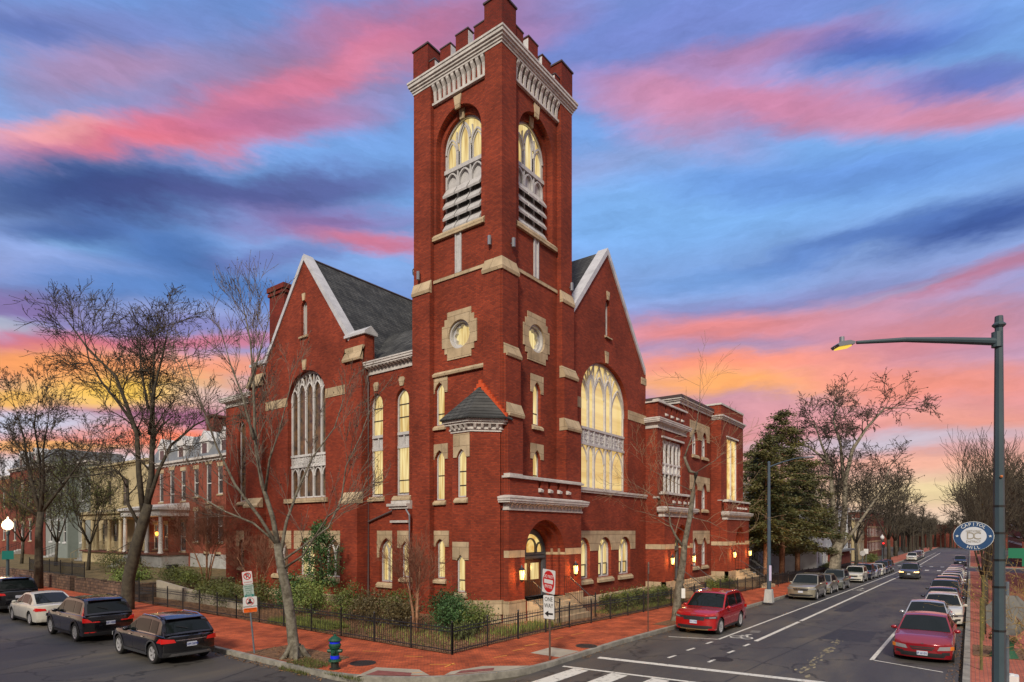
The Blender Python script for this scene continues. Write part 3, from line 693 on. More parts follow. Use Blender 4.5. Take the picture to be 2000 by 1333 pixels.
# ---- tower porch
porch(FR(-.40), 0.0, 6.5, -.4, 5.45, 3.05, .3, [2.5, 3.35, 4.2, 5.05], (.72, 5.55), arch_w=3.6, apex=4.95)
pb = MB(); pb.box(-.0, -.101, -.4, 1.1, .24, 5.9); pb.box(5.0, -.101, -.4, 6.499, .24, 5.9); pb.box(1.1, -.101, 5.3, 5.0, .24, 5.9); pb.build('porch_wall', BR, church)
sb = MB(); sb.box(-.035, -.432, 3.152, .2, -.15, 3.478); sb.box(-.085, -.482, -.4, .2, -.15, 1.152); sb.build('stone_band', STONE, church)
def big_window(W, c, w, z0, zs, zt, panel, lights, pane, lowpane=None):
    F = W.F; O = arch(c, w, z0, zs, zt, 14); W.h.append(O)
    G = lambda a, h, d=0: F(a, h, d-.28)
    t = .11; I = arch(c, w-2*t, z0+t, zs, zt-t*1.3, 14)
    fr = MB(); fr.slab(G, O, [I], -.1, 0)
    fr.fbox(G, c-w/2+.02, panel[0], c+w/2-.02, panel[0]+.14, -.07, .07); fr.fbox(G, c-w/2+.02, panel[1]-.14, c+w/2-.02, panel[1], -.07, .07)
    # mullions up to the springing, then interlacing heads
    def top(a):
        q = abs(a-c); A = [p for p in O[2:]]
        best = zt
        for i in range(len(A)-1):
            x0, x1 = sorted((A[i][0]-c, A[i+1][0]-c))
            if x0 <= (a-c) <= x1 and x1 > x0:
                u = ((a-c)-A[i][0]+c)/(A[i+1][0]-A[i][0]); best = A[i][1]+u*(A[i+1][1]-A[i][1])
        return best
    xs = [c-w/2+w*f for f in lights]
    for x in xs:
        mw = .042 if pane is STGL else .055; fr.fbox(G, x-mw, z0+.05, x+mw, min(zs+(zt-zs)*.35, top(x)-.1), -.08, .05+jit())
    ed = [c-w/2]+xs+[c+w/2]
    for a0, a1 in zip(ed[:-1], ed[1:]):
        cc = (a0+a1)/2; ww = a1-a0; hh = min(top(a0+.02), top(a1-.02), zs+(zt-zs)*.62)
        if a0 == ed[0] or a1 == ed[-1]: hh = max(hh, zs+(zt-zs)*.1); hh = min(top(cc)-.15, zs+(zt-zs)*.45)
        base = hh-ww*.95
        A = arch(cc, ww, base-.2, base, hh, 7); fr.ribbon(G, A[2:], .08, -.06, .03+jit())
        B = arch(cc, ww-.22, base-.1, base, hh-.2, 7)
        if pane is not STGL: fr.ribbon(G, B[2:], .05, -.07, -.01+jit())
        # rising curves that cross in the head
        A = arch(cc, ww*.8, panel[0]-.9*ww, panel[0]-.7*ww, panel[0]-.04, 7); fr.ribbon(G, A[2:], .07, -.06, .0+jit())
    for x in xs:
        for s in (-1, 1):
            P = []
            for i in range(9):
                u = i/8; xx = x+s*(w*.16)*(u**1.6); zz = zs+(zt-zs)*.1+(zt-zs)*.95*u
                if zz < top(xx)-.04: P.append((xx, zz))
            if len(P) > 2: fr.ribbon(G, P, .06, -.07, .02+jit())
        zt_ = top(x)
        fr.ribbon(G, [(x, zs+(zt-zs)*.38), (x, zt_-.05)], .05, -.07, .015+jit())
    fo = fr.build('window', FRAME if pane is not STGL else WHITE, church)
    p = MB(); p.slab(G, I, [], -.13, -.11); p.build('pane', pane, fo)
    q = MB(); q.fbox(G, c-w/2+t, panel[0]+.1, c+w/2-t, panel[1]-.1, -.10, -.02)
    n = 9
    for i in range(n+1):
        x = c-w/2+t+(w-2*t)*i/n; q.fbox(G, x-.04, panel[0]+.1, x+.04, panel[1]-.1, -.03, .03+jit())
    for i in range(n):
        x = c-w/2+t+(w-2*t)*(i+.5)/n; hz = (panel[0]+panel[1])/2
        for k in range(8):
            a = 2*pi*k/8; r_ = min((w-2*t)/n, panel[1]-panel[0]-.3)*.3
            q.fbox(G, x+cos(a)*r_-.04, hz+sin(a)*r_*1.1-.04, x+cos(a)*r_+.04, hz+sin(a)*r_*1.1+.04, -.03, .02+jit())
    q.build('ornament_panel', FRAME if pane is not STGL else WHITE, fo)
    return fo
def ywin(W, c, w, z0, zs, zt, pane, panelblk=None, meet=None, sill=.3, single=False, dep=.2, fm=None):
    F = W.F; O = arch(c, w, z0, zs, zt, 8); W.h.append(O); G = lambda a, h, d=0: F(a, h, d-dep)
    fr = MB(); fr.slab(G, O, [arch(c, w-.18, z0+.09, zs, zt-.12, 8)], -.09, 0)
    fr.fbox(G, c-.04, z0+.04, c+.04, zs+.05, -.07, .03)
    for s in (-1, 1):
        fr.ribbon(G, [(c, zs), (c+s*w*.07, zs+(zt-zs)*.35), (c+s*w*.2, zs+(zt-zs)*.62)], .06, -.07, .02+jit())
    fo = fr.build('window', fm or FRAME, church)
    p = MB(); p.slab(G, arch(c, w-.2, z0+.1, zs, zt-.13, 8), [], -.12, -.1); p.build('pane', pane, fo)
    if meet:
        for s in (-1, 1):
            b = MB()
            o = rect(min(c+s*.05, c+s*(w/2-.1)), z0+.1, max(c+s*.05, c+s*(w/2-.1)), meet)
            a0, b0, a1, b1 = o[0][0], o[0][1], o[2][0], o[2][1]
            if s > 0 or F(0, 0, 0)[0] == 0: b.slab(G, o, [rect(a0+.05, b0+.05, a1-.05, b1-.07)], -.095, -.05); b.build('sash_bar', DARKF, fo)
    b = MB(); b.add([F(a, h, d) for a in (c-w/2-.15, c+w/2+.15) for h, d in ((z0, -.2), (z0-.02, 0), (z0-sill*.5, .15), (z0-sill, .15), (z0-sill, -.2))],
                    [(0, 1, 2, 3, 4), (9, 8, 7, 6, 5)]+[(i, (i+1) % 5, 5+(i+1) % 5, 5+i) for i in range(5)]); b.build('sill', STONE, fo)
    if single:
        b = MB(); b.fbox(G, c-w/2+.09, (z0+zt)/2-.12, c+w/2-.09, (z0+zt)/2-.05, -.1, .01); b.build('sash_bar', WHITE, fo)
    return O
def arched_block(F, a0, a1, z0, z1, arches):
    """one stone lintel block cut by the window heads"""
    ol = [(a0, z0)]
    for c, w, zs, zt in arches:
        A = arch(c, w+.004, z0-1, zs, zt+.002, 8)[2:]
        A = [p for p in reversed(A) if p[1] > z0+.002]
        ol += [(c-w/2-.002, z0)]*(c-w/2-.002 > a0+1e-3)
        if c-w/2-.002 <= a0: ol = []
        ol += [p for p in A if p[0] > a0]
        if c+w/2+.002 < a1: ol += [(c+w/2+.002, z0)]
    if arches and arches[-1][0]+arches[-1][1]/2 < a1 or not arches: ol += [(a1, z0)]
    ol += [(a1, z1), (a0, z1)]
    o2 = []
    for q in ol:
        if not o2 or abs(q[0]-o2[-1][0])+abs(q[1]-o2[-1][1]) > 1e-4: o2.append(q)
    b = MB(); b.slab(F, o2, [], -.05, .035+jit()); return b.build('lintel', STONE, church)
def base_course(F, a0, a1, z=.6, h=.42, ft=-1.2):
    b = MB(); b.add([F(a, hh, d) for a in (a0, a1) for hh, d in ((z, -.1), (z, .03), (z-.12, .14), (z-h, .14), (z-h, -.1))], [(0, 1, 2, 3, 4), (9, 8, 7, 6, 5)]+[(i, (i+1) % 5, 5+(i+1) % 5, 5+i) for i in range(5)])
    b.build('base_course', STONE, church); b = MB(); b.fbox(F, a0, ft, a1, z-h, -.4, .08); b.build('base_wall', BRP, church)
def steps_to(F, c, w, top, ground, run=.32, dep0=0):
    n = max(3, round((top-ground)/.17)); b = MB(); h = (top-ground)/n
    b.fbox(F, c-w/2, ground-.4, c+w/2, top, -.9, dep0+.35)
    for i in range(1, n):
        b.fbox(F, c-w/2-.001*i, ground-.4-.01*i, c+w/2+.001*i, top-h*i, dep0+.35+run*(i-1), dep0+.35+run*i+.02)
    b.build('steps', STONE, church)
    L = dep0+.35+run*(n-1)
    for s in (-1, 1):
        r = MB()
        a = c+s*(w/2+.06)
        P = [F(a, top+.95, dep0+.05), F(a, top+.95, dep0+.4), F(a, ground+.95+.05, L-.1), F(a, ground+.95, L+.25)]
        r.path(P, .022, 6); P2 = [F(a, top+.12, dep0+.05), F(a, top+.12, dep0+.4), F(a, ground+.17, L-.1)]; r.path(P2, .014, 5)
        k = int((L+.2)/.13)
        for i in range(k+1):
            d = dep0+.05+i*.13; u = max(0, min(1, (d-dep0-.4)/(L-.5-dep0))); zz = top+(ground-top)*u
            r.tube(F(a, zz+.05, d), F(a, zz+(1.06), d), .008, .008, 4)
        r.tube(F(a, ground-.1, L+.25), F(a, ground+1.15, L+.25), .035, .035, 6); r.build('railing', IRON, church)

# ---- right gable (avenue front)
F = FR(.4); GX = 10.9
W = Wall(F, [(5.9, -1.2), (16.44, -1.2), (16.44, 15.1), (16.0, 15.4), (GX, 21.4), (5.8, 15.4), (5.8, 5.0)], .5, 'gable_wall')
big_window(W, 10.78, 5.85, 6.85, 12.3, 14.55, (9.42, 10.48), [.2, .335, .60, .735] if False else [.215, .33, .565, .70, .82][0:4], LITB)
for c in (8.05, 10.65, 13.3): ywin(W, c, 1.62, 1.62, 3.22, 4.02, LIT, meet=2.45)
slit(W, 11.0, 16.3, 18.2, 18.5, .55, head='ar', sill=.18, pane=mat('grey_board', (.4, .38, .36)), dep=.18)
W.done()
arched_block(F, 6.8, 14.77, 3.22, 4.4, [(8.05, 1.62, 3.22, 4.02), (10.65, 1.62, 3.22, 4.02), (13.3, 1.62, 3.22, 4.02)])
s_ = MB(); keystone(s_, F, 10.85, 14.6, 15.3, .26, .46); keystone(s_, F, 11.0, 18.5, 19.0, .2, .36)
s_.fbox(F, 13.75, 11.62, 16.46, 12.22, -.05, .034); s_.fbox(F, 6.2, 11.4, 7.82, 12.0, -.05, .034); s_.fbox(F, 15.7, 14.3, 16.5, 14.75, -.05, .036); s_.build('string_course', STONE, church)
s_ = MB(); s_.fbox(F, 6.3, 6.6, 16.5, 6.72, -.1, .10); s_.fbox(F, 6.3, 6.72, 16.5, 6.84, -.1, .16); s_.build('sill_course', TRIM, church)
def coping(F, foot_l, apex, foot_r, w=.6):
    c = MB()
    for a, b, k in ((foot_l, apex, 0), (apex, foot_r, 1)):
        dx, dz = b[0]-a[0], b[1]-a[1]; l = math.hypot(dx, dz); nx, nz = -dz/l, dx/l
        c.slab(F, [(a[0], a[1]), (b[0], b[1]), (b[0]+nx*.14, b[1]+nz*.14+(.1 if k == 0 else 0)), (a[0]+nx*.14, a[1]+nz*.14+(.1 if k else 0))] if False else
               [(a[0]-nx*.16, a[1]-nz*.16), (b[0]-nx*.16*0, b[1]-.16/abs(dx/l)*1.0*0-.25), (b[0], b[1]+.14), (a[0]+nx*.10, a[1]+nz*.10)], [], -w-.003*k, .09+.003*k)
    c.build('gable_coping', LEAD, church)
coping(F, (5.6, 15.25), (GX, 21.5), (16.25, 15.25))
base_course(F, 6.4, 16.44)
for x in (9.0, 11.6, 14.2):
    b = MB(); b.fbox(F, x-.55, -.75, x+.55, -.02, .081, .084); b.build('cellar_opening', GLASS, church)
# ---- left gable (side-street front)
F = FL(.3); GY = 15.89
W = Wall(F, [(10.0, -1), (21.95, -1), (21.95, 15.5), (20.35, 15.6), (GY, 21.4), (11.45, 15.6), (10.0, 15.5)], .5, 'gable_wall')
big_window(W, 15.75, 3.98, 6.45, 12.6, 14.4, (8.4, 9.22), [.19, .395, .6, .8], STGL)
for c in (13.05, 15.68, 18.5): ywin(W, c, 1.6, 1.62, 2.9, 4.0, STGL if c != 15.68 else LIT, fm=WHITE)
slit(W, 15.95, 16.65, 18.4, 18.8, .62, head='ar', sill=.2, pane=mat('grey_board', (.4, .38, .36)), dep=.18)
W.done()
for c, a0, a1 in ((13.05, 11.56, 14.2), (15.68, 14.46, 17.0), (18.5, 17.33, 19.87)): arched_block(F, a0, a1, 3.25, 4.4, [(c, 1.6, 2.9, 4.0)])
s_ = MB(); keystone(s_, F, 15.9, 14.45, 15.1, .26, .46); keystone(s_, F, 15.95, 18.8, 19.25, .2, .34)
s_.fbox(F, 11.5, 12.4, 13.74, 12.95, -.05, .034); s_.fbox(F, 17.76, 12.4, 20.4, 12.95, -.05, .034)
s_.fbox(F, 13.5, 6.15, 18.0, 6.42, -.2, .14)
cap(s_, FL(0), 10.0, 11.56, 14.05, 14.9, -.2, .16); cap(s_, FL(0), 20.25, 21.95, 14.05, 14.9, -.2, .16)
cap(s_, FL(0), 10.0, 11.56, 5.95, 6.6, .0, .36); cap(s_, FL(0), 20.25, 21.95, 5.95, 6.6, .0, .36)
s_.build('string_course', STONE, church)
b = MB()
for a0, a1 in ((10.03, 11.53), (20.28, 21.92)):
    b.fbox(F, a0, -1, a1, 14.2, -.2, .3); b.fbox(F, a0-.01, -1, a1+.01, 6.05, -.2, .62); b.fbox(F, a0, 14.2, a1-.0, 15.55, -.62, .08)
b.build('buttress', BR, church)
coping(F, (11.35, 15.5), (GY, 21.55), (20.45, 15.5))
b = MB()
for a0, a1 in ((9.87, 11.75), (20.1, 22.05)):
    b.add([F(a0, 15.55, .2), F(a1, 15.55, .2), F(a1, 15.55, -.75), F(a0, 15.55, -.75), F(a0, 15.7, .2), F(a1, 15.7, .2), F(a1, 15.7, -.75), F(a0, 15.7, -.75), F(a0, 16.05, -.27), F(a1, 16.05, -.27)],
          [(3, 2, 1, 0), (0, 1, 5, 4), (2, 3, 7, 6), (4, 5, 9, 8), (6, 7, 8, 9), (0, 4, 8, 7, 3), (1, 2, 6, 9, 5)])
b.build('kneeler', LEAD, church)
base_course(F, 10, 21.95); base_course(FL(-.3), 10, 11.56)
# ---- nave wall between tower and gable
F = FL(.5); W = Wall(F, rect(5.7, -1, 10.1, 13.5), .5, 'nave_wall')
for c in (9.35, 7.25):
    O = arch(c, 1.08, 6.32, 11.4, 12.15, 9); W.h.append(O); G = lambda a, h, d=0: F(a, h, d-.18)
    fr = MB(); fr.slab(G, O, [arch(c, .92, 6.42, 11.4, 12.02, 9)], -.1, 0); fr.fbox(G, c-.5, 8.9, c+.5, 9.05, -.08, .06); fr.fbox(G, c-.5, 9.62, c+.5, 9.78, -.08, .06)
    fr.fbox(G, c-.04, 9.05, c+.04, 9.62, -.08, .04); fo = fr.build('window', FRAME, church)
    p = MB(); p.slab(G, arch(c, .93, 6.42, 11.4, 12.02, 9), [], -.13, -.11); p.build('pane', LIT, fo)
    p = MB(); p.fbox(G, c-.46, 9.05, c+.46, 9.62, -.1, -.05); p.build('ornament_panel', FRAME, fo)
    p = MB()
    for z in (11.3, 10.6, 7.15, 6.45): p.fbox(G, c-.46, z-.03, c+.46, z+.03, -.1, -.05)
    p.build('sash_bar', DARKF, fo)
    p = MB(); p.add([F(a, h, d) for a in (c-.7, c+.7) for h, d in ((6.32, -.2), (6.3, 0), (6.15, .13), (6.05, .13), (6.05, -.2))], [(0, 1, 2, 3, 4), (9, 8, 7, 6, 5)]+[(i, (i+1) % 5, 5+(i+1) % 5, 5+i) for i in range(5)]); p.build('sill', STONE, fo)
    p = MB(); p.slab(F, [(c-.13, 12.25), (c+.13, 12.25), (c+.24, 12.62), (c+.12, 12.74), (c-.12, 12.74), (c-.24, 12.62)], [], -.02, .05); p.build('keystone', STONE, church)
ywin(W, 8.5, 1.2, 1.55, 3.1, 4.0, LIT)
W.done(); arched_block(F, 7.85, 9.27, 2.9, 4.4, [(8.5, 1.2, 3.1, 4.0)])
b = MB(); shelf(b, F, 5.85, 9.98, 13.2, 13.98, .42, 14, dep=.3); b.build('cornice', TRIM, church)
base_course(F, 5.8, 10.0)
F = FL(-.3); W = Wall(F, rect(5.86, -1, 7.15, 5.55), .3, 'vestibule_wall')
slit(W, 6.15, 1.98, 3.55, 3.85, .55, sill=.24, dep=.12); W.done()
b = MB(); b.fbox(F, 5.88, 3.5, 5.9, 4.4, 0, .03); b.slab(F, [(5.88, 3.6), (5.88, 3.56), (5.872, 3.56), (5.872, 4.4), (6.72, 4.4), (6.72, 3.5), (6.43, 3.5), (6.43, 3.6), (6.3, 3.72), (6.15, 3.87), (6.0, 3.72)], [], -.02, .035); b.build('lintel', STONE, church)
b = MB(); b.fbox(F, 7.0, -1, 7.15, 5.55, -.8, -.3); b.build('vestibule_wall', BR, church)
b = MB(); b.fbox(F, 5.86, 5.55, 7.3, 5.68, -.9, .1); b.fbox(F, 5.86, 5.68, 7.38, 5.82, -.9, .2); b.fbox(F, 5.86, 5.82, 7.3, 5.98, -.9, -.05); b.fbox(F, 5.86, 4.82, 7.2, 4.94, -.05, .12); b.build('cornice', TRIM, church)
base_course(F, 5.86, 7.15, .62)
dp = MB(); dp.path([FL(.5)(10.0, 13.2, .12), FL(.5)(9.93, 12.8, .1), FL(.5)(9.93, .5, .1)], .055, 8); dp.path([FL(.5)(9.93, 4.9, .1), FL(.5)(7.5, 5.6, .12)], .055, 8); dp.build('downpipe', DKGUT, church)
dp = MB(); dp.path([FL(-.3)(5.95, 5.5, .12), FL(-.3)(5.72, 5.2, .1), FL(-.3)(5.72, .2, .1)], .05, 8); dp.build('downpipe', GREYP, church)
# ---- annex left of the gable
F = FL(.3); W = Wall(F, rect(21.9, -1, 25.5, 13.3), .5, 'annex_wall')
slit(W, 23.3, 6.44, 11.4, 12.1, .95, head='ar', pane=STGL, bars=(9.2, 8.4)); slit(W, 23.3, 1.9, 3.4, 3.8, .75, (1.45, 3.3, 4.4), head='ar', pane=STGL)
W.done(); b = MB(); b.fbox(F, 25.3, -1, 25.5, 13.3, -14, -.4); b.build('annex_wall', BR, church)
b = MB(); shelf(b, F, 22.0, 25.5, 13.2, 13.95, .4, 12, dep=.5); b.build('cornice', TRIM, church); base_course(F, 21.9, 25.5)
# ---- roofs
b = MB(); e = 16.5
def prism_x(b, x0, x1, ya, yb, yc, ze, zr, ze2=None):
    b.add([(x0, ya, ze), (x0, yb, zr), (x0, yc, ze2 or ze), (x1, ya, ze), (x1, yb, zr), (x1, yc, ze2 or ze)], [(0, 1, 2), (5, 4, 3), (0, 3, 4, 1), (1, 4, 5, 2), (2, 5, 3, 0)])
prism_x(b, .82, 24, 10.05, GY, 21.75, 13.5, 21.5)
b.build('roof', SLATE, church)
b = MB(); b.add([(5.75, .92, 15.4), (GX, .92, 21.5), (16.05, .92, 15.4), (5.75, 24, 15.4), (GX, 24, 21.5), (16.05, 24, 15.4)], [(0, 1, 2), (5, 4, 3), (0, 3, 4, 1), (1, 4, 5, 2), (2, 5, 3, 0)]); b.build('roof', SLATE, church)
b = MB(); b.add([(.55, 5.7, 13.7), (.55, 12.5, 13.7), (4.2, 12.5, 16.9), (5.9, 12.5, 16.9), (5.9, 12.5, 13.7), (4.2, 5.7, 16.9), (5.9, 5.7, 16.9), (5.9, 5.7, 13.7)], [(0, 5, 2, 1), (0, 7, 6, 5), (1, 2, 3, 4), (5, 6, 3, 2), (0, 1, 4, 7), (7, 4, 3, 6)]); b.build('roof', SLATE, church)
b = MB(); b.box(6.0, 5.6, -1, 16.3, 24, 15.2); b.build('nave_wall', BR, church)
b = MB(); b.tube((.4, GY, 21.53), (24, GY, 21.53), .07, .07, 6); b.build('roof_ridge', DKGUT, church)
# octagonal vent cupola on the crossing
cx_, cy_ = 10.9, 15.9
b = MB(); b.lathe((cx_, cy_, 20.9), [(.9, 0), (.9, .7)], 8, a0=pi/8); b.build('cupola_base', SLATE, church)
b = MB()
b.lathe((cx_, cy_, 21.6), [(.95, 0), (.98, .15), (.8, .2), (.8, .3)], 8, a0=pi/8); b.lathe((cx_, cy_, 21.6), [(.55, .3), (.55, 2.2)], 8, a0=pi/8)
for k in range(8): t = pi/8+2*pi*k/8; b.tube((cx_+cos(t)*.72, cy_+sin(t)*.72, 21.85), (cx_+cos(t)*.72, cy_+sin(t)*.72, 23.8), .09, .09, 6)
b.lathe((cx_, cy_, 21.6), [(.8, 2.1), (.85, 2.25), (1.05, 2.4), (1.08, 2.5), (.3, 2.5)], 8, a0=pi/8); b.build('cupola', WHITE, church)
b = MB(); b.lathe((cx_, cy_, 24.1), [(1.12, 0), (.75, .55), (.2, .95), (.05, 1.5)], 8, a0=pi/8); b.build('cupola_roof', SLATE, church)
# chimney behind the left gable
b = MB(); b.box(2.8, 22.1, 12, 4.2, 24.0, 22.0); b.box(2.7, 22.0, 21.6, 4.3, 24.1, 21.8); b.box(2.65, 21.95, 21.9, 4.35, 24.15, 22.25); b.build('chimney', BRD, church)

# ---- east range beyond the gable
F = FR(.4); W = Wall(F, rect(16.44, -1.6, 29.6, 14.35), .5, 'range_wall')
W.o = [(16.44, -1.6), (29.6, -1.6), (29.6, 14.3), (22.4, 14.3), (22.4, 12.0), (16.44, 12.0)]
for c in (25.75, 27.9):
    ywin(W, c, 1.2, 10.55, 11.7, 12.6, GLASS, single=True, fm=WHITE); ywin(W, c, 1.2, 6.2, 7.5, 8.35, GLASS, single=True, fm=WHITE); ywin(W, c, 1.2, 1.55, 3.0, 3.85, GLASS, single=True, fm=WHITE)
W.done()
for z0, z1, zs, zt in ((11.8, 13.2, 11.7, 12.6), (7.7, 8.85, 7.5, 8.35), (3.3, 4.4, 3.0, 3.85)): arched_block(F, 24.6, 29.1, z0, z1, [(25.75, 1.2, zs, zt), (27.9, 1.2, zs, zt)])
base_course(F, 21.5, 29.6, ft=-1.6)
b = MB(); b.box(22.4, .95, 10, 22.9, 9, 14.3); b.box(22.9, 4, 8, 35, 9, 14.3); b.build('range_wall', BR, church)
b = MB()
for p, z0, z1 in ((.1, 14.1, 14.3), (.2, 14.3, 14.42), (.3, 14.42, 14.54)): b.box(22.4-p, .4-p, z0, 29.4, 9.2, z1)
b.build('cornice', TRIM, church); b = MB(); b.box(22.05, .05, 14.54, 29.35, 9.3, 14.72); b.build('roof', CAPD, church)
b = MB(); b.add([(16.5, 1.4, 12.2), (16.5, 5, 15.2), (22.4, 1.4, 12.2), (22.4, 5, 15.2), (16.5, 5, 12), (22.4, 5, 12)], [(0, 2, 3, 1), (0, 1, 4), (2, 5, 3)]); b.build('roof', SLATE, church)
b = MB(); b.box(16.3, 4.6, 13, 19.6, 8, 16.4); b.build('chimney', BR, church)
b = MB(); b.add([(18.6, 1.2, 13.0), (18.9, 1.2, 13.0), (18.9, 4.5, 15.6), (18.6, 4.5, 15.6), (18.6, 1.2, 13.2), (18.9, 1.2, 13.2), (18.9, 4.5, 15.8), (18.6, 4.5, 15.8)], [(0, 3, 2, 1), (4, 5, 6, 7), (0, 1, 5, 4), (1, 2, 6, 5), (2, 3, 7, 6), (3, 0, 4, 7)]); b.build('gable_coping', LEAD, church)
def oriel(F, a0, a1, z0, z1, win, side_to=.4, wl=True):
    W = Wall(F, rect(a0, z0, a1, z1), .4, 'bay_wall'); return W
# bay with the mullioned window
FB = FR(-.45); X0, X1 = 16.44, 21.55
W = Wall(FB, rect(X0, 5.5, X1, 11.55), .4, 'bay_wall'); c, w = 19.05, 3.5; W.h.append(rect(c-w/2, 6.95, c+w/2, 10.7)); W.done()
b = MB(); b.box(X0, -.05, 5.5, X0+.4, .45, 11.55); b.box(X1-.4, -.05, 5.5, X1, .45, 11.55); b.box(X0+.4, -.05, 5.5, X1-.4, .3, 5.9); b.build('bay_wall', BR, church)
G = lambda a, h, d=0: FB(a, h, d-.15); fr = MB(); fr.slab(G, rect(c-w/2, 6.95, c+w/2, 10.7), [rect(c-w/2+.1, 7.05, c+w/2-.1, 10.6)], -.1, 0)
fr.fbox(G, c-w/2, 8.35, c+w/2, 8.47, -.06, .05); fr.fbox(G, c-w/2, 9.0, c+w/2, 9.12, -.06, .05)
for k in range(1, 5): x = c-w/2+w*k/5; fr.fbox(G, x-.06, 7.0, x+.06, 10.65, -.08, .06+jit())
for k in range(5):
    cc = c-w/2+w*(k+.5)/5; A = arch(cc, w/5, 9.8, 9.9, 10.6, 7); fr.ribbon(G, A[2:], .1, -.07, .03+jit())
fo = fr.build('window', WHITE, church); p = MB(); p.fbox(G, c-w/2+.08, 7.0, c+w/2-.08, 10.62, -.13, -.11); p.build('pane', STGL, fo)
p = MB(); p.fbox(G, c-w/2+.08, 8.47, c+w/2-.08, 9.0, -.1, -.04); p.build('ornament_panel', WHITE, fo)
b = MB(); b.fbox(FB, c-w/2-.2, 10.78, c+w/2+.2, 10.9, -.05, .12); b.fbox(FB, c-w/2-.1, 6.72, c+w/2+.1, 6.95, -.2, .12); b.fbox(FB, X0-.05, 6.6, X1+.05, 6.71, -.3, .10); b.build('sill_course', TRIM, church)
b = MB(); shelf(b, FB, X0, X1, 11.35, 12.12, .36, 18, dep=.85); b.build('cornice', TRIM, church)
brick_parapet(FB, X0+.02, X1-.02, 12.08, 13.2, [17.8, 18.8, 19.8, 20.7], dep=.35)
b = MB(); b.box(X0+.02, -.1, 12.1, X0+.35, .9, 13.1); b.build('parapet_wall', BR, church); b = MB(); b.box(X0-.08, -.15, 13.1, X0+.45, 1.4, 13.2); b.build('parapet_coping', TRIM, church)
porch(FR(-.95), X0, X1+.1, -1.2, 5.45, 19.6, .3, [17.9, 18.9, 19.9, 20.8], (17.3, 21.3), n=18, floor=.9, base=.95)
b = MB(); b.box(X0+.001, -.73, -1.2, X0+.5, .4, 5.5); b.box(X1-.4, -.73, -1.2, X1+.1, .4, 5.5); b.build('porch_wall', BR, church)
b = MB(); b.box(X0-.035, -.985, 3.15, X0+.1, .39, 3.48); b.box(X0-.08, -1.03, -.05, X0+.1, .37, .95); b.build('stone_band', STONE, church)
b = MB(); b.box(X0-.04, -.99, -1.2, X0+.1, .36, -.05); b.build('base_wall', BRP, church)
# stair bay at the far end
FB = FR(-.45); X0, X1 = 29.56, 35.75
W = Wall(FB, rect(X0, 5.5, X1, 15.1), .4, 'bay_wall'); c, w = 32.55, 3.0; W.h.append(rect(c-w/2, 7.0, c+w/2, 12.5)); W.done()
b = MB(); b.box(X0, -.05, 5.5, X0+.4, 5.0, 15.1); b.box(X1-.4, -.05, -1, X1, 6, 15.1); b.box(X0+.4, 4.6, 8, X1-.4, 5, 15.0); b.build('bay_wall', BR, church)
G = lambda a, h, d=0: FB(a, h, d-.1); fr = MB(); fr.slab(G, rect(c-w/2, 7.0, c+w/2, 12.5), [rect(c-w/2+.12, 7.1, c-.06, 12.38), rect(c+.06, 7.1, c+w/2-.12, 12.38)], -.1, 0); fr.fbox(G, c-w/2-.12, 12.5, c+w/2+.12, 12.62, -.05, .2); fr.fbox(G, c-w/2-.1, 6.85, c+w/2+.1, 7.0, -.05, .18)
fo = fr.build('window', WHITE, church); p = MB(); p.fbox(G, c-w/2+.1, 7.05, c+w/2-.1, 12.4, -.13, -.11); p.build('pane', LITA, fo)
b = MB()
for p_, z0, z1 in ((.06, 13.85, 13.97), (.14, 13.97, 14.1), (.24, 14.1, 14.22)): b.box(X0-p_, -.45-p_, z0, X1+p_, .35, z1)
b.build('cornice', TRIM, church); b = MB(); b.box(X0-.06, -.51, 15.1, X1+.06, 5.1, 15.25); b.build('parapet_coping', TRIM, church)
b = MB(); b.box(X0-.05, .95, 14.25, X0-.02, 1.9, 15.0); b.build('roof_vent', GREYP, church)
b = MB(); b.fbox(FB, X0-.1, 6.95, X1+.1, 7.05, -.4, .45) if False else b.fbox(FB, X0-.02, 6.96, X1+.02, 7.02, -.3, .06); b.build('sill_course', TRIM, church)
porch(FR(-.95), X0, X1+.1, -1.6, 5.45, 33.2, .3, [32.3, 33.1, 33.9, 34.7], (30.9, 35.4), n=22, floor=.9, base=.95, arch_w=2.7)
b = MB(); b.box(X0+.001, -.73, -1.6, X0+.5, .4, 5.5); b.box(X1-.4, -.73, -1.6, X1+.1, .4, 5.5); b.build('porch_wall', BR, church)
b = MB(); b.box(X0-.035, -.985, 3.15, X0+.1, .39, 3.48); b.box(X0-.08, -1.03, -.1, X0+.1, .37, .95); b.build('stone_band', STONE, church)
b = MB(); b.box(X0-.04, -.99, -1.6, X0+.1, .36, -.1); b.build('base_wall', BRP, church)
steps_to(FR(-.40), 3.05, 3.2, 1.05, .15, dep0=.0); steps_to(FR(-.95), 19.6, 2.8, .9, -.2, dep0=0); steps_to(FR(-.95), 33.2, 2.8, .9, -.45)
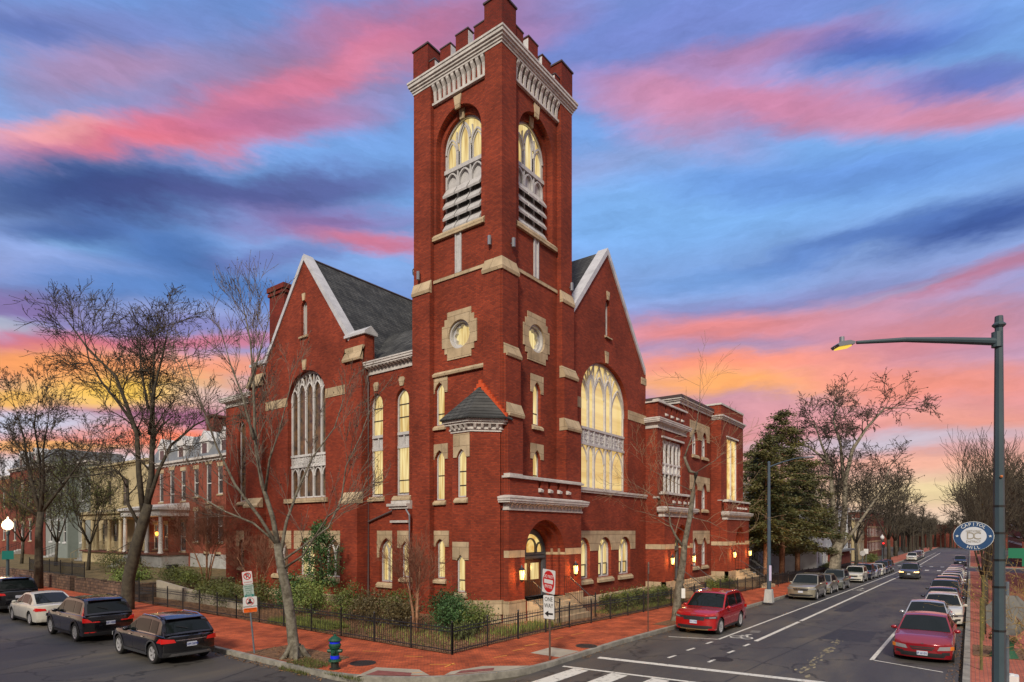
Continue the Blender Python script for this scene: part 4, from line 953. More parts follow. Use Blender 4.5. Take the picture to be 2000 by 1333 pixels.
# ---------------------------------------------------------------- the ground, roads and pavements
def zg(x, y=0):
    if x <= -1: return 0.0
    if x <= 75: return -.019*(x+1)
    return max(-1.444-.006*(x-75), -2.8)
def sheet(name, poly, off, m, thick=0, cell=None, bump=0, holes=(), kind='structure'):
    """flat polygon draped on the street slope; thick gives it a solid edge"""
    import bmesh
    loops = [poly]+list(holes); pts = [p for l in loops for p in l]
    tris = tessellate_polygon([[Vector((p[0], p[1], 0)) for p in l] for l in loops])
    bm = bmesh.new(); vs = [bm.verts.new((p[0], p[1], 0)) for p in pts]
    for t in tris:
        try: bm.faces.new([vs[i] for i in t])
        except ValueError: pass
    for x in (-1, 75, 300): bmesh.ops.bisect_plane(bm, geom=bm.verts[:]+bm.edges[:]+bm.faces[:], plane_co=(x, 0, 0), plane_no=(1, 0, 0))
    if cell:
        x0 = min(p[0] for p in pts); x1 = max(p[0] for p in pts); y0 = min(p[1] for p in pts); y1 = max(p[1] for p in pts)
        for k in range(1, int((x1-x0)/cell)): bmesh.ops.bisect_plane(bm, geom=bm.verts[:]+bm.edges[:]+bm.faces[:], plane_co=(x0+k*cell, 0, 0), plane_no=(1, 0, 0))
        for k in range(1, int((y1-y0)/cell)): bmesh.ops.bisect_plane(bm, geom=bm.verts[:]+bm.edges[:]+bm.faces[:], plane_co=(0, y0+k*cell, 0), plane_no=(0, 1, 0))
    bmesh.ops.recalc_face_normals(bm, faces=bm.faces)
    for f in bm.faces:
        if f.normal.z < 0: f.normal_flip()
    if thick:
        r = bmesh.ops.extrude_face_region(bm, geom=bm.faces[:])
        top = [v for v in r['geom'] if isinstance(v, bmesh.types.BMVert)]; ts = set(top)
        for v in bm.verts: v.co.z = zg(v.co.x)+off-(0 if v in ts else thick)
        bmesh.ops.recalc_face_normals(bm, faces=bm.faces)
    else:
        for v in bm.verts: v.co.z = zg(v.co.x)+off+(random.uniform(-bump, bump) if bump else 0)
    me = bpy.data.meshes.new(name); bm.to_mesh(me); bm.free(); me.materials.append(m)
    o = bpy.data.objects.new(name, me); COL.objects.link(o)
    if kind: o['kind'] = kind
    return o
def asphalt():
    m = bpy.data.materials.new('asphalt'); m.use_nodes = True; nt = m.node_tree; N = nt.nodes; K = nt.links; b = N['Principled BSDF']
    g = N.new('ShaderNodeNewGeometry')
    def noise(sc, det, scl=(1, 1, 1)):
        mp = N.new('ShaderNodeMapping'); mp.inputs['Scale'].default_value = scl; K.new(g.outputs['Position'], mp.inputs[0])
        n = N.new('ShaderNodeTexNoise'); n.inputs['Scale'].default_value = sc; n.inputs['Detail'].default_value = det; n.inputs['Roughness'].default_value = .65; K.new(mp.outputs[0], n.inputs['Vector']); return n.outputs[0]
    def ramp(v, stops):
        r = N.new('ShaderNodeValToRGB'); K.new(v, r.inputs[0]); E = r.color_ramp.elements
        E[0].position, E[0].color = stops[0][0], (*stops[0][1], 1); E[1].position, E[1].color = stops[-1][0], (*stops[-1][1], 1)
        for p, c in stops[1:-1]: e = E.new(p); e.color = (*c, 1)
        return r.outputs[0]
    base = ramp(noise(.35, 8, (.35, 1.4, 1)), [(.28, (.034, .033, .032)), (.5, (.066, .061, .055)), (.74, (.14, .118, .085))])
    fine = ramp(noise(38, 3), [(.3, (.75, .75, .75)), (.7, (1.25, 1.25, 1.25))])
    mx = N.new('ShaderNodeMix'); mx.data_type = 'RGBA'; mx.blend_type = 'MULTIPLY'; mx.inputs[0].default_value = 1; K.new(base, mx.inputs[6]); K.new(fine, mx.inputs[7])
    vo = N.new('ShaderNodeTexVoronoi'); vo.feature = 'DISTANCE_TO_EDGE'; vo.inputs['Scale'].default_value = .22
    nn = N.new('ShaderNodeTexNoise'); nn.inputs['Scale'].default_value = .8; nn.inputs['Detail'].default_value = 6; K.new(g.outputs['Position'], nn.inputs['Vector'])
    va = N.new('ShaderNodeVectorMath'); va.operation = 'MULTIPLY_ADD'; K.new(nn.outputs['Color'], va.inputs[0]); va.inputs[1].default_value = (3, 3, 0); K.new(g.outputs['Position'], va.inputs[2]); K.new(va.outputs[0], vo.inputs['Vector'])
    cr = ramp(vo.outputs['Distance'], [(0, (.25, .25, .25)), (.008, (.3, .3, .3)), (.018, (1, 1, 1))])
    m2 = N.new('ShaderNodeMix'); m2.data_type = 'RGBA'; m2.blend_type = 'MULTIPLY'; m2.inputs[0].default_value = .8; K.new(mx.outputs[2], m2.inputs[6]); K.new(cr, m2.inputs[7])
    K.new(m2.outputs[2], b.inputs['Base Color'])
    rr = N.new('ShaderNodeMapRange'); K.new(noise(.35, 8, (.35, 1.4, 1)), rr.inputs[0]); rr.inputs['To Min'].default_value = .45; rr.inputs['To Max'].default_value = .8; K.new(rr.outputs[0], b.inputs['Roughness'])
    bp = N.new('ShaderNodeBump'); bp.inputs['Strength'].default_value = .35; bp.inputs['Distance'].default_value = .01; K.new(noise(60, 2), bp.inputs['Height']); K.new(bp.outputs[0], b.inputs['Normal'])
    return m
ASPH = asphalt()
PAV = brickmat('brick_paving', (.60, .125, .045), (.36, .075, .035), (.17, .06, .035), bw=.20, rh=.10, ms=.007, plane='flat', big=.9, stain=(.45, .80), rot=45)
PAV2 = brickmat('brick_paving_pale', (.50, .15, .09), (.40, .11, .07), (.25, .12, .09), bw=.20, rh=.10, ms=.007, plane='flat', big=.6, stain=(.6, .9))
CURB = mat('granite_curb', (.25, .235, .20), .8, var=.35, vscale=3, bump=.3)
CONC = mat('concrete', (.36, .32, .25), .85, var=.2, vscale=1.2, bump=.25, bscale=30)
SOIL = mat('leafy_soil', (.10, .062, .035), .95, var=.6, vscale=9, bump=.8, bscale=25, var2=(.26, .13, .06, 1))
MULCH = mat('leaf_mulch', (.16, .075, .035), .95, var=.6, vscale=6, bump=.9, bscale=22, var2=(.42, .22, .11, 1))
EARTH = mat('far_ground', (.07, .06, .04), .95, var=.4, vscale=.3)
PAINT = mat('road_paint', (.50, .48, .43), .6, var=.62, vscale=7, bump=.1, var2=(.66, .64, .57, 1)); PAINT.node_tree.nodes['Color Ramp'].color_ramp.elements[1].position = .46
GRASS = mat('grass', (.06, .09, .02), .9, var=.5, vscale=4, bump=.6, bscale=30, var2=(.16, .17, .04, 1))
TACT = mat('tactile_paver', (.22, .07, .06), .8, var=.3, vscale=4, bump=.5, bscale=60)
sheet('ground', [(-600, -600), (1400, -600), (1400, 1200), (-600, 1200)], -.06, EARTH)
sheet('road', [(-30, -90), (-11, -90), (-11, -17), (86, -17), (86, -120), (102, -120), (102, -17), (500, -17), (500, -6.5), (102, -6.5), (102, 160), (86, 160), (86, -6.5), (-11, -6.5), (-11, 260), (-30, 260)], 0, ASPH)
def arc(cx, cy, r, a0, a1, n=10): return [(cx+r*cos(R_(a0+(a1-a0)*i/n)), cy+r*sin(R_(a0+(a1-a0)*i/n))) for i in range(n+1)]
cor = arc(-5.5, -1, 5.5, 180, 270); cin = arc(-5.5, -1, 5.32, 180, 270)
ce = arc(82, -2.5, 4, 270, 360, 6); cei = arc(82, -2.5, 3.82, 270, 360, 6)
sheet('curb', [(-11, 260)]+cor+ce+[(86, 160), (85.8, 160)]+cei[::-1]+cin[::-1]+[(-10.82, 260)], .15, CURB, thick=.4)
sheet('pavement', [(-10.82, 260)]+cin+cei+[(85.8, 160), (83, 160), (83, -3.0), (-6.76, -3.0), (-6.76, 260)], .152, PAV, thick=.35)
s2 = arc(-6.5, -21.5, 4.4, 180, 90, 8); s2i = arc(-6.5, -21.5, 4.22, 180, 90, 8)
sheet('curb', [(-10.9, -90)]+s2+[(86, -17.1), (86, -90), (85.8, -90), (85.8, -17.28)]+s2i[::-1]+[(-10.72, -90)], .15, CURB, thick=.4)
sheet('pavement', [(-10.72, -90)]+s2i+[(85.8, -17.28), (85.8, -90)], .152, PAV2, thick=.35)
for s, y0, y1 in ((1, -6.5, 160), (-1, -17.1, -160)):
    sheet('curb', [(102, y1), (102, y0), (500, y0), (500, y0+.18*s), (102.2, y0+.18*s), (102.2, y1)], .15, CURB, thick=.4); sheet('pavement', [(102.2, y1), (102.2, y0+.18*s), (500, y0+.18*s), (500, y0+3.6*s), (106, y0+3.6*s), (106, y1)], .152, PAV2, thick=.35)
sheet('garden_bed', [(-6.72, -2.98), (83, -2.98), (83, 30), (-6.72, 30)], .17, MULCH, cell=2.2, bump=.02)
for o_, p in (('tree_pit', [(-10.8, 2.9), (-9.1, 2.9), (-9.15, -.7), (-10.78, -1.2)]), ('tree_pit', [(4.3, -5.5), (7.3, -5.5), (7.3, -6.3), (4.3, -6.3)]), ('tree_pit', [(4.5, -17.35), (7.4, -17.35), (7.4, -18.9), (4.5, -18.9)]), ('tree_pit', [(-10.8, 17.5), (-9.0, 17.5), (-9.0, 20.5), (-10.8, 20.5)]), ('tree_pit', [(44, -6.4), (50, -6.4), (50, -4.6), (44, -4.6)])):
    sheet(o_, p, .162, SOIL)
sheet('concrete_ramp', [(-10.75, -3.0), (-9.6, -2.56), (-9.0, -3.85), (-8.75, -5.15), (-9.9, -3.95), (-10.6, -2.9)][0:3]+[(-9.0, -3.85), (-9.35, -4.65), (-10.2, -3.4)], .158, CONC)
sheet('tactile_strip', [(-10.45, -3.1), (-9.85, -2.95), (-9.45, -4.0), (-9.75, -4.25)], .163, TACT)
sheet('concrete_ramp', [(-9.05, -4.95), (-8.6, -4.8), (-7.45, -5.1), (-6.8, -5.9), (-6.5, -6.25), (-7.55, -6.0)], .158, CONC)
sheet('tactile_strip', [(-8.75, -5.1), (-7.75, -5.75), (-7.45, -5.55), (-8.35, -4.98)], .163, TACT)
sheet('concrete_pad', [(-4.9, -5.1), (-3.6, -5.1), (-3.6, -6.3), (-4.9, -6.3)], .158, CONC)
def paint(name, polys, m=PAINT, off=.006):
    for p in polys: sheet(name, p, off, m)
def bar(x0, y0, x1, y1, w):
    d = Vector((x1-x0, y1-y0)).normalized(); n = Vector((-d.y, d.x))*w/2
    return [(x0+n.x, y0+n.y), (x1+n.x, y1+n.y), (x1-n.x, y1-n.y), (x0-n.x, y0-n.y)]
paint('stop_line', [bar(-3.5, -7.0, -2.6, -14.4, .30)])
paint('crosswalk_line', [bar(-5.4, -6.75, -4.4, -14.8, .16), bar(-9.1, -7.4, -8.4, -16.5, .16)], off=.010)
paint('crosswalk_bar', [bar(-8.9-.02*k, -7.35-1.27*k, -5.42+.15*k, -7.35-1.27*k-.1, .55) for k in range(7)])
paint('lane_line', [bar(2.26, -7.15, 2.95, -9.0, .11), bar(2.97, -9.02, 84, -9.02, .11), bar(3.5, -10.34, 11.3, -10.34, .17), bar(11.7, -10.34, 35, -10.30, .17), bar(35.3, -10.3, 84, -10.2, .17),
                    bar(11.9, -14.57, 2.05, -14.57, .13), bar(2.1, -14.57, 1.25, -16.6, .09), bar(104, -10.2, 200, -10.2, .15), bar(104, -9, 200, -9, .1)])
paint('lane_dash', [bar(*q, .11) for q in ((-2.1, -8.95, -1.55, -9.0), (-.4, -8.97, .3, -9.0), (1.55, -9.0, 2.2, -9.03), (.1, -10.3, .75, -10.33), (-1.95, -10.3, -1.4, -10.33), (1.95, -10.32, 2.65, -10.34))])
paint('crosswalk_bar', [bar(86.5, -7.6-1.5*k, 88.6, -7.6-1.5*k, .5) for k in range(7)]+[bar(99.5, -7.6-1.5*k, 101.6, -7.6-1.5*k, .5) for k in range(7)])
WORN = mat('worn_paint', (.24, .21, .14), .8, var=.5, vscale=9, var2=(.42, .36, .22, 1))
random.seed(5); wp = []
for i in range(60):
    u = random.random(); x = -2.2+8.5*u+random.gauss(0, .15); y = -13.1+.15*u+random.gauss(0, .10); r = random.uniform(.03, .13)
    wp.append([(x+cos(a)*r*random.uniform(1.2, 2.6), y+sin(a)*r*random.uniform(.3, .7)) for a in [2*pi*j/7 for j in range(7)]])
for i in range(26): x, y, r = random.uniform(-9, 12), random.uniform(-14, -7.5), random.uniform(.01, .03); wp.append([(x+cos(a)*r, y+sin(a)*r) for a in [2*pi*j/5 for j in range(5)]])
b = MB()
for q in wp: b.add([(x, y, zg(x)+.005) for x, y in q], [tuple(range(len(q)))])
tag(b.build('worn_marking', WORN, fix=False), kind='stuff')
TAR = mat('tar_patch', (.026, .026, .027), .6, var=.3, vscale=5)
paint('tar_patch', [[(6, -12.2), (9.8, -12.4), (10.0, -13.9), (6.3, -14.0)], [(18, -10.8), (26, -10.9), (26.1, -11.8), (18.1, -11.7)], bar(-20, -3, -11.3, 1.2, .05), bar(-19, 6, -14.2, 8.2, .05), bar(-6, -11.5, 14, -12.6, .04)], TAR, .003)
# bicycle stencil: two wheels, frame, rider, arrow
def ringpoly(cx, cy, r, w): return [(cx+cos(2*pi*i/20)*r*1.4, cy+sin(2*pi*i/20)*r) for i in range(20)], [(cx+cos(2*pi*i/20)*(r-w)*1.4, cy+sin(2*pi*i/20)*(r-w)) for i in range(20)]
for bx in (4.1, 37.5):
    o_, i_ = ringpoly(bx, -9.82, .25, .07); sheet('bicycle_symbol', o_, .006, PAINT, holes=[i_]); o_, i_ = ringpoly(bx, -9.38, .25, .07) ; sheet('bicycle_symbol', o_, .006, PAINT, holes=[i_])
    paint('bicycle_symbol', [bar(bx+.15, -9.8, bx+.8, -9.6, .09), bar(bx+.8, -9.6, bx+.2, -9.4, .09), bar(bx+.6, -9.75, bx+.65, -9.4, .09), bar(bx+.85, -9.55, bx+1.15, -9.7, .1)], off=.010)
    paint('bicycle_symbol', [bar(bx+1.9, -9.6, bx+2.9, -9.6, .12), [(bx+1.75, -9.6), (bx+2.2, -9.32), (bx+2.2, -9.88)]] if bx > 20 else [bar(bx+1.8, -9.45, bx+2.0, -9.8, .08), bar(bx+2.2, -9.4, bx+2.35, -9.75, .08)], off=.014)
OCH = mat('utility_mark_paint', (.75, .33, .06), .7)
paint('utility_mark', [bar(-8.2, -.2, -7.9, -.75, .05), bar(-7.9, -2.0, -7.6, -2.6, .05), bar(-8.3, -3.6, -7.8, -4.25, .06), bar(-8.3, -4.25, -7.7, -4.1, .06), bar(-6.3, -4.6, -5.7, -4.7, .05), bar(-5.0, -4.4, -4.4, -4.5, .05), bar(-4.0, -4.2, -3.3, -4.3, .06), bar(-2.2, -4.3, -1.6, -4.35, .05), bar(-1.0, -4.35, 0, -4.4, .04), bar(-9.6, -3.9, -9.2, -4.2, .05)], OCH, .16)
MH = mat('cast_iron', (.035, .03, .028), .6, bump=.8, bscale=50, metal=.3)
def manhole(x, y, r, off, lab):
    m_ = MB(); m_.lathe((x, y, zg(x)+off), [(r, -.05), (r, .006), (r-.04, .008), (r-.05, .003), (.01, .004)], 24)
    for k in range(-3, 4): m_.box(x-r*.7, y+k*r*.2-.012, zg(x)+off, x+r*.7, y+k*r*.2+.012, zg(x)+off+.007)
    tag(m_.build('manhole_cover', MH), lab, 'manhole cover')
manhole(-9.45, -1.75, .42, .155, 'round iron cover in the brick sidewalk right of the hydrant'); manhole(-2.6, -6.0, .40, .155, 'round iron cover near the curb behind the one way sign'); manhole(-1.2, -10.5, .38, .0, 'round iron cover in the asphalt past the stop line')
# fallen leaves along gutters and on the beds
def leaves(name, regions, n, m_, s=(.02, .05)):
    b = MB()
    for i in range(n):
        x0, y0, x1, y1, dz = random.choice(regions); x = random.uniform(x0, x1); y = random.uniform(y0, y1); a = random.uniform(0, pi); r = random.uniform(*s)
        z = zg(x)+dz+random.uniform(.004, .03); q = random.uniform(-.015, .03)
        b.add([(x+cos(a)*r, y+sin(a)*r, z), (x-sin(a)*r*.6, y+cos(a)*r*.6, z+q), (x-cos(a)*r, y-sin(a)*r, z), (x+sin(a)*r*.6, y-cos(a)*r*.6, z+q*.5)], [(0, 1, 2, 3)])
    return tag(b.build(name, m_, fix=False), kind='stuff')
LEAFB = mat('dry_leaf', (.24, .10, .035), .8, var=.5, vscale=8, var2=(.45, .26, .12, 1))
leaves('fallen_leaves', [(-6.7, -3, -4.5, 22, .18)]*5+[(-4.5, -2.9, 25, -1.8, .18)]*2+[(-4.5, 2, -1.6, 22, .18)]*2, 9000, LEAFB, (.03, .065))
leaves('fallen_leaves', [(-11.35, -2.2, -11.02, 12, .0)]*3+[(-10.8, -1, -9.2, 2.8, .165)]*2+[(-4, -6.75, 20, -6.53, 0)]*2+[(-3, -17.05, 40, -16.7, 0)]*6+[(4.5, -18.8, 7.4, -17.35, .16)], 2200, LEAFB, (.02, .05))
tuft = MB()
def blades(b, x0, y0, x1, y1, dz, n, h=(.05, .14), w=.008):
    for i in range(n):
        x = random.uniform(x0, x1); y = random.uniform(y0, y1); a = random.uniform(0, 2*pi); H_ = random.uniform(*h); z = zg(x)+dz; t = random.uniform(.1, .7)*H_
        b.add([(x-cos(a)*w, y-sin(a)*w, z), (x+cos(a)*w, y+sin(a)*w, z), (x+sin(a)*t, y-cos(a)*t, z+H_)], [(0, 1, 2)])
blades(tuft, -10.95, -1.3, -10.2, .2, .16, 900); blades(tuft, -11.2, -1.2, -10.9, .3, .0, 500); blades(tuft, -10.95, -3.4, -10.75, -1.6, .1, 300)
tag(tuft.build('grass', GRASS, fix=False), kind='stuff')
tuft = MB(); blades(tuft, -6.6, 4.3, -5.2, 8.6, .18, 4200, (.12, .32), .014); blades(tuft, -6.4, -2.6, -3, 4, .18, 700, (.1, .3), .014); blades(tuft, -3, -2.7, 1, -1.4, .18, 700, (.15, .4), .016); blades(tuft, 6, -2.8, 16, -1.2, .18, 1500, (.1, .25), .014)
tag(tuft.build('ground_cover', mat('bright_groundcover', (.14, .19, .035), .8, var=.5, vscale=3, var2=(.30, .34, .07, 1)), fix=False), kind='stuff')

# ---------------------------------------------------------------- iron fences
def iron_fence(p0, p1, label, h=.98, off=.17, post=1.9, thick=1.0, grp='black iron fences round the gardens'):
    p0, p1 = Vector(p0), Vector(p1); L = (p1-p0).length; d = (p1-p0)/L; t = empty('iron_fence', (0, 0, 0), label=label, cat='fence')
    P = lambda s, z: Vector((p0.x+d.x*s, p0.y+d.y*s, zg(p0.x+d.x*s)+off+z))
    n = max(1, round(L/post)); b = MB()
    for k in range(n):
        s0, s1 = L*k/n, L*(k+1)/n
        for z in (.12, h-.22, h-.1): b.tube(P(s0, z), P(s1, z), .018*thick, .018*thick, 4)
    k = 0; s = .06
    while s < L:
        b.tube(P(s, .02), P(s, h-.02), .0115*thick, .0115*thick, 4); b.add([P(s, h+.07)]+[P(s, h-.03)+Vector((cos(a)*.017*thick, sin(a)*.017*thick, 0)) for a in (0, 2.1, 4.2)], [(0, 1, 2), (0, 2, 3), (0, 3, 1)]); s += .115
    b.build('panel', IRON, t, fix=False)
    for k in range(n+1):
        q = MB(); q.tube(P(L*k/n, -.1), P(L*k/n, h+.08), .034*thick, .034*thick, 6); q.blob(P(L*k/n, h+.12), .042, 6, 4); q.build('post', IRON, t)
iron_fence((-6.76, -3.14), (-6.76, 11), 'long black iron picket fence beside the church garden on the left street'); iron_fence((-6.76, 11), (-6.76, 22), 'far stretch of black picket fence behind the dark parked cars')
iron_fence((-6.76, -3.14), (18.0, -3.14), 'black iron picket fence in front of the corner porch and arched windows')
iron_fence((21.2, -3.14), (41, -3.14), 'black iron picket fence beyond the second porch steps, left of the blue pole'); iron_fence((41.5, -3.14), (80, -3.14), 'distant black iron fence beyond the conifers', post=3)
# ---------------------------------------------------------------- cars
def paintmat(name, c, rough=.25, metal=.3, coat=1):
    m = mat(name, c, rough, metal, coat=coat); m.node_tree.nodes['Principled BSDF'].inputs['Coat Roughness'].default_value = .06; return m
CGLASS = mat('car_glass', (.008, .012, .012), .04, spec=.28)
RUBBER = mat('tyre_rubber', (.018, .018, .018), .8); PLAS = mat('black_plastic', (.02, .02, .022), .5); CHROME = mat('chrome', (.62, .62, .63), .18, 1); ALLOY = mat('alloy', (.50, .50, .52), .35, .35)
HLG = mat('headlight_glass', (.34, .35, .37), .1, .3, coat=1); TLG = mat('taillight_red', (.42, .012, .012), .15, 0, coat=1, emit=(.5, .01, .005, 1), estr=.35); AMB = mat('amber_lens', (.7, .2, .02), .2, coat=1)
HLON = mat('headlight_lit', (.9, .6, .3), emit=srgb(255, 190, 110), estr=5)
PLATE = mat('licence_plate', (.55, .58, .68), .4); PBLUE = mat('plate_blue', (.03, .06, .28), .5)
def text_mesh(s, size, m_, loc, rot, parent=None, name='lettering', ext=.002, align='CENTER', sx=1):
    c = bpy.data.curves.new(name, 'FONT'); c.body = s; c.size = size; c.align_x = align; c.align_y = 'CENTER'; c.extrude = ext; c.resolution_u = 3
    o = bpy.data.objects.new(name, c); me = bpy.data.meshes.new_from_object(o); bpy.data.objects.remove(o); bpy.data.curves.remove(c)
    me.materials.append(m_); o = bpy.data.objects.new(name, me); COL.objects.link(o); o.location = loc; o.rotation_euler = rot; o.scale = (sx, 1, 1)
    if parent: o.parent = parent
    return o
def interp(P, x):
    if x <= P[0][0]: return P[0][1]
    for (a, b), (c, d) in zip(P, P[1:]):
        if x <= c: return b+(d-b)*(x-a)/(c-a)
    return P[-1][1]
def smooth(P, x, e=.12): return (interp(P, x-e)+2*interp(P, x)+interp(P, x+e))/4
RIMS = {}
def wheel_mesh(R, rim_m, spokes, w=.22):
    k = (round(R, 3), rim_m.name, spokes)
    if k in RIMS: return RIMS[k]
    t = MB(); n = 28; vs = []; pr = [(R*.68, -w/2+.01), (R*.9, -w/2), (R*.98, -w/2+.03), (R, -w/4), (R, w/4), (R*.98, w/2-.03), (R*.9, w/2), (R*.68, w/2-.01), (R*.66, w/2-.04), (R*.66, -w/2+.04)]
    for i in range(n):
        a = 2*pi*i/n
        for r, y in pr: vs.append((cos(a)*r, y, sin(a)*r))
    q = len(pr); t.add(vs, [(i*q+j, ((i+1) % n)*q+j, ((i+1) % n)*q+(j+1) % q, i*q+(j+1) % q) for i in range(n) for j in range(q)])
    to = t.build('wheel', RUBBER, smooth=False); tm = to.data; bpy.data.objects.remove(to)
    r = MB(); y1 = w/2-.012     # outer side is +y
    def annulus(r0, r1, ya, yb):
        vs = []; 
        for i in range(n):
            a = 2*pi*i/n; vs += [(cos(a)*r0, ya, sin(a)*r0), (cos(a)*r1, yb, sin(a)*r1)]
        r.add(vs, [(2*i, 2*((i+1) % n), 2*((i+1) % n)+1, 2*i+1) for i in range(n)])
    annulus(R*.70, R*.60, y1, y1-.015); annulus(R*.60, R*.58, y1-.015, -.02); 
    for s in range(spokes):
        a = 2*pi*s/spokes; d = .11 if spokes > 6 else .17
        for sg in ((-1, 1) if spokes <= 6 else (0,)):
            aa = a+sg*.12; p = []
            for rr, hw_, yy in ((R*.1, .025, y1-.03), (R*.62, R*d*.45, y1-.012)):
                for q_ in (-1, 1): p.append((cos(aa)*rr-sin(aa)*hw_*q_, yy, sin(aa)*rr+cos(aa)*hw_*q_))
            p += [(x, y-.03, z) for x, y, z in p]; r.add(p, [(0, 1, 3, 2), (4, 6, 7, 5), (0, 2, 6, 4), (1, 5, 7, 3)])
    r.add([(cos(2*pi*i/12)*R*.16, y1-.02, sin(2*pi*i/12)*R*.16) for i in range(12)], [tuple(range(12))])
    ro = r.build('rim', rim_m); rm = ro.data; bpy.data.objects.remove(ro)
    dk = MB(); dk.add([(cos(2*pi*i/20)*R*.62, -.02, sin(2*pi*i/20)*R*.62) for i in range(20)], [tuple(range(20))]); do = dk.build('brake_disc', MH); dm = do.data; bpy.data.objects.remove(do)
    RIMS[k] = (tm, rm, dm); return RIMS[k]
def car(x, y, rz, label, grp, paint, kind='sedan', L=4.7, W=1.8, H=1.45, name='parked_car', R=.33, wb=2.75, rim=None, spokes=10, clad=None, rails=False, lit=False, plate=None, rear='std', front='std', detail=True, fx=None, badge=None, z=None, hl='std'):
    """local +x is forward. Body and cabin are lofted; lamps, plates, glass and trim are patches lying on the same surfaces"""
    t = empty(name, (x, y, zg(x) if z is None else z), rz, label=label, cat='car', group=grp)
    hL = L/2; xf = hL-(.86 if kind != 'suv' else .84); xr = xf-wb; sill = .2 if kind != 'suv' else .26
    belt = H*(.635 if kind != 'suv' else .625); roof = H
    if kind == 'sedan': cow, wt, rt, rb = hL-1.28, hL-2.05, -hL+1.55, -hL+.62
    elif kind == 'hatch': cow, wt, rt, rb = hL-1.15, hL-1.95, -hL+.85, -hL+.22
    else: cow, wt, rt, rb = hL-1.36, hL-2.14, -hL+.60, -hL+.15
    nose = belt-(.26 if kind != 'suv' else .17); trunk = belt-.02 if kind != 'sedan' else belt+.03
    TOP = [(-hL, trunk-.06), (-hL+.12, trunk), (rb, trunk+.0), (rt, belt+.01), (wt, belt-.01), (cow, belt), (hL-.55, (nose+belt)/2+.05), (hL-.15, nose+.02), (hL, nose-.04)]
    topz = lambda x_: smooth(TOP, x_, .1)
    def hw(x_):
        u = max(0, (abs(x_)-hL*.55)/(hL*.45)); return W/2*(1-.10*u*u)
    def sy(x_, z_):      # side surface half width at height z
        tz = topz(x_); u = (z_-sill)/max(.1, tz-sill); u = max(0, min(1.05, u))
        return hw(x_)*(.955+.045*sin(min(1, u*1.7)*pi/2)-.055*max(0, (u-.62)/.38)**1.6)
    fzc = .48 if kind != 'suv' else .55
    def nx(y_, z_): 
        q = abs(y_)/(W/2); s = max(0, z_-fzc); return hL-.30*q**3.2-.42*s*s*(1.1 if kind != 'suv' else .55)-.5*max(0, .42-z_)**2*2
    def tx(y_, z_):
        q = abs(y_)/(W/2); s = max(0, z_-.62); return -hL+.22*q**3.4+.22*s*s+.6*max(0, .45-z_)**2*2
    Ra = R+.055
    def low(x_):
        z_ = sill
        for xc in (xf, xr):
            if abs(x_-xc) < Ra: z_ = max(z_, R+math.sqrt(Ra*Ra-(x_-xc)**2))
        return z_
    st = sorted(set([round(-hL+i*L/44, 4) for i in range(45)]+[round(c+Ra*k_, 4) for c in (xf, xr) for k_ in (-1.001, -.96, -.85, -.7, -.5, -.25, 0, .25, .5, .7, .85, .96, 1.001)]))
    nr = 7; ring = []; b = MB()
    def cl(x_, y_, z_): return (max(tx(y_, z_), min(nx(y_, z_), x_)), y_, z_)
    for x_ in st:
        lo, tz = low(x_), topz(x_); r = []
        for j in range(nr+1): z_ = lo+(tz-lo)*j/nr; r.append((x_, sy(x_, z_), z_))
        e = r[-1][1]
        for f_, dz in ((.93, .022), (.8, .034), (.5, .048), (0, .055)): r.append((x_, e*f_, tz+dz*(1 if cow-.2 < x_ or x_ < rb+.2 else .5)))
        full = r+[(p[0], -p[1], p[2]) for p in reversed(r[:-1])]
        full = [cl(*p) for p in full]; ring.append(full)
    m_ = len(ring[0]); vs = [p for r in ring for p in r]
    fs = [(i*m_+j, (i+1)*m_+j, (i+1)*m_+j+1, i*m_+j+1) for i in range(len(st)-1) for j in range(m_-1)]
    b.add(vs, fs)
    for e_, sgn in ((ring[0], 0), (ring[-1], 1)):     # end caps as grids on the nose / tail surface
        rows = []
        for j in range(nr+5):
            pl, pr = e_[j], e_[m_-1-j]; rows.append([(((nx if sgn else tx)(pl[1]+(pr[1]-pl[1])*k/12, pl[2])) if 0 < k < 12 else pl[0], pl[1]+(pr[1]-pl[1])*k/12, pl[2]) for k in range(13)])
        b.add([p for r in rows for p in r], [(i*13+k, (i+1)*13+k, (i+1)*13+k+1, i*13+k+1) for i in range(len(rows)-1) for k in range(12)])
    # cabin
    CT = [(rb-.02, trunk+.0), (rb, trunk+.02), (rt, roof-.05), ((rt+wt)/2-.2, roof), (wt-.25, roof-.012), (wt, roof-.045), (cow, belt+.01), (cow+.02, belt)]
    if kind == 'suv': CT = [(rb-.02, belt), (rb, belt+.02), (rt-.12, roof-.16), (rt, roof-.07), (rt+.4, roof-.02), ((rt+wt)/2, roof), (wt-.2, roof-.012), (wt, roof-.045), (cow, belt+.01), (cow+.02, belt)]
    ct = lambda x_: smooth(CT, x_, .06)
    k1, k2 = (.925, .70) if kind != 'suv' else (.93, .755)
    def cw(x_): u = (ct(x_)-belt)/(roof-belt); u = max(0, min(1, u)); return W/2*(k1+(k2-k1)*u**1.1)*(1-.05*max(0, abs(x_)-1)**2/2)
    def cs(x_, v):       # side glass surface
        z0 = min(belt-.03, ct(x_)); z1 = ct(x_); w0 = sy(x_, belt)*.965; return (x_, w0+(cw(x_)-w0)*v, z0+(z1-z0)*v)
    def cts(x_, s): return (x_, cw(x_)*s, ct(x_)+.045*(1-s*s)*(.4+.6*max(0, min(1, (ct(x_)-belt)/(roof-belt)))))
    xs = [rb+(cow-rb)*i/36 for i in range(37)]; rg = []
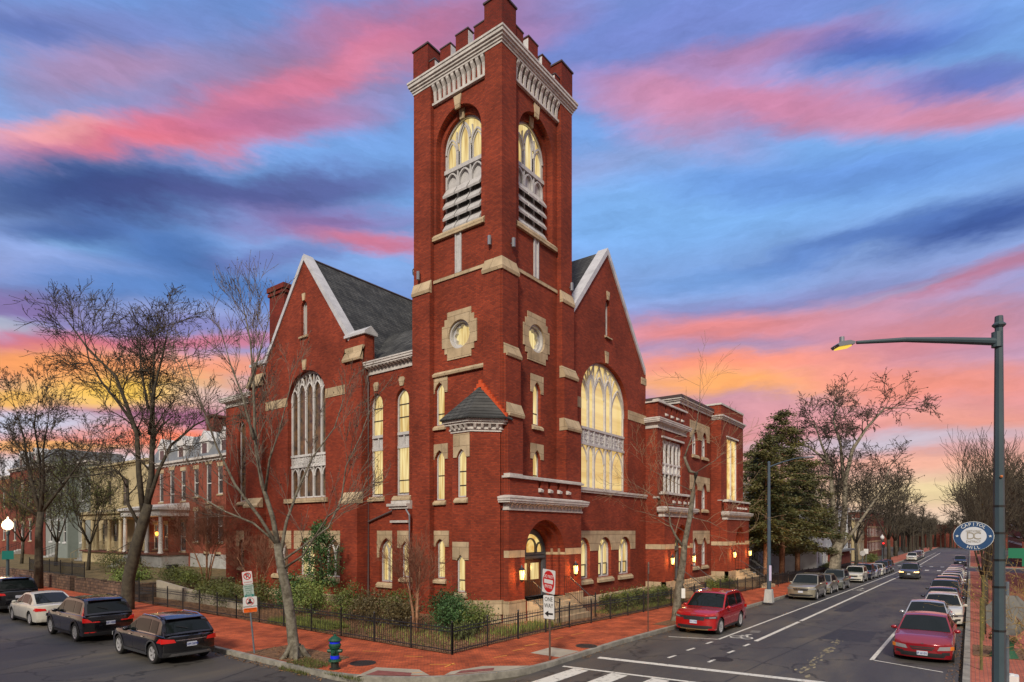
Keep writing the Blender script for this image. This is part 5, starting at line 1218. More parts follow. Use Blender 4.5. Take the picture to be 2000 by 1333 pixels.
    for x_ in xs: rg.append([cs(x_, v) for v in (0, .35, .7, 1)]+[cts(x_, s) for s in (.9, .6, .3, 0, -.3, -.6, -.9)]+[(p[0], -p[1], p[2]) for p in [cs(x_, v) for v in (1, .7, .35, 0)]])
    m_ = len(rg[0]); b.add([p for r in rg for p in r], [(i*m_+j, (i+1)*m_+j, (i+1)*m_+j+1, i*m_+j+1) for i in range(36) for j in range(m_-1)])
    body = b.build('body', paint, t, smooth=True); md = body.modifiers.new('edge', 'EDGE_SPLIT'); md.split_angle = R_(38)
    # glass patches
    def grid(f, us, vs_, mb): mb.add([f(u, v) for u in us for v in vs_], [(i*len(vs_)+j, (i+1)*len(vs_)+j, (i+1)*len(vs_)+j+1, i*len(vs_)+j+1) for i in range(len(us)-1) for j in range(len(vs_)-1)])
    lin = lambda a, c, n: [a+(c-a)*i/n for i in range(n+1)]
    of = .007
    g = MB(); grid(lambda u, v: (lambda p: (p[0]+of*.6, p[1], p[2]+of))(cts(u, v)), lin(wt+.03, cow-.03, 8), lin(-.93, .93, 10), g); g.build('windshield', CGLASS, t, smooth=True)
    g = MB(); a_, c_ = (rb+.05, rt-.02) if kind != 'suv' else (rb+.06, rt-.13); f_ = (lambda u, v: (lambda p: (p[0]-of*1.2, p[1], p[2]+of*.8))(cts(u, v))); grid(f_, lin(a_, c_, 7), lin(-.88, .88, 10), g); g.build('rear_window', CGLASS, t, smooth=True)
    mid = (xf+xr)/2+.12; segs = [(mid+.03, cow-.22), (xr+.42 if kind != 'sedan' else rt+.02, mid-.03)]
    if kind != 'sedan': segs.append((rt+.12, xr+.34))
    elif True: segs.append((rt-.42, rt-.04))
    for s in (-1, 1):
        for a_, c_ in segs:
            if c_-a_ < .1: continue
            g = MB(); grid(lambda u, v: (lambda p: (p[0], s*(p[1]+of), p[2]+.003))(cs(u, v)), lin(a_, c_, 8), lin(.16, .86, 4), g); g.build('side_window', CGLASS, t, smooth=True)
    # patches on body surfaces
    def npatch(nm, q, m__, o=.01, f=nx, parent=None, sg=1, nu=6, nv=3):
        mb = MB(); P = lambda u, v: (lambda y_, z_: (f(y_, z_)+o*sg, y_, z_))(*[(q[0][i]*(1-u)+q[1][i]*u)*(1-v)+(q[3][i]*(1-u)+q[2][i]*u)*v for i in (0, 1)])
        us, vs_ = lin(0, 1, nu), lin(0, 1, nv); grid(P, us, vs_, mb)
        bd = [P(u, 0) for u in us]+[P(1, v) for v in vs_[1:]]+[P(u, 1) for u in us[-2::-1]]+[P(0, v) for v in vs_[-2:0:-1]]; k = len(bd)
        mb.add(bd+[(p[0]-.05*sg, p[1]*.99, p[2]) for p in bd], [(i, (i+1) % k, k+(i+1) % k, k+i) for i in range(k)])
        return mb.build(nm, m__, parent or t, fix=False)
    def spatch(nm, x0, z0, x1, z1, m__, s, o=.008, x2=None, x3=None):
        mb = MB(); grid(lambda u, v: (lambda x_, z_: (x_, s*(sy(x_, z_)+o), z_))((x0+(x1-x0)*u)*(1-v)+((x2 if x2 is not None else x0)+((x3 if x3 is not None else x1)-(x2 if x2 is not None else x0))*u)*v, z0+(z1-z0)*v), lin(0, 1, 5), lin(0, 1, 3), mb); return mb.build(nm, m__, t, fix=False)
    hy = W/2; N_ = nose
    hm = HLON if lit else HLG
    for s in (-1, 1):
        if front == 'low': npatch('headlight', [(s*.42, N_-.17), (s*hy*.97, N_-.15), (s*hy*.97, N_-.02), (s*.48, N_-.05)], hm)
        elif front == 'big': npatch('headlight', [(s*.50, N_-.15), (s*hy*.98, N_-.13), (s*hy*.985, N_-.02), (s*.50, N_-.05)], mat('smoked_headlight', (.05, .05, .055), .08, .2, coat=1)); npatch('headlight', [(s*.66, N_-.12), (s*hy*.94, N_-.11), (s*hy*.95, N_-.06), (s*.66, N_-.07)], HLG, .016)
        else: npatch('headlight', [(s*.48, N_-.12), (s*hy*.99, N_-.13), (s*hy*.98, N_+.0), (s*.50, N_-.06)], hm)
        if front == 'low': npatch('turn_signal', [(s*hy*.87, N_-.15), (s*hy*.985, N_-.14), (s*hy*.985, N_-.02), (s*hy*.87, N_-.03)], AMB, .016)
        if detail: npatch('fog_lamp', [(s*.55, .34), (s*.76, .34), (s*.76, .44), (s*.55, .43)], PLAS, .006)
    npatch('grille', [(-.44, N_-.22), (.44, N_-.22), (.50, N_-.05), (-.50, N_-.05)] if front != 'low' else [(-.28, N_-.18), (.28, N_-.18), (.36, N_-.07), (-.36, N_-.07)], PLAS, .012)
    if front in ('std', 'big') and detail:
        npatch('grille_trim', [(-.46, N_-.065), (.46, N_-.065), (.47, N_-.045), (-.47, N_-.045)], CHROME, .018); npatch('grille_trim', [(-.40, N_-.125), (.40, N_-.125), (.41, N_-.11), (-.41, N_-.11)], CHROME, .016)
    if front == 'low': npatch('grille_trim', [(-.3, N_-.13), (.3, N_-.13), (.3, N_-.115), (-.3, N_-.115)], paint, .018)
    npatch('lower_intake', [(-.60, sill+.05), (.60, sill+.05), (.68, sill+.19), (-.68, sill+.19)], PLAS, .008, nu=10)
    if front == 'big': npatch('skid_plate', [(-.6, sill+.0), (.6, sill+.0), (.62, sill+.045), (-.62, sill+.045)], mat('bronze_trim', (.4, .27, .14), .4, .6), .014)
    if plate and 'f' in plate:
        npatch('license_plate', [(-.155, N_-.36), (.155, N_-.36), (.155, N_-.22), (-.155, N_-.22)], PLATE, .03, nu=1, nv=1)
        text_mesh(plate[2:], .10, PBLUE, (nx(0, N_-.29)+.034, 0, N_-.29), (pi/2, 0, pi/2), t)
    else: npatch('license_plate', [(-.155, N_-.36), (.155, N_-.36), (.155, N_-.22), (-.155, N_-.22)], PLATE, .03, nu=1, nv=1)
    # tail
    T = belt
    if rear == 'vertical':
        for s in (-1, 1):
            npatch('taillight', [(s*hy*.62, T-.24), (s*hy*.96, T-.24), (s*hy*.97, T-.06), (s*hy*.80, T-.10)], TLG, .012, tx, sg=-1)
            npatch('taillight', [(s*hy*.38, T-.245), (s*hy*.63, T-.245), (s*hy*.63, T-.205), (s*hy*.42, T-.205)], TLG, .010, tx, sg=-1)
            mb = MB(); grid(lambda u, v: (lambda p: (p[0]-.01, s*(p[1]+.012), p[2]))(cs(u, v)), [rt-.24, rt-.10], [.0, .4, .8], mb) ; mb.build('taillight', TLG, t, fix=False)
            npatch('reflector', [(s*.5, .40), (s*.86, .40), (s*.86, .43), (s*.5, .43)], TLG, .012, tx, sg=-1)
    else:
        for s in (-1, 1): npatch('taillight', [(s*hy*.55, T-.20), (s*hy*.985, T-.22), (s*hy*.985, T-.06), (s*hy*.60, T-.10)], TLG, .014, tx, sg=-1, nu=8); spatch('taillight', tx(hy, T-.1)-.02 if False else -hL+.24, T-.21, -hL+.52, T-.07, TLG, s, .012, -hL+.26, -hL+.40)
    if kind != 'sedan' or rear == 'chrome': npatch('tailgate_trim', [(-.5, T-.155), (.5, T-.155), (.5, T-.125), (-.5, T-.125)], CHROME if rear == 'chrome' else PLAS, .012, tx, sg=-1)
    npatch('license_plate', [(-.155, T-.36), (.155, T-.36), (.155, T-.22), (-.155, T-.22)], PLATE, .03, tx, sg=-1, nu=1, nv=1)
    if plate and 'r' in plate[:2]: text_mesh(plate[2:], .10, PBLUE, (tx(0, T-.29)-.034, 0, T-.29), (pi/2, 0, -pi/2), t)
    if badge: text_mesh(badge[1], badge[2], CHROME, ((nx if badge[0] == 'f' else tx)(0, badge[3])+(.03 if badge[0] == 'f' else -.03), 0, badge[3]), (pi/2, 0, pi/2 if badge[0] == 'f' else -pi/2), t, sx=badge[4])
    npatch('rear_bumper', [(-hy*.93, sill+.02), (hy*.93, sill+.02), (hy*.93, sill+.16), (-hy*.93, sill+.16)], PLAS if kind != 'sedan' else paint, .014, tx, sg=-1, nu=10)
    if rear == 'chrome': npatch('bumper_trim', [(-.7, sill+.03), (.7, sill+.03), (.62, sill+.12), (-.62, sill+.12)], CHROME, .02, tx, sg=-1, nu=10)
    if detail and kind != 'sedan':
        w_ = MB(); p = cts(rb+.12, .0); w_.path([(p[0]-.03, .02, p[2]+.02), (cts(rb+.2, .4)[0]-.03, .35, cts(rb+.2, .4)[2]+.02)], .012, 5); w_.build('wiper', PLAS, t)
        sp = MB(); z_ = roof-.02; sp.add([(rt+.1, -.58, z_), (rt+.1, .58, z_), (rt-.14, .60, z_-.035), (rt-.14, -.60, z_-.035), (rt+.1, -.58, z_+.03), (rt+.1, .58, z_+.03), (rt-.14, .60, z_-.01), (rt-.14, -.60, z_-.01)], [(0, 1, 2, 3), (7, 6, 5, 4), (0, 4, 5, 1), (1, 5, 6, 2), (2, 6, 7, 3), (3, 7, 4, 0)]); sp.build('spoiler', paint, t)
    for s in (-1, 1):
        mb = MB(); mx_ = cow-.30; yb = cs(mx_, .15)[1]; zb = belt+.06
        mb.blob((mx_, s*(yb+.14), zb), .085, 10, 6, (.8, 1.25, .85)); mb.tube((mx_+.03, s*(yb-.02), zb-.04), (mx_+.02, s*(yb+.1), zb-.02), .022, .022, 6); mb.build('mirror', paint, t, smooth=True)
        if detail:
            for x_ in (mid, cow-.1, xr+.36 if kind != 'sedan' else xr+.42): spatch('door_seam', x_-.006, sill+.08, x_+.006, topz(x_)-.03, PLAS, s, .0035)
            for x_ in (mid-.32, mid+.75) if False else (mid+.14, xr+.62): spatch('door_handle', x_, belt-.11, x_+.17, belt-.08, paint if clad is None else CHROME, s, .03)
            if fx == 'chrome': 
                mb = MB(); grid(lambda u, v: (lambda p: (p[0], s*(p[1]+.012), p[2]))(cs(u, v)), lin(rt+.15, cow-.25, 10), [.10, .15], mb); mb.build('window_trim', CHROME, t, fix=False)
        spatch('sill_trim', xr+Ra+.02, sill-.01, xf-Ra-.02, sill+.09, clad or PLAS, s, .012)
        if clad:
            for xc in (xf, xr):
                mb = MB(); vs = []
                for i in range(15):
                    a = pi*(i/14)
                    for rr in (Ra-.005, Ra+.06): x_ = xc+cos(a)*rr; z_ = R+sin(a)*rr; vs.append((x_, s*(sy(x_, z_)+.016), z_))
                mb.add(vs, [(2*i, 2*i+2, 2*i+3, 2*i+1) for i in range(14)]); mb.build('arch_trim', clad, t, fix=False)
        if rails:
            mb = MB(); mb.path([(wt-.1, s*cw(wt-.1)*.95, roof-.03), (wt-.25, s*cw(0)*.95, roof+.035), (rt+.45, s*cw(rt+.4)*.95, roof+.035), (rt+.15, s*cw(rt+.2)*.95, roof-.04)], .018, 6); mb.build('roof_rail', CHROME if rails == 'chrome' else PLAS, t)
    ub = MB(); ub.box(-hL+.35, -W/2*.86, sill-.04, hL-.35, W/2*.86, sill+.30); ub.build('underbody', PLAS, t)
    tm, rm, dm = wheel_mesh(R, rim or ALLOY, spokes)
    for xc in (xf, xr):
        for s in (-1, 1):
            o = bpy.data.objects.new('wheel', tm); COL.objects.link(o); o.parent = t; o.location = (xc, s*(W/2-.125), R); o.rotation_euler = (0, random.uniform(0, 6), 0 if s > 0 else pi)
            for nm, me in (('rim', rm), ('brake_disc', dm)): q = bpy.data.objects.new(nm, me); COL.objects.link(q); q.parent = o
    return t
BLK = paintmat('black_car_paint', (.006, .006, .008), .18, .1); WHP = paintmat('white_car_paint', (.62, .60, .53), .3, .0); REDP = paintmat('bright_red_car_paint', (.42, .006, .008), .25, .2)
MAR = paintmat('dark_red_car_paint', (.27, .008, .016), .25, .2); SILV = paintmat('silver_car_paint', (.42, .43, .46), .3, .5); GREYC = paintmat('grey_car_paint', (.07, .075, .085), .3, .4)
BRZ = paintmat('bronze_car_paint', (.33, .30, .23), .3, .5); BLU = paintmat('dark_blue_car_paint', (.015, .02, .04), .25, .2); OFFW = paintmat('off_white_car_paint', (.58, .56, .50), .3, 0); GRN = paintmat('grey_green_car_paint', (.17, .18, .16), .3, .4)
GL = 'cars parked nose away along the left street'; GC = 'cars parked along the church side of the avenue'; GR = 'cars parked along the right curb of the avenue'
DKCLAD = mat('dark_cladding', (.045, .048, .055), .45)
car(-12.4, 5.6, pi/2, 'small black hatchback crossover with silver roof rails, nearest car on the left street', GL, BLK, 'suv', 4.42, 1.82, 1.50, R=.345, wb=2.70, spokes=5, clad=DKCLAD, rails='chrome', rear='chrome', plate='r GM 2698', fx='chrome')
car(-12.45, 12.4, pi/2, 'black estate SUV with tall red tail lamps behind the small black crossover', GL, BLK, 'suv', 4.69, 1.90, 1.66, R=.37, wb=2.86, spokes=10, rear='vertical', clad=PLAS, rails='black', plate='r GF 1006')
car(-12.3, 18.8, pi/2, 'white sedan parked in front of the black estate SUV', GL, WHP, 'sedan', 4.65, 1.78, 1.45, R=.32, wb=2.70, spokes=9)
car(-12.1, 26.0, pi/2, 'large black SUV at the left picture edge beyond the white sedan', GL, BLK, 'suv', 5.1, 2.0, 1.85, R=.39, wb=3.0, rails='black', spokes=6)
car(6.0, -7.72, pi, 'bright red SUV parked below the crooked bare tree', GC, REDP, 'suv', 4.80, 1.90, 1.70, R=.37, wb=2.81, spokes=10, front='big', plate='f FR 1743', clad=None, rails='chrome', fx='chrome', badge=('f', 'KIA', .10, .905, 1.6))
car(26.6, -7.75, pi, 'bronze SUV parked nearest beyond the blue light pole', GC, BRZ, 'suv', 4.79, 1.91, 1.73, R=.37, wb=2.79, spokes=5, rails='black')
car(32.6, -7.7, pi, 'small bronze hatchback just behind the bronze SUV', GC, BRZ, 'hatch', 4.4, 1.76, 1.5, spokes=5)
car(38.3, -7.7, pi, 'grey green compact SUV third behind the blue light pole', GC, GRN, 'suv', 4.6, 1.86, 1.68, R=.36, rails='black')
car(51.2, -7.6, pi, 'white crossover with dark lower bumper beyond the gap in parking', GC, OFFW, 'suv', 4.86, 1.88, 1.62, R=.36, wb=2.74, clad=PLAS, rails='black')
for x, p, k, lb in ((57.3, BLU, 'suv', 'dark blue SUV directly behind the white crossover'), (63.0, SILV, 'sedan', 'silver sedan behind the dark blue SUV on the church side'), (68.6, WHP, 'hatch', 'white hatchback fourth from the far crossing on the church side'), (74.0, BLU, 'suv', 'dark SUV second from the far crossing on the church side'), (79.2, BLK, 'suv', 'black SUV last before the far crossing on the church side')):
    car(x, -7.65, pi, lb, GC, p, k, 4.5, 1.82, 1.7 if k == 'suv' else 1.48, detail=False)
car(63.2, -11.65, pi, 'dark grey SUV with lit headlights driving down the avenue', None, GREYC, 'suv', 4.7, 1.95, 1.78, name='moving_car', R=.38, lit=True, rails='black')
car(5.1, -15.98, pi, 'dark red sedan with sunroof nearest on the right', GR, MAR, 'sedan', 4.80, 1.78, 1.45, R=.32, wb=2.71, front='low', plate='f JF 6101', badge=('f', 'H', .09, .70, 1.2))
car(11.0, -15.75, pi, 'silver hatchback directly behind the dark red sedan', GR, SILV, 'sedan', 4.4, 1.74, 1.46)
car(16.5, -16.15, pi, 'cream white hatchback behind the silver car on the right', GR, OFFW, 'hatch', 4.3, 1.78, 1.47, front='big')
car(21.9, -16.0, pi, 'dark blue sedan fourth in the right hand row', GR, BLU, 'sedan', 4.7, 1.82, 1.47)
for x, p, k, lb in ((27.5, GREYC, 'suv', 'grey SUV with roof rails fifth in the right hand row'), (33.2, BLK, 'suv', 'black SUV sixth in the right hand row'), (38.8, SILV, 'sedan', 'silver sedan seventh in the right hand row'), (44.3, WHP, 'sedan', 'white sedan eighth in the right hand row'), (49.8, SILV, 'sedan', 'silver sedan ninth in the right hand row'), (55.4, OFFW, 'hatch', 'off white hatchback tenth in the right hand row'), (61, WHP, 'hatch', 'white hatchback beside the moving car'), (67, GRN, 'sedan', 'green grey sedan far along the right curb'), (73, BLU, 'sedan', 'dark blue sedan last along the right curb before the crossing')):
    car(x, -15.95, pi, lb, GR, p, k, 4.6, 1.82, 1.66 if k == 'suv' else 1.47, detail=False, rails='black' if k == 'suv' else False)
for x, y, p, lb in ((126.5, -7.8, OFFW, 'white SUV beyond the far crossing on the left'), (132, -7.8, GREYC, 'grey SUV behind the white one beyond the far crossing'), (137.5, -7.8, BLU, 'dark SUV third beyond the far crossing'), (143, -7.8, SILV, 'silver SUV fourth beyond the far crossing'), (149, -7.8, OFFW, 'white SUV fifth beyond the far crossing'), (110, -15.9, BLU, 'blue SUV beyond the far crossing on the right')):
    car(x, y, pi, lb, 'cars parked beyond the far crossing', p, 'suv', 4.7, 1.86, 1.68, detail=False)
# ---------------------------------------------------------------- trees and shrubs
RV = Vector((.6037, -.7972, 0)); DV = Vector((.7972, .6037, 0))
BARK = mat('grey_brown_bark', (.12, .095, .065), .9, var=.5, vscale=5, bump=.9, bscale=14, var2=(.24, .22, .17, 1))
BARKD = mat('dark_bark', (.045, .036, .028), .9, var=.4, vscale=4, bump=.8, bscale=14, var2=(.09, .075, .05, 1))
BARKP = mat('mottled_plane_bark', (.16, .13, .09), .85, var=.5, vscale=3.5, bump=.4, bscale=9, var2=(.33, .29, .22, 1))
BARKR = mat('rust_bark', (.22, .10, .055), .85, var=.4, vscale=6, bump=.5, bscale=14, var2=(.48, .25, .14, 1))
BUD = mat('dark_buds', (.03, .022, .016), .9)
def wob(a, b, n, amt):
    a, b = Vector(a), Vector(b); L = (b-a).length; out = [a]
    for i in range(1, n): out.append(a.lerp(b, i/n)+Vector([random.gauss(0, amt*L) for _ in range(3)]))
    return out+[b]
def perp(d):
    v = Vector((random.gauss(0, 1), random.gauss(0, 1), random.gauss(0, 1))); v -= d*v.dot(d)
    return v.normalized() if v.length > 1e-4 else Vector((1, 0, 0))
class Tree:
    def __init__(s, seed, spread=.9, up=.25, ratio=.68, minr=.007, maxlev=4, kids=4, buds=0, wiggle=.05, leafn=0, lsz=.05): 
        s.__dict__.update(locals()); s.rng = random.seed(seed); s.T = MB(); s.C = MB(); s.B = MB(); s.Lf = MB(); s.n = 0
    def limb(s, pts, r0, r1, kids=None, lev=0, start=.25):
        pts = [Vector(p) for p in pts]; n = len(pts); rs = [r0+(r1-r0)*i/(n-1) for i in range(n)]
        s.T.path(pts, rs, 9 if r0 > .08 else 6)
        L = sum((pts[i+1]-pts[i]).length for i in range(n-1)); k = kids if kids is not None else max(3, int(L*1.6))
        for j in range(k):
            u = start+(1-start)*(j+random.random())/k; f = u*(n-1); i = min(n-2, int(f)); p = pts[i].lerp(pts[i+1], f-i); d = (pts[i+1]-pts[i]).normalized()
            r = max(s.minr*1.2, rs[i]*random.uniform(.28, .5)); s.br(p, (d*random.uniform(.5, 1)+perp(d)*s.spread+Vector((0, 0, s.up))).normalized(), random.uniform(.7, 1.2)*s.base, r, 1)
        s.br(pts[-1], (pts[-1]-pts[-2]).normalized(), s.base*.8, r1, 1)
    def br(s, p, d, L, r, lev):
        if L < .12: return
        s.n += 1; k = 4 if L > .8 else 3; pts = [p]; q = p
        for i in range(k):
            d = (d+perp(d)*s.wiggle*random.uniform(1, 4)+Vector((0, 0, s.up*.12))).normalized(); q = q+d*L/k; pts.append(q)
        rs = [max(s.minr*.8, r*(1-.55*i/k)) for i in range(k+1)]
        s.C.path(pts, rs, 5 if r > .03 else 3)
        if lev >= s.maxlev:
            for _ in range(s.buds):
                c = random.choice(pts[1:])+Vector([random.uniform(-.05, .05) for _ in range(3)]); z = s.bsz*random.uniform(.6, 1.3)
                s.B.add([c+Vector([random.uniform(-z, z) for _ in range(3)]) for _ in range(3)], [(0, 1, 2)])
            for _ in range(s.leafn):
                c = random.choice(pts[1:])+Vector([random.uniform(-.2, .2) for _ in range(3)]); z = s.lsz
                s.Lf.add([c+Vector([random.uniform(-z, z) for _ in range(3)]) for _ in range(4)], [(0, 1, 2, 3)])
            return
        m = s.kids if lev < 3 else max(2, s.kids-1)
        for j in range(m):
            u = (j+1)/m if j else random.uniform(.3, .6); i = min(k-1, int(u*k)); pp = pts[i].lerp(pts[i+1], min(1, u*k-i)) if i < k else pts[-1]
            dd = (pts[i+1]-pts[i]).normalized(); s.br(pp, (dd+perp(dd)*s.spread*random.uniform(.5, 1.15)+Vector((0, 0, s.up*random.uniform(.2, 1)))).normalized(), L*random.uniform(s.ratio-.12, s.ratio+.14), rs[i]*random.uniform(.45, .7), lev+1)
    base = 2.0; bsz = .03
    def done(s, name, loc, label, bark, tw=None, grp=None, leafm=None, cat='tree', rot=0):
        t = empty(name, loc, rot, label=label, cat=cat, group=grp)
        s.T.build('trunk', bark, t, smooth=True, fix=False); c = s.C.build('crown', tw or bark, t, fix=False)
        if s.B.v: s.B.build('buds', BUD, c, fix=False)
        if s.Lf.v: s.Lf.build('leaves', leafm, c, fix=False)
        return t
def LP(pts, dep=None):      # (lateral, height[, depth]) metres in the plane across the view -> local offsets
    out = []
    for i, p in enumerate(pts): out.append(RV*p[0]+Vector((0, 0, p[1]))+DV*(p[2] if len(p) > 2 else 0))
    return out
def px(k, bx, by, L, dep=0):
    n = len(L); return LP([((x-bx)*k, (by-y)*k, dep*i/(n-1)) for i, (x, y) in enumerate(L)])
GB = 'bare winter street trees'
# tree in front of the left gable
T = Tree(3, spread=.6, up=.38, maxlev=3, kids=4, buds=3, wiggle=.05, minr=.0075); T.base = 1.05; T.bsz = .03
k, bx, by = .0173, 578, 1283
T.T.path(px(k, bx, by, [(580, 1293), (578, 1278), (574, 1255), (568, 1200), (560, 1150), (549, 1100), (543, 1062)]), [.34, .24, .18, .165, .155, .14, .12], 14)
for f in range(5):
    a = 2*pi*f/5+.4; T.T.path([Vector((cos(a)*.16, sin(a)*.16, .4)), Vector((cos(a)*.34, sin(a)*.34, .10)), Vector((cos(a)*.6, sin(a)*.6, -.08))], [.10, .09, .03], 6)
T.limb(px(k, bx, by, [(545, 1068), (532, 1010), (510, 945), (497, 880), (492, 830), (488, 740), (480, 660), (466, 600)], .5), .09, .018, 20)
T.limb(px(k, bx, by, [(543, 1066), (512, 1010), (470, 950), (440, 880), (415, 800), (392, 720)], -.8), .065, .016, 9)
T.limb(px(k, bx, by, [(497, 860), (465, 770), (430, 700), (405, 640)], 1.2), .05, .012, 8); T.limb(px(k, bx, by, [(489, 760), (505, 690), (520, 620)], .3), .045, .012, 6)
T.limb(px(k, bx, by, [(549, 1085), (556, 1020), (575, 955), (600, 890), (640, 830), (655, 770)], 1.0), .06, .013, 7)
T.limb(px(k, bx, by, [(552, 1095), (590, 1068), (640, 1030), (664, 975), (672, 910), (700, 850), (716, 800)], .4), .045, .012, 9)
T.limb(px(k, bx, by, [(541, 1060), (500, 1022), (450, 1000), (400, 968), (350, 925)], -.6), .045, .012, 7)
T.limb(px(k, bx, by, [(555, 1110), (600, 1085), (655, 1010), (705, 980)], -1.2), .045, .01, 5); T.limb(px(k, bx, by, [(520, 960), (535, 900), (560, 850), (590, 760)], -.9), .05, .012, 6)
T.done('bare_tree', (-10.25, .75, .14), 'tall bare tree with forked mottled trunk in the bed behind the fire hydrant', BARK, mat('twig_brown', (.10, .07, .05), .9, var=.4, vscale=6, var2=(.22, .17, .13, 1)), GB)
# big dark tree at left
T = Tree(11, spread=.95, up=.12, maxlev=4, kids=4, buds=2, wiggle=.06, ratio=.68, minr=.013); T.base = 1.45; T.bsz = .05
k, bx, by = .0278, 262, 1190
T.T.path(px(k, bx, by, [(258, 1200), (260, 1180), (262, 1130), (276, 1070), (290, 1020), (300, 985)]), [.40, .33, .30, .29, .27, .22], 12)
T.limb(px(k, bx, by, [(296, 1000), (303, 930), (302, 850), (300, 760), (298, 690)], .6), .20, .04, 15)
T.limb(px(k, bx, by, [(292, 1015), (284, 930), (282, 850), (262, 790), (245, 740), (195, 690), (160, 640)], -.5), .16, .03, 16, start=.3)
T.limb(px(k, bx, by, [(285, 850), (240, 790), (200, 745), (170, 700), (150, 620)], .8), .09, .02, 10)
T.limb(px(k, bx, by, [(298, 990), (318, 920), (340, 870), (385, 830), (440, 800)], .4), .12, .02, 11, start=.35)
T.limb(px(k, bx, by, [(286, 1032), (262, 985), (262, 940), (240, 920), (200, 930), (140, 935)], -.3), .10, .02, 9)
T.limb(px(k, bx, by, [(302, 850), (320, 760), (345, 690), (360, 650)], -1), .09, .02, 10); T.limb(px(k, bx, by, [(300, 800), (275, 720), (262, 660)], 1), .08, .02, 8)
nst = T.C; c0 = RV*1.0+Vector((0, 0, 12.9))
for _ in range(90):
    d = perp(Vector((0, 0, 1)))*random.uniform(.1, .6); p = c0+Vector((d.x, d.y, random.uniform(-.2, .1))); T.C.path([p, p+Vector([random.uniform(-.4, .4), random.uniform(-.4, .4), random.uniform(-.12, .12)])], .014, 3)
T.done('bare_tree', (-8.5, 18.9, .14), 'large dark bare tree with wide crown and bird nest by the black parked cars', BARKD, None, GB)
# tree at far left
T = Tree(5, spread=.95, up=.2, maxlev=4, kids=4, buds=3, wiggle=.06, minr=.014, ratio=.7); T.base = 1.75; T.bsz = .08
k, bx, by = .0376, 75, 1150
T.T.path(px(k, bx, by, [(75, 1160), (76, 1100), (76, 1040), (80, 1000)]), [.34, .27, .24, .22], 10)
for L_, r in (([(79, 1005), (62, 950), (50, 900), (40, 850), (20, 790)], .15), ([(80, 1005), (90, 940), (95, 880), (110, 820)], .15), ([(78, 1010), (50, 985), (10, 950), (-30, 900)], .11), ([(82, 1000), (120, 940), (140, 900), (160, 860)], .12), ([(79, 1000), (80, 900), (70, 830), (80, 780)], .12)): T.limb(px(k, bx, by, L_, random.uniform(-1.5, 1.5)), r, .025, 8)
T.done('bare_tree', (-7.6, 37.3, .14), 'dense dark budding tree at the left edge behind the white sedan', BARKD, None, GB)
LGRN = mat('young_green_leaf', (.10, .15, .03), .7, var=.4, vscale=2, var2=(.26, .30, .07, 1))
for (x, y, h_, sd, lab) in ((-2.75, 42.6, 8.5, 21, 'slender tree with sparse green leaves before the cream house porch'), (-2.4, 52, 9.5, 22, 'small tree with thin green leaves before the grey house'), (-3.0, 60, 8, 23, 'young leafy tree left of the grey house steps')):
    T = Tree(sd, spread=.8, up=.3, maxlev=4, kids=4, wiggle=.07, minr=.014, leafn=5); T.base = 2.0
    T.T.path([(0, 0, -.3), (.1, .05, 1.2), (.15, 0, 2.3)], [.16, .13, .11], 8)
    for q in range(4): a = q*1.6+sd; T.limb([(.15, 0, 2.2), (cos(a)*.8, sin(a)*.8, h_*.45), (cos(a)*1.5, sin(a)*1.5, h_*.75)], .08, .02, 6)
    T.done('leafing_tree', (x, y, 1.0), lab, BARKD, None, 'small trees in the row house yards', LGRN)
# crooked plane tree by the red SUV
T = Tree(8, spread=.9, up=.3, maxlev=3, kids=3, buds=0, wiggle=.09, minr=.007, ratio=.66); T.base = 1.5
k, bx, by = .0251, 1327, 1212
T.T.path(px(k, bx, by, [(1322, 1222), (1325, 1205), (1330, 1150), (1338, 1100), (1342, 1060), (1352, 1010), (1358, 965), (1364, 925), (1352, 922), (1345, 905), (1341, 893)]), [.28, .22, .19, .16, .135, .12, .11, .11, .085, .07, .06], 10)
T.limb(px(k, bx, by, [(1341, 895), (1350, 870), (1364, 835), (1371, 790), (1372, 745)]), .045, .008, 6, start=.2)
T.limb(px(k, bx, by, [(1340, 1070), (1322, 1045), (1312, 1025), (1308, 1000)], -.3), .07, .03, 3)
for a, L_ in enumerate(([(1350, 990), (1310, 985), (1270, 960), (1245, 945)], [(1352, 1010), (1390, 1020), (1415, 1035)], [(1356, 960), (1300, 930), (1275, 915)], [(1345, 1040), (1290, 1010), (1250, 1000)], [(1362, 925), (1400, 900), (1420, 880)])): T.limb(px(k, bx, by, L_, random.uniform(-.6, .6)), .022, .007, 5)
T.done('crooked_tree', (6.3, -5.9, .0), 'crooked pruned plane tree with peeling bark behind the red SUV', BARK, mat('pale_twig', (.26, .18, .11), .9), None)
nt_ = MB(); q = Vector((6.3, -5.9, 0))-DV*.30+RV*.22; F_ = lambda a, h, d=0: tuple(q+RV*a-DV*d+Vector((0, 0, h)))
nt_.slab(F_, rect(-.09, 1.15, .09, 1.62), [], 0, .01); tag(nt_.build('paper_notice', mat('paper', (.75, .75, .72), .8)), 'white paper notice stapled to the crooked plane tree', 'notice')
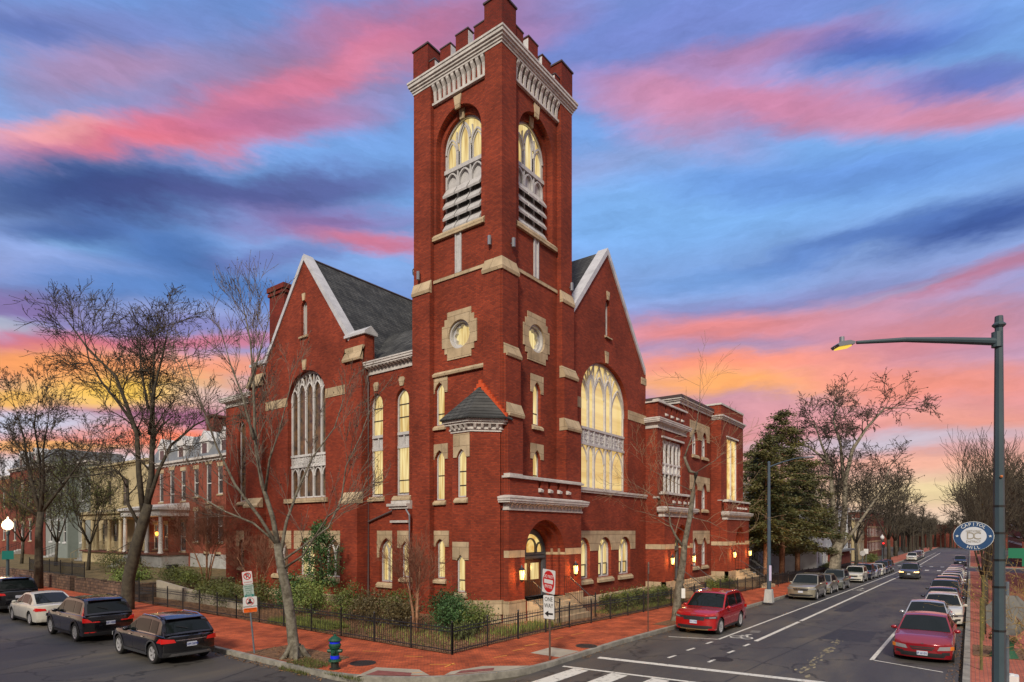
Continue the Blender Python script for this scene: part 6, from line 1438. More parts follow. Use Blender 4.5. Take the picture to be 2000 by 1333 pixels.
# broad plane tree further along
T = Tree(14, spread=.95, up=.05, maxlev=4, kids=4, buds=4, wiggle=.10, minr=.024, ratio=.66); T.base = 2.3; T.bsz = .10
k, bx, by = .0580, 1636, 1120
T.T.path(px(k, bx, by, [(1634, 1128), (1634, 1100), (1636, 1070), (1640, 1050)]), [.80, .62, .58, .56], 12)
for L_, r, dd in (([(1638, 1060), (1632, 1000), (1630, 950), (1628, 900), (1612, 860), (1600, 820)], .36, .5), ([(1645, 1060), (1652, 990), (1652, 930), (1665, 870), (1690, 830), (1725, 790), (1760, 790)], .34, -.6), ([(1642, 1065), (1670, 1030), (1700, 990), (1730, 950), (1750, 900)], .22, .8), ([(1634, 1055), (1615, 1030), (1600, 990), (1580, 950)], .2, -2), ([(1650, 930), (1650, 860), (1640, 810), (1650, 775)], .2, 1.5), ([(1630, 900), (1590, 860), (1560, 850)], .16, 2), ([(1640, 1060), (1650, 1000), (1665, 960), (1680, 900)], .18, 4)): T.limb(px(k, bx, by, L_, dd), r, .05, 11, start=.35)
T.done('plane_tree', (54.5, -5.2, -1.0), 'very large bare plane tree with pale forked trunk beyond the conifers', BARKP, BARKD, None)
# more winter trees down the avenue
for (x, y, h_, r_, sd, lab) in ((98, -1.5, 15, .3, 31, 'bare tree right of the large plane tree down the avenue'), (118, -4.5, 17, .35, 32, 'bare spreading tree over the far left pavement'), (76, 6, 12, .3, 33, 'bare tree in front of the dark red house'), (150, -3, 15, .35, 34, 'distant bare tree left of the avenue end'), (185, -19, 14, .3, 39, 'distant bare tree closing the avenue'),
                             (64, -19.0, 10.5, .3, 35, 'bare tree far along the right hand pavement'), (40, -21.5, 10.0, .36, 36, 'dark gnarled bare tree right of the big lamp post'), (84, -20, 12, .33, 37, 'bare tree behind the round neighbourhood sign'), (27, -22, 8.5, .3, 38, 'dark bare tree at the right picture edge')):
    T = Tree(sd, spread=.85, up=.22, maxlev=4, kids=4 if x < 90 else 3, buds=2, wiggle=.09, minr=.012+x*.00022, ratio=.68); T.base = h_*.16; T.bsz = .03+x*.0006
    T.T.path([(0, 0, -.4), (.05, 0, h_*.1), (.0, .1, h_*.25)], [r_*1.3, r_, r_*.85], 9)
    for q in range(5): a = q*1.35+sd; e = random.uniform(.10, .24); T.limb([(0, .1, h_*.24), (cos(a)*h_*e*.5, sin(a)*h_*e*.5, h_*.45), (cos(a)*h_*e, sin(a)*h_*e, h_*.68), (cos(a)*h_*e*1.15, sin(a)*h_*e*1.15, h_*.82)], r_*.5, r_*.09, 9)
    T.done('bare_tree', (x, y, zg(x)+.1), lab, BARKD, None, GB)
for (x, y, h_, sd, lab) in ((-27, 6, 11, 81, 'bare tree across the side street, nearer the crossing, outside the picture'), (-27.5, 15, 12, 82, 'bare tree across the side street opposite the black estate, outside the picture'), (-27, 25, 11, 83, 'bare tree across the side street opposite the white sedan, outside the picture')):
    T = Tree(sd, spread=.9, up=.25, maxlev=3, kids=4, wiggle=.07, minr=.03, ratio=.7); T.base = 2.4
    T.T.path([(0, 0, -.4), (.05, 0, 1.2), (.0, .1, 3)], [.38, .3, .26], 9)
    for q in range(5): a = q*1.3+sd; T.limb([(0, .1, 2.9), (cos(a)*1.2, sin(a)*1.2, 5.5), (cos(a)*2.4, sin(a)*2.4, 8.5)], .15, .05, 7)
    T.done('bare_tree', (x, y, .1), lab, BARKD, None, GB)
# leaves in volume
def leafcloud(b, c, R3, nclump, nleaf, size, cr=.3, flat=1, droop=0, shell=.55):
    c = Vector(c)
    for _ in range(nclump):
        v = Vector([random.gauss(0, 1) for _ in range(3)]).normalized()*(random.uniform(shell, 1)); p = c+Vector((v.x*R3[0], v.y*R3[1], v.z*R3[2])); rr = cr*random.uniform(.6, 1.3)
        for _ in range(nleaf):
            q = p+Vector((random.gauss(0, rr*.5), random.gauss(0, rr*.5), random.gauss(0, rr*.5*flat))); z = size*random.uniform(.6, 1.4); d = Vector([random.uniform(-1, 1) for _ in range(3)]).normalized(); e = perp(d)
            b.add([q-d*z, q+e*z*.45, q+d*z-Vector((0, 0, droop*z)), q-e*z*.45], [(0, 1, 2, 3)])
def leafmat(n, c, c2, vs=1.5): return mat(n, c, .6, var=.45, vscale=vs, var2=(*c2, 1))
HOL = leafmat('holly_leaf', (.025, .070, .018), (.08, .18, .05), 3); BOX = leafmat('box_leaf', (.06, .10, .02), (.20, .24, .05), 2); LAU = leafmat('light_laurel_leaf', (.09, .15, .03), (.26, .33, .08), 2.5); YEW = leafmat('yew_leaf', (.05, .075, .018), (.15, .17, .04), 2)
BRS = leafmat('brown_shrub_leaf', (.09, .06, .02), (.19, .15, .06), 3); CON = leafmat('conifer_leaf', (.035, .065, .018), (.15, .13, .035), .5)
def shrub(x, y, r, h, m_, lab, n=60, nl=30, size=.05, z=.17, grp='evergreen shrubs along the garden fence'):
    t = empty('shrub', (x, y, zg(x)+z), label=lab, cat='shrub', group=grp); b = MB()
    for _ in range(7): a = random.uniform(0, 2*pi); b.path([(0, 0, 0), (cos(a)*r*.3, sin(a)*r*.3, h*.4), (cos(a)*r*.7, sin(a)*r*.7, h*.75)], [.03, .02, .01], 4)
    b.build('stem', BARKD, t, fix=False); b = MB(); leafcloud(b, (0, 0, h*.55), (r*.95, r*.95, h*.48), int(n*1.35), nl, size, cr=r*.4, shell=.35); b.build('foliage', m_, t, fix=False)
shrub(-4.4, 10.1, .85, 2.1, HOL, 'dark glossy evergreen bush left of the light green one', 110); shrub(-4.6, 8.1, 1.05, 1.85, LAU, 'light green leafy bush right of the dark glossy one', 110); shrub(-3.9, 6.2, 1.0, 1.6, BOX, 'rounded green bush in front of the narrow vestibule window', 80)
shrub(-4.0, 4.3, 1.1, 1.35, BRS, 'brownish low shrub in the middle of the garden bed', 90); shrub(-4.1, 2.3, .95, 1.2, BRS, 'brown green shrub near the base of the pink barked tree', 80); shrub(-3.3, 3.4, .8, 1.5, BOX, 'small upright green bush against the church base', 60)
shrub(-3.6, -.2, 1.0, 1.45, HOL, 'dark green bush by the turret footing', 100); shrub(-3.0, -1.0, .85, 1.2, BOX, 'olive green bush nearest the fence corner', 70); shrub(-2.6, .9, .8, 1.7, HOL, 'dark bush touching the stone base of the turret', 70); shrub(-4.4, -1.4, .6, .55, YEW, 'low dark bush at the fence corner', 40)
shrub(-4.6, 15.8, 1.25, 1.3, YEW, 'low dark green bush left of the three signs pole', 90); shrub(-4.3, 18.0, 1.2, 1.35, YEW, 'wide dark green bush near the fence end', 90); shrub(-4.2, 13.4, 1.0, 1.5, YEW, 'dark green bush behind the tall forked tree', 80)
for i, (x, r, lab) in enumerate(((7.4, .6, 'low evergreen bush right of the corner porch steps'), (9.2, .8, 'clipped bush under the first arched window'), (11.0, .85, 'clipped bush under the middle arched window'), (12.8, .8, 'clipped bush under the last arched window'), (14.6, .7, 'clipped bush left of the second porch'), (24.5, .8, 'bush between the second and third porch'), (27.5, .9, 'round bush before the third porch'))):
    shrub(x, -1.6, r, .95, BOX if i % 2 else YEW, lab, 60, grp='low bushes before the arched windows')
shrub(-3.3, 23.0, 1.1, .9, BOX, 'low green bush above the concrete ramp wall', 70, z=.9); shrub(-3.0, 26.0, 1.2, .8, YEW, 'spreading bush before the white porch steps', 70, z=1.0); shrub(-4.8, 28.5, 1.3, .45, LAU, 'bright yellow green plant spilling over the stone wall', 90, size=.07, z=1.0); shrub(-2.2, 38.5, 1.5, 1.5, YEW, 'dark bush below the cream house porch', 80, z=1.0); shrub(-2.2, 35, 1.2, .9, BRS, 'rust coloured bush below the cream house porch', 60, z=1.0)
# hollies and crape myrtles by the nave
t = empty('holly_tree', (-1.9, 11.2, .17), label='open dark green holly between the gable window and the downpipe', cat='tree'); b = MB()
b.path([(0, 0, 0), (.1, -.1, 1.5), (0, 0, 3), (-.1, .1, 4.2)], [.11, .09, .06, .02], 7)
for _ in range(22): a = random.uniform(0, 2*pi); z = random.uniform(1.2, 3.9); b.path([(0, 0, z-.3), (cos(a)*.7, sin(a)*.7, z), (cos(a)*1.3, sin(a)*1.3, z+.15)], [.03, .018, .008], 4)
b.build('trunk', BARKD, t, fix=False); b = MB()
for zc, rr in ((1.4, 1.1), (2.0, 1.35), (2.6, 1.3), (3.2, 1.15), (3.8, .85), (4.4, .5)): leafcloud(b, (0, 0, zc), (rr, rr, .3), 40, 26, .06, cr=.3, shell=.3)
b.build('crown', HOL, t, fix=False)
def myrtle(x, y, h_, sd, lab, lean, z=.17, m_=BARKR, spread=.75, lv=4, base=.85):
    T = Tree(sd, spread=spread, up=.28, maxlev=lv, kids=4, wiggle=.06, minr=.0055, ratio=.68); T.base = base
    for (dx, dy, r_) in lean: T.limb([(dx*.12, dy*.12, -.1), (dx*.25, dy*.25, h_*.22), (dx*.5, dy*.5, h_*.42), (dx, dy, h_*.66)], r_, .016, 9, start=.5)
    T.done('crape_myrtle', (x, y, zg(x)+z), lab, m_, mat('rust_twig', (.20, .085, .05), .9, var=.3, vscale=5), 'multi stemmed crape myrtles')
myrtle(-4.7, .75, 4.2, 41, 'bare crape myrtle with two pinkish trunks before the tower slit windows', [(RV.x*-.55, RV.y*-.55, .075), (RV.x*.15, RV.y*.15, .085), (.5, .5, .045)])
myrtle(-3.6, 14.6, 4.3, 42, 'bare shrubby tree with several thin trunks left of the tall forked tree', [(-.9, .6, .05), (.1, .2, .05), (.5, -.8, .05), (.8, .6, .04)])
myrtle(-2.6, 22.4, 5.0, 43, 'dense reddish bare ornamental tree before the row houses', [(-1.0, 1.2, .07), (.2, .2, .06), (.6, -1.1, .07), (1.2, .8, .05), (-.5, -.9, .05)], z=.9, lv=5, spread=.95, base=1.15)
# conifers beyond the last porch
def conifer(x, y, h_, R0, lab, sd, z0=3.0, lean=(0, 0)):
    random.seed(sd); t = empty('conifer', (x, y, zg(x)), label=lab, cat='tree', group='dark conifers past the church'); b = MB()
    b.path([(0, 0, -.3), (.05, 0, 3), (lean[0]*.5, lean[1]*.5, h_*.6), (lean[0], lean[1], h_)], [.34, .28, .16, .03], 9); f = MB()
    for i in range(60):
        u = (i/60)**.95; z = z0+(h_-z0)*u; R_l = R0*(1-u)**.62*random.uniform(.65, 1.12)*(1 if u > .12 else .6+u*3.3); a = i*2.4+random.uniform(-.4, .4); cx, cy = lean[0]*z/h_, lean[1]*z/h_
        tip = Vector((cx+cos(a)*R_l, cy+sin(a)*R_l, z-.12*R_l+random.uniform(-.3, .3))); st = Vector((cx, cy, z)); b.path([st, st.lerp(tip, .5)+Vector((0, 0, .15)), tip], [.05*(1-u)+.015, .03, .01], 4)
        n = int(7+R_l*8)
        for j in range(n):
            p = st.lerp(tip, .25+.8*random.random())+Vector((random.gauss(0, .16), random.gauss(0, .16), random.gauss(-.05, .1))); rr = .30
            for _ in range(15):
                q = p+Vector((random.gauss(0, rr), random.gauss(0, rr), random.gauss(-.05, rr*.45))); s_ = random.uniform(.09, .17); d = Vector((cos(a)+random.uniform(-.8, .8), sin(a)+random.uniform(-.8, .8), random.uniform(-.6, .25))).normalized(); e = perp(d)
                f.add([q-d*s_, q+e*s_*.4, q+d*s_, q-e*s_*.4], [(0, 1, 2, 3)])
    b.build('trunk', BARKR, t, smooth=True, fix=False); f.build('crown', CON, t, fix=False)
conifer(39.6, -1.5, 14.5, 3.8, 'dark conifer with reddish trunk right beside the last church bay', 51, 4.2); conifer(44.5, -1.8, 17.8, 6.0, 'tall rust tinted conifer behind the blue light pole', 52, 3.6); conifer(52.5, -1.6, 14.0, 5.6, 'drooping brown green conifer left of the large plane tree', 53, 3.2)
conifer(55, 4, 15.5, 5.0, 'dark conifer behind the others beside the grey house', 54, 4)
for x, y, h_, lab in ((60.5, -1.2, 3.2, 'small conical evergreen left of the plane tree trunk'), (61.8, -1.6, 2.8, 'small conical evergreen touching the plane tree trunk')):
    t = empty('conical_evergreen', (x, y, zg(x)+.1), label=lab, cat='shrub'); b = MB()
    for i in range(12): leafcloud(b, (0, 0, .2+h_*i/13), ((1-i/12.5)*.75, (1-i/12.5)*.75, .15), 14, 12, .07, cr=.16, shell=.6)
    b.build('foliage', HOL, t, fix=False); b = MB(); b.tube((0, 0, -.1), (0, 0, h_*.8), .05, .02, 5); b.build('stem', BARKD, t)
# slim young trees on the right pavement, budding twigs near the lamp
for x, y, h_, sd, lab in ((11.2, -17.75, 7.5, 61, 'slim bare tree in the right pavement, nearest the lamp post'), (16.6, -17.9, 8.5, 62, 'slim bare tree behind the nearest one on the right pavement'), (20.5, -18.0, 8, 63, 'third slim bare tree along the right pavement')):
    T = Tree(sd, spread=.55, up=.5, maxlev=4, kids=3, wiggle=.07, minr=.008); T.base = 1.5
    T.T.path([(0, 0, -.1), (.02, 0, 1.5), (.05, .03, 2.6)], [.10, .085, .075], 7)
    for q in range(4): a = q*1.6+sd; T.limb([(.05, .03, 2.3), (cos(a)*.35, sin(a)*.35, h_*.5), (cos(a)*.8, sin(a)*.8, h_*.8)], .05, .012, 6)
    T.done('slim_tree', (x, y, zg(x)+.15), lab, BARKD, None, 'slim trees in the right pavement')
T = Tree(66, spread=.8, up=.15, maxlev=4, kids=3, wiggle=.08, minr=.004, leafn=2, ratio=.7, lsz=.014); T.base = .75
T.T.path([(0, 0, -.1), (.0, .05, 1.2), (-.05, .05, 1.9)], [.05, .04, .03], 6)
for q in range(5): a = q*1.3; T.limb([(-.05, .05, 1.2+q*.2), (cos(a)*.4-.1, sin(a)*.4, 2.0+q*.12), (cos(a)*.8-.1, sin(a)*.8, 2.5+q*.2)], .018, .006, 5)
T.done('budding_sapling', (-7.6, -18.7, .15), 'thin twiggy sapling with yellow buds right of the lamp post', BARKR, mat('golden_twig', (.28, .18, .06), .9), None, mat('yellow_bud', (.42, .30, .04), .8))
# distant wood closing the views
def woods(name, x0, y0, x1, y1, n, h0, h1, seed):
    random.seed(seed); b = MB()
    for i in range(n):
        u = random.random(); x = x0+(x1-x0)*u+random.uniform(-6, 6); y = y0+(y1-y0)*u+random.uniform(-6, 6); h_ = random.uniform(h0, h1); b.path([(x, y, zg(x)-1), (x+random.uniform(-.5, .5), y, h_*.6), (x+random.uniform(-1, 1), y+random.uniform(-1, 1), h_)], [.3, .2, .05], 4)
        for _ in range(34):
            z = random.uniform(.3, .95)*h_; a = random.uniform(0, 2*pi); l = random.uniform(1.2, 4)*(1.15-z/h_); p = Vector((x, y, z)); q = p+Vector((cos(a)*l, sin(a)*l, l*random.uniform(.3, 1))); b.path([p, q], [.09, .04], 3)
            for _ in range(4): b.path([p.lerp(q, random.uniform(.4, 1)), q+Vector([random.uniform(-1.2, 1.2) for _ in range(3)])], [.045, .025], 3)
    tag(b.build(name, BARKD, fix=False), kind='stuff')
woods('distant_wood', 165, 2, 260, -4, 40, 7, 12, 71); woods('distant_wood', 260, -30, 320, 20, 60, 7, 13, 72); woods('distant_wood', 120, -32, 230, -36, 36, 8, 13, 73); woods('distant_wood', -30, 135, 30, 150, 50, 8, 13, 74); woods('distant_wood', 40, 95, 20, 140, 30, 8, 12, 75)
# ---------------------------------------------------------------- neighbouring houses
RB1 = brickmat('house_brick', (.34, .075, .04), (.24, .05, .03), (.22, .12, .09), stain=(.7, .9)); RB2 = brickmat('house_brick_dark', (.25, .05, .03), (.17, .035, .025), (.14, .08, .06), stain=(.6, .9))
CREAM = mat('cream_paint', (.46, .38, .22), .7, var=.12, vscale=1); GREYW = mat('grey_paint', (.24, .26, .25), .7, var=.12, vscale=1); WHW = mat('white_wall_paint', (.60, .62, .64), .7, var=.12, vscale=1); GRW2 = mat('green_grey_paint', (.20, .235, .22), .7, var=.1, vscale=1)
ROOFM = mat('grey_roof_metal', (.16, .17, .18), .6, var=.2, vscale=2); YARD = mat('yard_grass', (.10, .095, .035), .95, var=.5, vscale=2.5, bump=.7, bscale=20, var2=(.22, .15, .06, 1))
WS = mat('white_wash_stone', (.36, .36, .35), .8, var=.2, vscale=2)
def sash(F, c, w, z0, z1, root, fm=WHITE, lint=STONE, pane=GLASS, lh=.35, sl=True):
    fr = MB(); fr.slab(F, rect(c-w/2, z0, c+w/2, z1), [rect(c-w/2+.08, z0+.08, c+w/2-.08, (z0+z1)/2-.04), rect(c-w/2+.08, (z0+z1)/2+.04, c+w/2-.08, z1-.08)], -.14, -.05); fo = fr.build('window', fm, root)
    b = MB(); b.slab(F, rect(c-w/2+.05, z0+.05, c+w/2-.05, z1-.05), [], -.12, -.11); b.build('pane', pane, fo)
    if lint: b = MB(); b.fbox(F, c-w/2-.12, z1, c+w/2+.12, z1+lh, -.1, .04); b.build('lintel', lint, fo)
    if sl: b = MB(); b.fbox(F, c-w/2-.1, z0-.14, c+w/2+.1, z0, -.1, .09); b.build('sill', lint or fm, fo)
def house(name, F, a0, a1, zb, zt, m_, wins, lab, depth=10, cornice=TRIM, roof=None, grp='row houses on the left street', fm=WHITE, lint=STONE, lit=()):
    root = empty(name, F(a0, zb), label=lab, cat='house', group=grp); o0 = Vector(F(a0, zb)); G = lambda a, h, d=0: tuple(Vector(F(a, h, d))-o0)
    b = MB(); b.slab(G, rect(a0, zb, a1, zt), [rect(c-w/2, z0, c+w/2, z1) for c, w, z0, z1 in wins], -.25, 0); b.fbox(G, a0+.01, zb, a1-.01, zt-.01, -depth, -.26); b.build('wall', m_, root)
    for i, (c, w, z0, z1) in enumerate(wins): sash(G, c, w, z0, z1, root, fm=fm, lint=lint, pane=LIT if i in lit else GLASS)
    b = MB(); b.fbox(G, a0-.1, zt, a1+.1, zt+.22, -depth, .12); b.fbox(G, a0-.2, zt+.22, a1+.2, zt+.42, -depth, .32); brackets(b, G, a0, a1, max(4, int((a1-a0)*1.6)), zt-.1, zt+.22, .08, .26, .14); b.build('cornice', cornice, root)
    if roof:
        h, dm = roof; b = MB(); b.add([G(a0, zt+.42, .1), G(a1, zt+.42, .1), G(a1, zt+.42, -depth), G(a0, zt+.42, -depth), G(a0+.1, zt+.42+h, -1.2), G(a1-.1, zt+.42+h, -1.2), G(a1-.1, zt+.42+h, -depth+1), G(a0+.1, zt+.42+h, -depth+1)], [(3, 2, 1, 0), (4, 5, 6, 7), (0, 1, 5, 4), (1, 2, 6, 5), (2, 3, 7, 6), (3, 0, 4, 7)]); ro = b.build('roof', ROOFM, root)
        for c in dm:
            b = MB(); z0 = zt+.5; b.fbox(G, c-.7, z0, c+.7, z0+1.3, -1.2, -.1); b.add([G(c-.9, z0+1.3, .0), G(c+.9, z0+1.3, .0), G(c, z0+2.3, .0), G(c-.9, z0+1.3, -1.6), G(c+.9, z0+1.3, -1.6), G(c, z0+2.3, -1.6)], [(0, 1, 2), (5, 4, 3), (0, 3, 4, 1), (1, 4, 5, 2), (2, 5, 3, 0)]); d_ = b.build('dormer', WHITE, root)
            b = MB(); b.fbox(G, c-.42, z0+.15, c+.42, z0+1.15, -.1, -.085); b.build('pane', GLASS, d_)
    return root, G
LH = FL(4.5)
r1, G = house('row_house', LH, 27.0, 39.9, .8, 10.6, RB1, [(34.5, .85, 7.6, 10.0), (36.5, .9, 6.9, 10.3), (38.8, .85, 7.5, 10.0), (34.5, .9, 3.4, 6.2), (36.5, .9, 3.4, 6.3), (38.8, .9, 3.4, 6.2), (34.9, .8, 1.0, 2.2), (36.9, .8, 1.0, 2.2)], 'red brick row house with stone lintels and white dormers nearest the church', roof=(2.3, (34, 37.5)))
b = MB(); b.fbox(G, 38.9, 10.9, 40.2, 15.2, -3.6, -1.6); b.fbox(G, 38.8, 15.0, 40.3, 15.25, -3.7, -1.5); b.build('chimney', RB2, r1); b = MB(); b.fbox(G, 33.2, .6, 39.9, 2.35, 0, .04); b.build('basement_panel', WS, r1)
r2, G = house('row_house', LH, 39.95, 48.6, .8, 10.6, RB1, [(41.3, .9, 7.2, 10.0), (43.6, .95, 5.6, 10.2), (45.9, .9, 7.2, 10.0), (41.4, 1.1, 2.5, 5.2), (44.9, .8, 2.6, 5.0), (47.2, .9, 2.6, 5.0)], 'second red brick row house with a white columned porch', roof=(2.3, (42, 46)))
def porch_on(G, root, a0, a1, zf, zt, d, cols, wall, rail=IRON, hip=True):
    b = MB(); b.fbox(G, a0, .6, a1, zf-.15, 0, d-.25); b.build('porch_base', wall, root); b = MB(); b.fbox(G, a0-.1, zf-.15, a1+.1, zf, 0, d); b.build('porch_floor', mat('porch_floor_paint', (.16, .06, .045), .6), root)
    b = MB(); b.fbox(G, a0-.1, zt-.75, a1+.1, zt-.2, 0, d-.05); b.fbox(G, a0-.3, zt-.2, a1+.3, zt, -.02, d+.2)
    b.add([G(a0-.3, zt+.004, d+.2), G(a1+.3, zt+.004, d+.2), G(a1+.1, zt+.5, 0), G(a0-.1, zt+.5, 0), G(a0-.3, zt+.004, 0), G(a1+.3, zt+.004, 0)], [(0, 1, 2, 3), (0, 3, 4), (1, 5, 2), (4, 3, 2, 5), (0, 4, 5, 1)]); b.build('porch_roof', wall if wall is CREAM else WHITE, root)
    for a in cols:
        p = G(a, zf, d-.3); b = MB(); b.lathe(p, [(.24, 0), (.24, .1), (.19, .16), (.185, 1.2), (.15, zt-.85-zf), (.2, zt-.8-zf), (.22, zt-.74-zf)], 12); b.build('porch_column', wall if wall is CREAM else WHITE, root, smooth=False)
    b = MB()
    for a, c in zip(cols, cols[1:]):
        if abs(c-a) < .8: continue
        for z in (.12, .95): b.tube(G(a, zf+z, d-.3), G(c, zf+z, d-.3), .02, .02, 4)
        n = int(abs(c-a)/.16)
        for i in range(1, n): b.tube(G(a+(c-a)*i/n, zf+.1, d-.3), G(a+(c-a)*i/n, zf+.95, d-.3), .013, .013, 4)
    b.build('railing', rail, root)
WS = mat('white_wash_stone', (.36, .36, .35), .8, var=.2, vscale=2)
porch_on(G, r2, 40.3, 48.6, 2.35, 6.5, 2.6, [40.6, 43.4, 45.6, 48.3], WS)
b = MB(); p = G(46.3, 4.1, .25); b.lathe(p, [(.05, -.2), (.14, -.1), (.16, .12), (.05, .2)], 8); b.build('porch_lamp', mat('amber_lamp', (.8, .4, .1), emit=srgb(255, 165, 60), estr=4), r2)
ld = bpy.data.lights.new('porch_light', 'POINT'); ld.energy = 40; ld.color = (1, .5, .18); ld.shadow_soft_size = .15; lo = bpy.data.objects.new('porch_light', ld); COL.objects.link(lo); lo.location = (p[0]-.5, p[1], p[2]); lo.parent = r2
def stairs(G, root, a0, a1, z0, z1, d0, m_, n=7, rail=IRON):
    b = MB()
    for i in range(n): b.fbox(G, a0+.001*i, .3, a1-.001*i, z1-(z1-z0)*(i+1)/n, d0+.3*i, d0+.3*(i+1)+.02)
    b.build('steps', m_, root); b = MB()
    for a in (a0-.05, a1+.05): b.path([G(a, z1+.9, d0), G(a, z0+.9, d0+.3*n)], .03, 5); [b.tube(G(a, z1-(z1-z0)*i/n, d0+.3*i), G(a, z1-(z1-z0)*i/n+.9, d0+.3*i), .015, .015, 4) for i in range(n+1)]
    b.build('stair_rail', rail, root)
stairs(G, r2, 44.4, 46.6, 1.0, 2.3, 2.6, WS)
r3, G = house('row_house', LH, 48.7, 64.3, .8, 11.3, CREAM, [(50.7, 1.1, 7.4, 9.9), (54.8, 1.1, 7.0, 9.9), (58.8, 1.1, 7.2, 9.9), (62.6, 1.1, 7.2, 9.9), (51.5, 1.1, 2.6, 5.2), (54.5, 1.0, 2.4, 5.2), (57.3, 1.1, 2.6, 5.2), (62.6, 1.1, 2.8, 5.2), (60.6, .9, 2.8, 5.2)], 'cream painted house with a columned porch and yellow trim', lint=CREAM, fm=CREAM, cornice=CREAM)
porch_on(G, r3, 49.0, 59.5, 2.35, 6.3, 2.6, [49.4, 52.2, 55.5, 56.3, 59.2], CREAM, rail=CREAM); stairs(G, r3, 60.2, 62.4, 1.0, 2.5, .1, WS, 8, CREAM)
r4, G = house('row_house', LH, 64.4, 80, .8, 12.2, GREYW, [(67, 1.1, 8, 10.5), (70.5, 1.2, 8, 10.5), (74, 1.1, 8, 10.5), (78, 1.1, 8, 10.5), (67, 1.1, 3, 5.6), (70.5, 1.2, 3, 5.6), (78, 1.1, 3, 5.6), (74, 1.3, 1.8, 5.2)], 'grey painted row house with tall windows left of the cream house', lint=WHW); stairs(G, r4, 73, 75, 1, 1.9, .1, WS)
G2 = lambda a, h, d=0: G(a, h, d+1.1)
bw_ = [(69.2, .95, 3.0, 5.6), (71.2, .95, 3.0, 5.6), (69.2, .95, 7.6, 10.2), (71.2, .95, 7.6, 10.2)]
b = MB(); b.slab(G2, rect(68.2, .8, 72.2, 11.6), [rect(c-w/2, z0, c+w/2, z1) for c, w, z0, z1 in bw_], -.25, 0); b.fbox(G2, 68.2, .8, 72.2, 11.6, -1.1, -.26); b.fbox(G2, 68.0, 11.6, 72.4, 11.9, -1.1, .25); b.build('bay', GRW2, r4)
for q_ in bw_: sash(G2, *q_, r4, lint=WHW)
r5, G = house('row_house', LH, 80.2, 96, .8, 13.0, RB2, [(83, 1.1, 8.3, 11), (86.5, 1.2, 8.3, 11), (90, 1.1, 8.3, 11), (93.5, 1.1, 8.3, 11), (83, 1.1, 3, 5.8), (86.5, 1.2, 3, 5.8), (93.5, 1.1, 3, 5.8), (90, 1.3, 1.8, 5.4)], 'dark red brick house at the left edge behind the globe lamp', cornice=TRIM, lint=STONE, roof=(2.0, (85, 91))); stairs(G, r5, 89, 91, 1, 1.9, .1, WS)
r6, G = house('row_house', LH, 96.2, 122, .8, 12.2, RB1, [(99+3.6*i, 1.1, z, z+2.6) for i in range(6) for z in (3, 8)], 'red brick house farthest along the left street', cornice=TRIM)
# yards with low stone wall
b = MB()
def terrace():
    import bmesh
    o = sheet('yard', [(-6.4, 24.5), (4.4, 24.5), (4.4, 130), (-6.4, 130)], 0, YARD, cell=1.6, bump=.0, kind='structure'); me = o.data
    for v in me.vertices:
        u = min(1, max(0, (v.co.x+6.4)/1.0)); v.co.z = 1.0+.05*random.random()+max(0, (v.co.x+2)/6)*.1
terrace()
SW = brickmat('rubble_stone', (.20, .13, .09), (.10, .07, .055), (.05, .04, .035), bw=.42, rh=.20, ms=.02, stain=(.5, .8))
for a0, a1, lab in ((24.4, 32.6, 'low rubble stone wall right of the yard gate, plants spilling over'), (33.6, 42, 'low rubble stone retaining wall behind the white sedan'), (42.3, 64, 'far stretch of low stone retaining wall at the left')):
    b = MB(); n = 40; pts = []
    for i in range(n): a = a0+(a1-a0)*i/n; b.box(-6.75+random.uniform(-.03, .0), a, 0, -6.35, a0+(a1-a0)*(i+1)/n+.002*i/n, 1.12+random.uniform(-.07, .07))
    tag(b.build('retaining_wall', SW), lab, 'wall', 'rubble stone walls along the yards')
b = MB(); b.box(-6.7, 22.2, 0, -5.9, 24.2, .6); b.box(-6.4, 24.2, 0, 4.4, 24.5, 1.1); tag(b.build('retaining_wall', SW), 'short stone wall end beside the black gate', 'wall', 'rubble stone walls along the yards')
b = MB(); b.add([(-5.0, 12.5, .1), (-4.8, 12.5, .1), (-4.8, 24, .1), (-5.0, 24, .1), (-5.0, 12.5, .35), (-4.8, 12.5, .35), (-4.8, 24, 1.25), (-5.0, 24, 1.25)], [(3, 2, 1, 0), (4, 5, 6, 7), (0, 1, 5, 4), (1, 2, 6, 5), (2, 3, 7, 6), (3, 0, 4, 7)]); tag(b.build('ramp_wall', CONC), 'pale concrete ramp wall rising behind the iron fence', 'wall')
iron_fence((-5.9, 33.5), (-5.9, 46), 'thin black iron fence above the stone retaining wall', h=1.0, off=1.0, post=2.5)
b = MB(); F_ = FL(-6.0)
for z in (.2, 1.2): b.tube((-6.76, 22.1, z+.15), (-6.76, 23.3, z+.15), .02, .02, 4)
for i in range(12): b.tube((-6.76, 22.1+.1*i, .2), (-6.76, 22.1+.1*i, 1.45), .012, .012, 4)
for y in (22.05, 23.35): b.tube((-6.76, y, 0), (-6.76, y, 1.6), .04, .04, 6)
tag(b.build('iron_gate', IRON), 'small black iron gate between the fence and the stone wall', 'gate')
b = MB(); b.lathe((-1.2, 30.5, 1.05), [(.28, 0), (.42, .75), (.45, .8), (.38, .8)], 12); tag(b.build('planter_tub', PLAS), 'black round planter tub before the porch steps', 'planter')
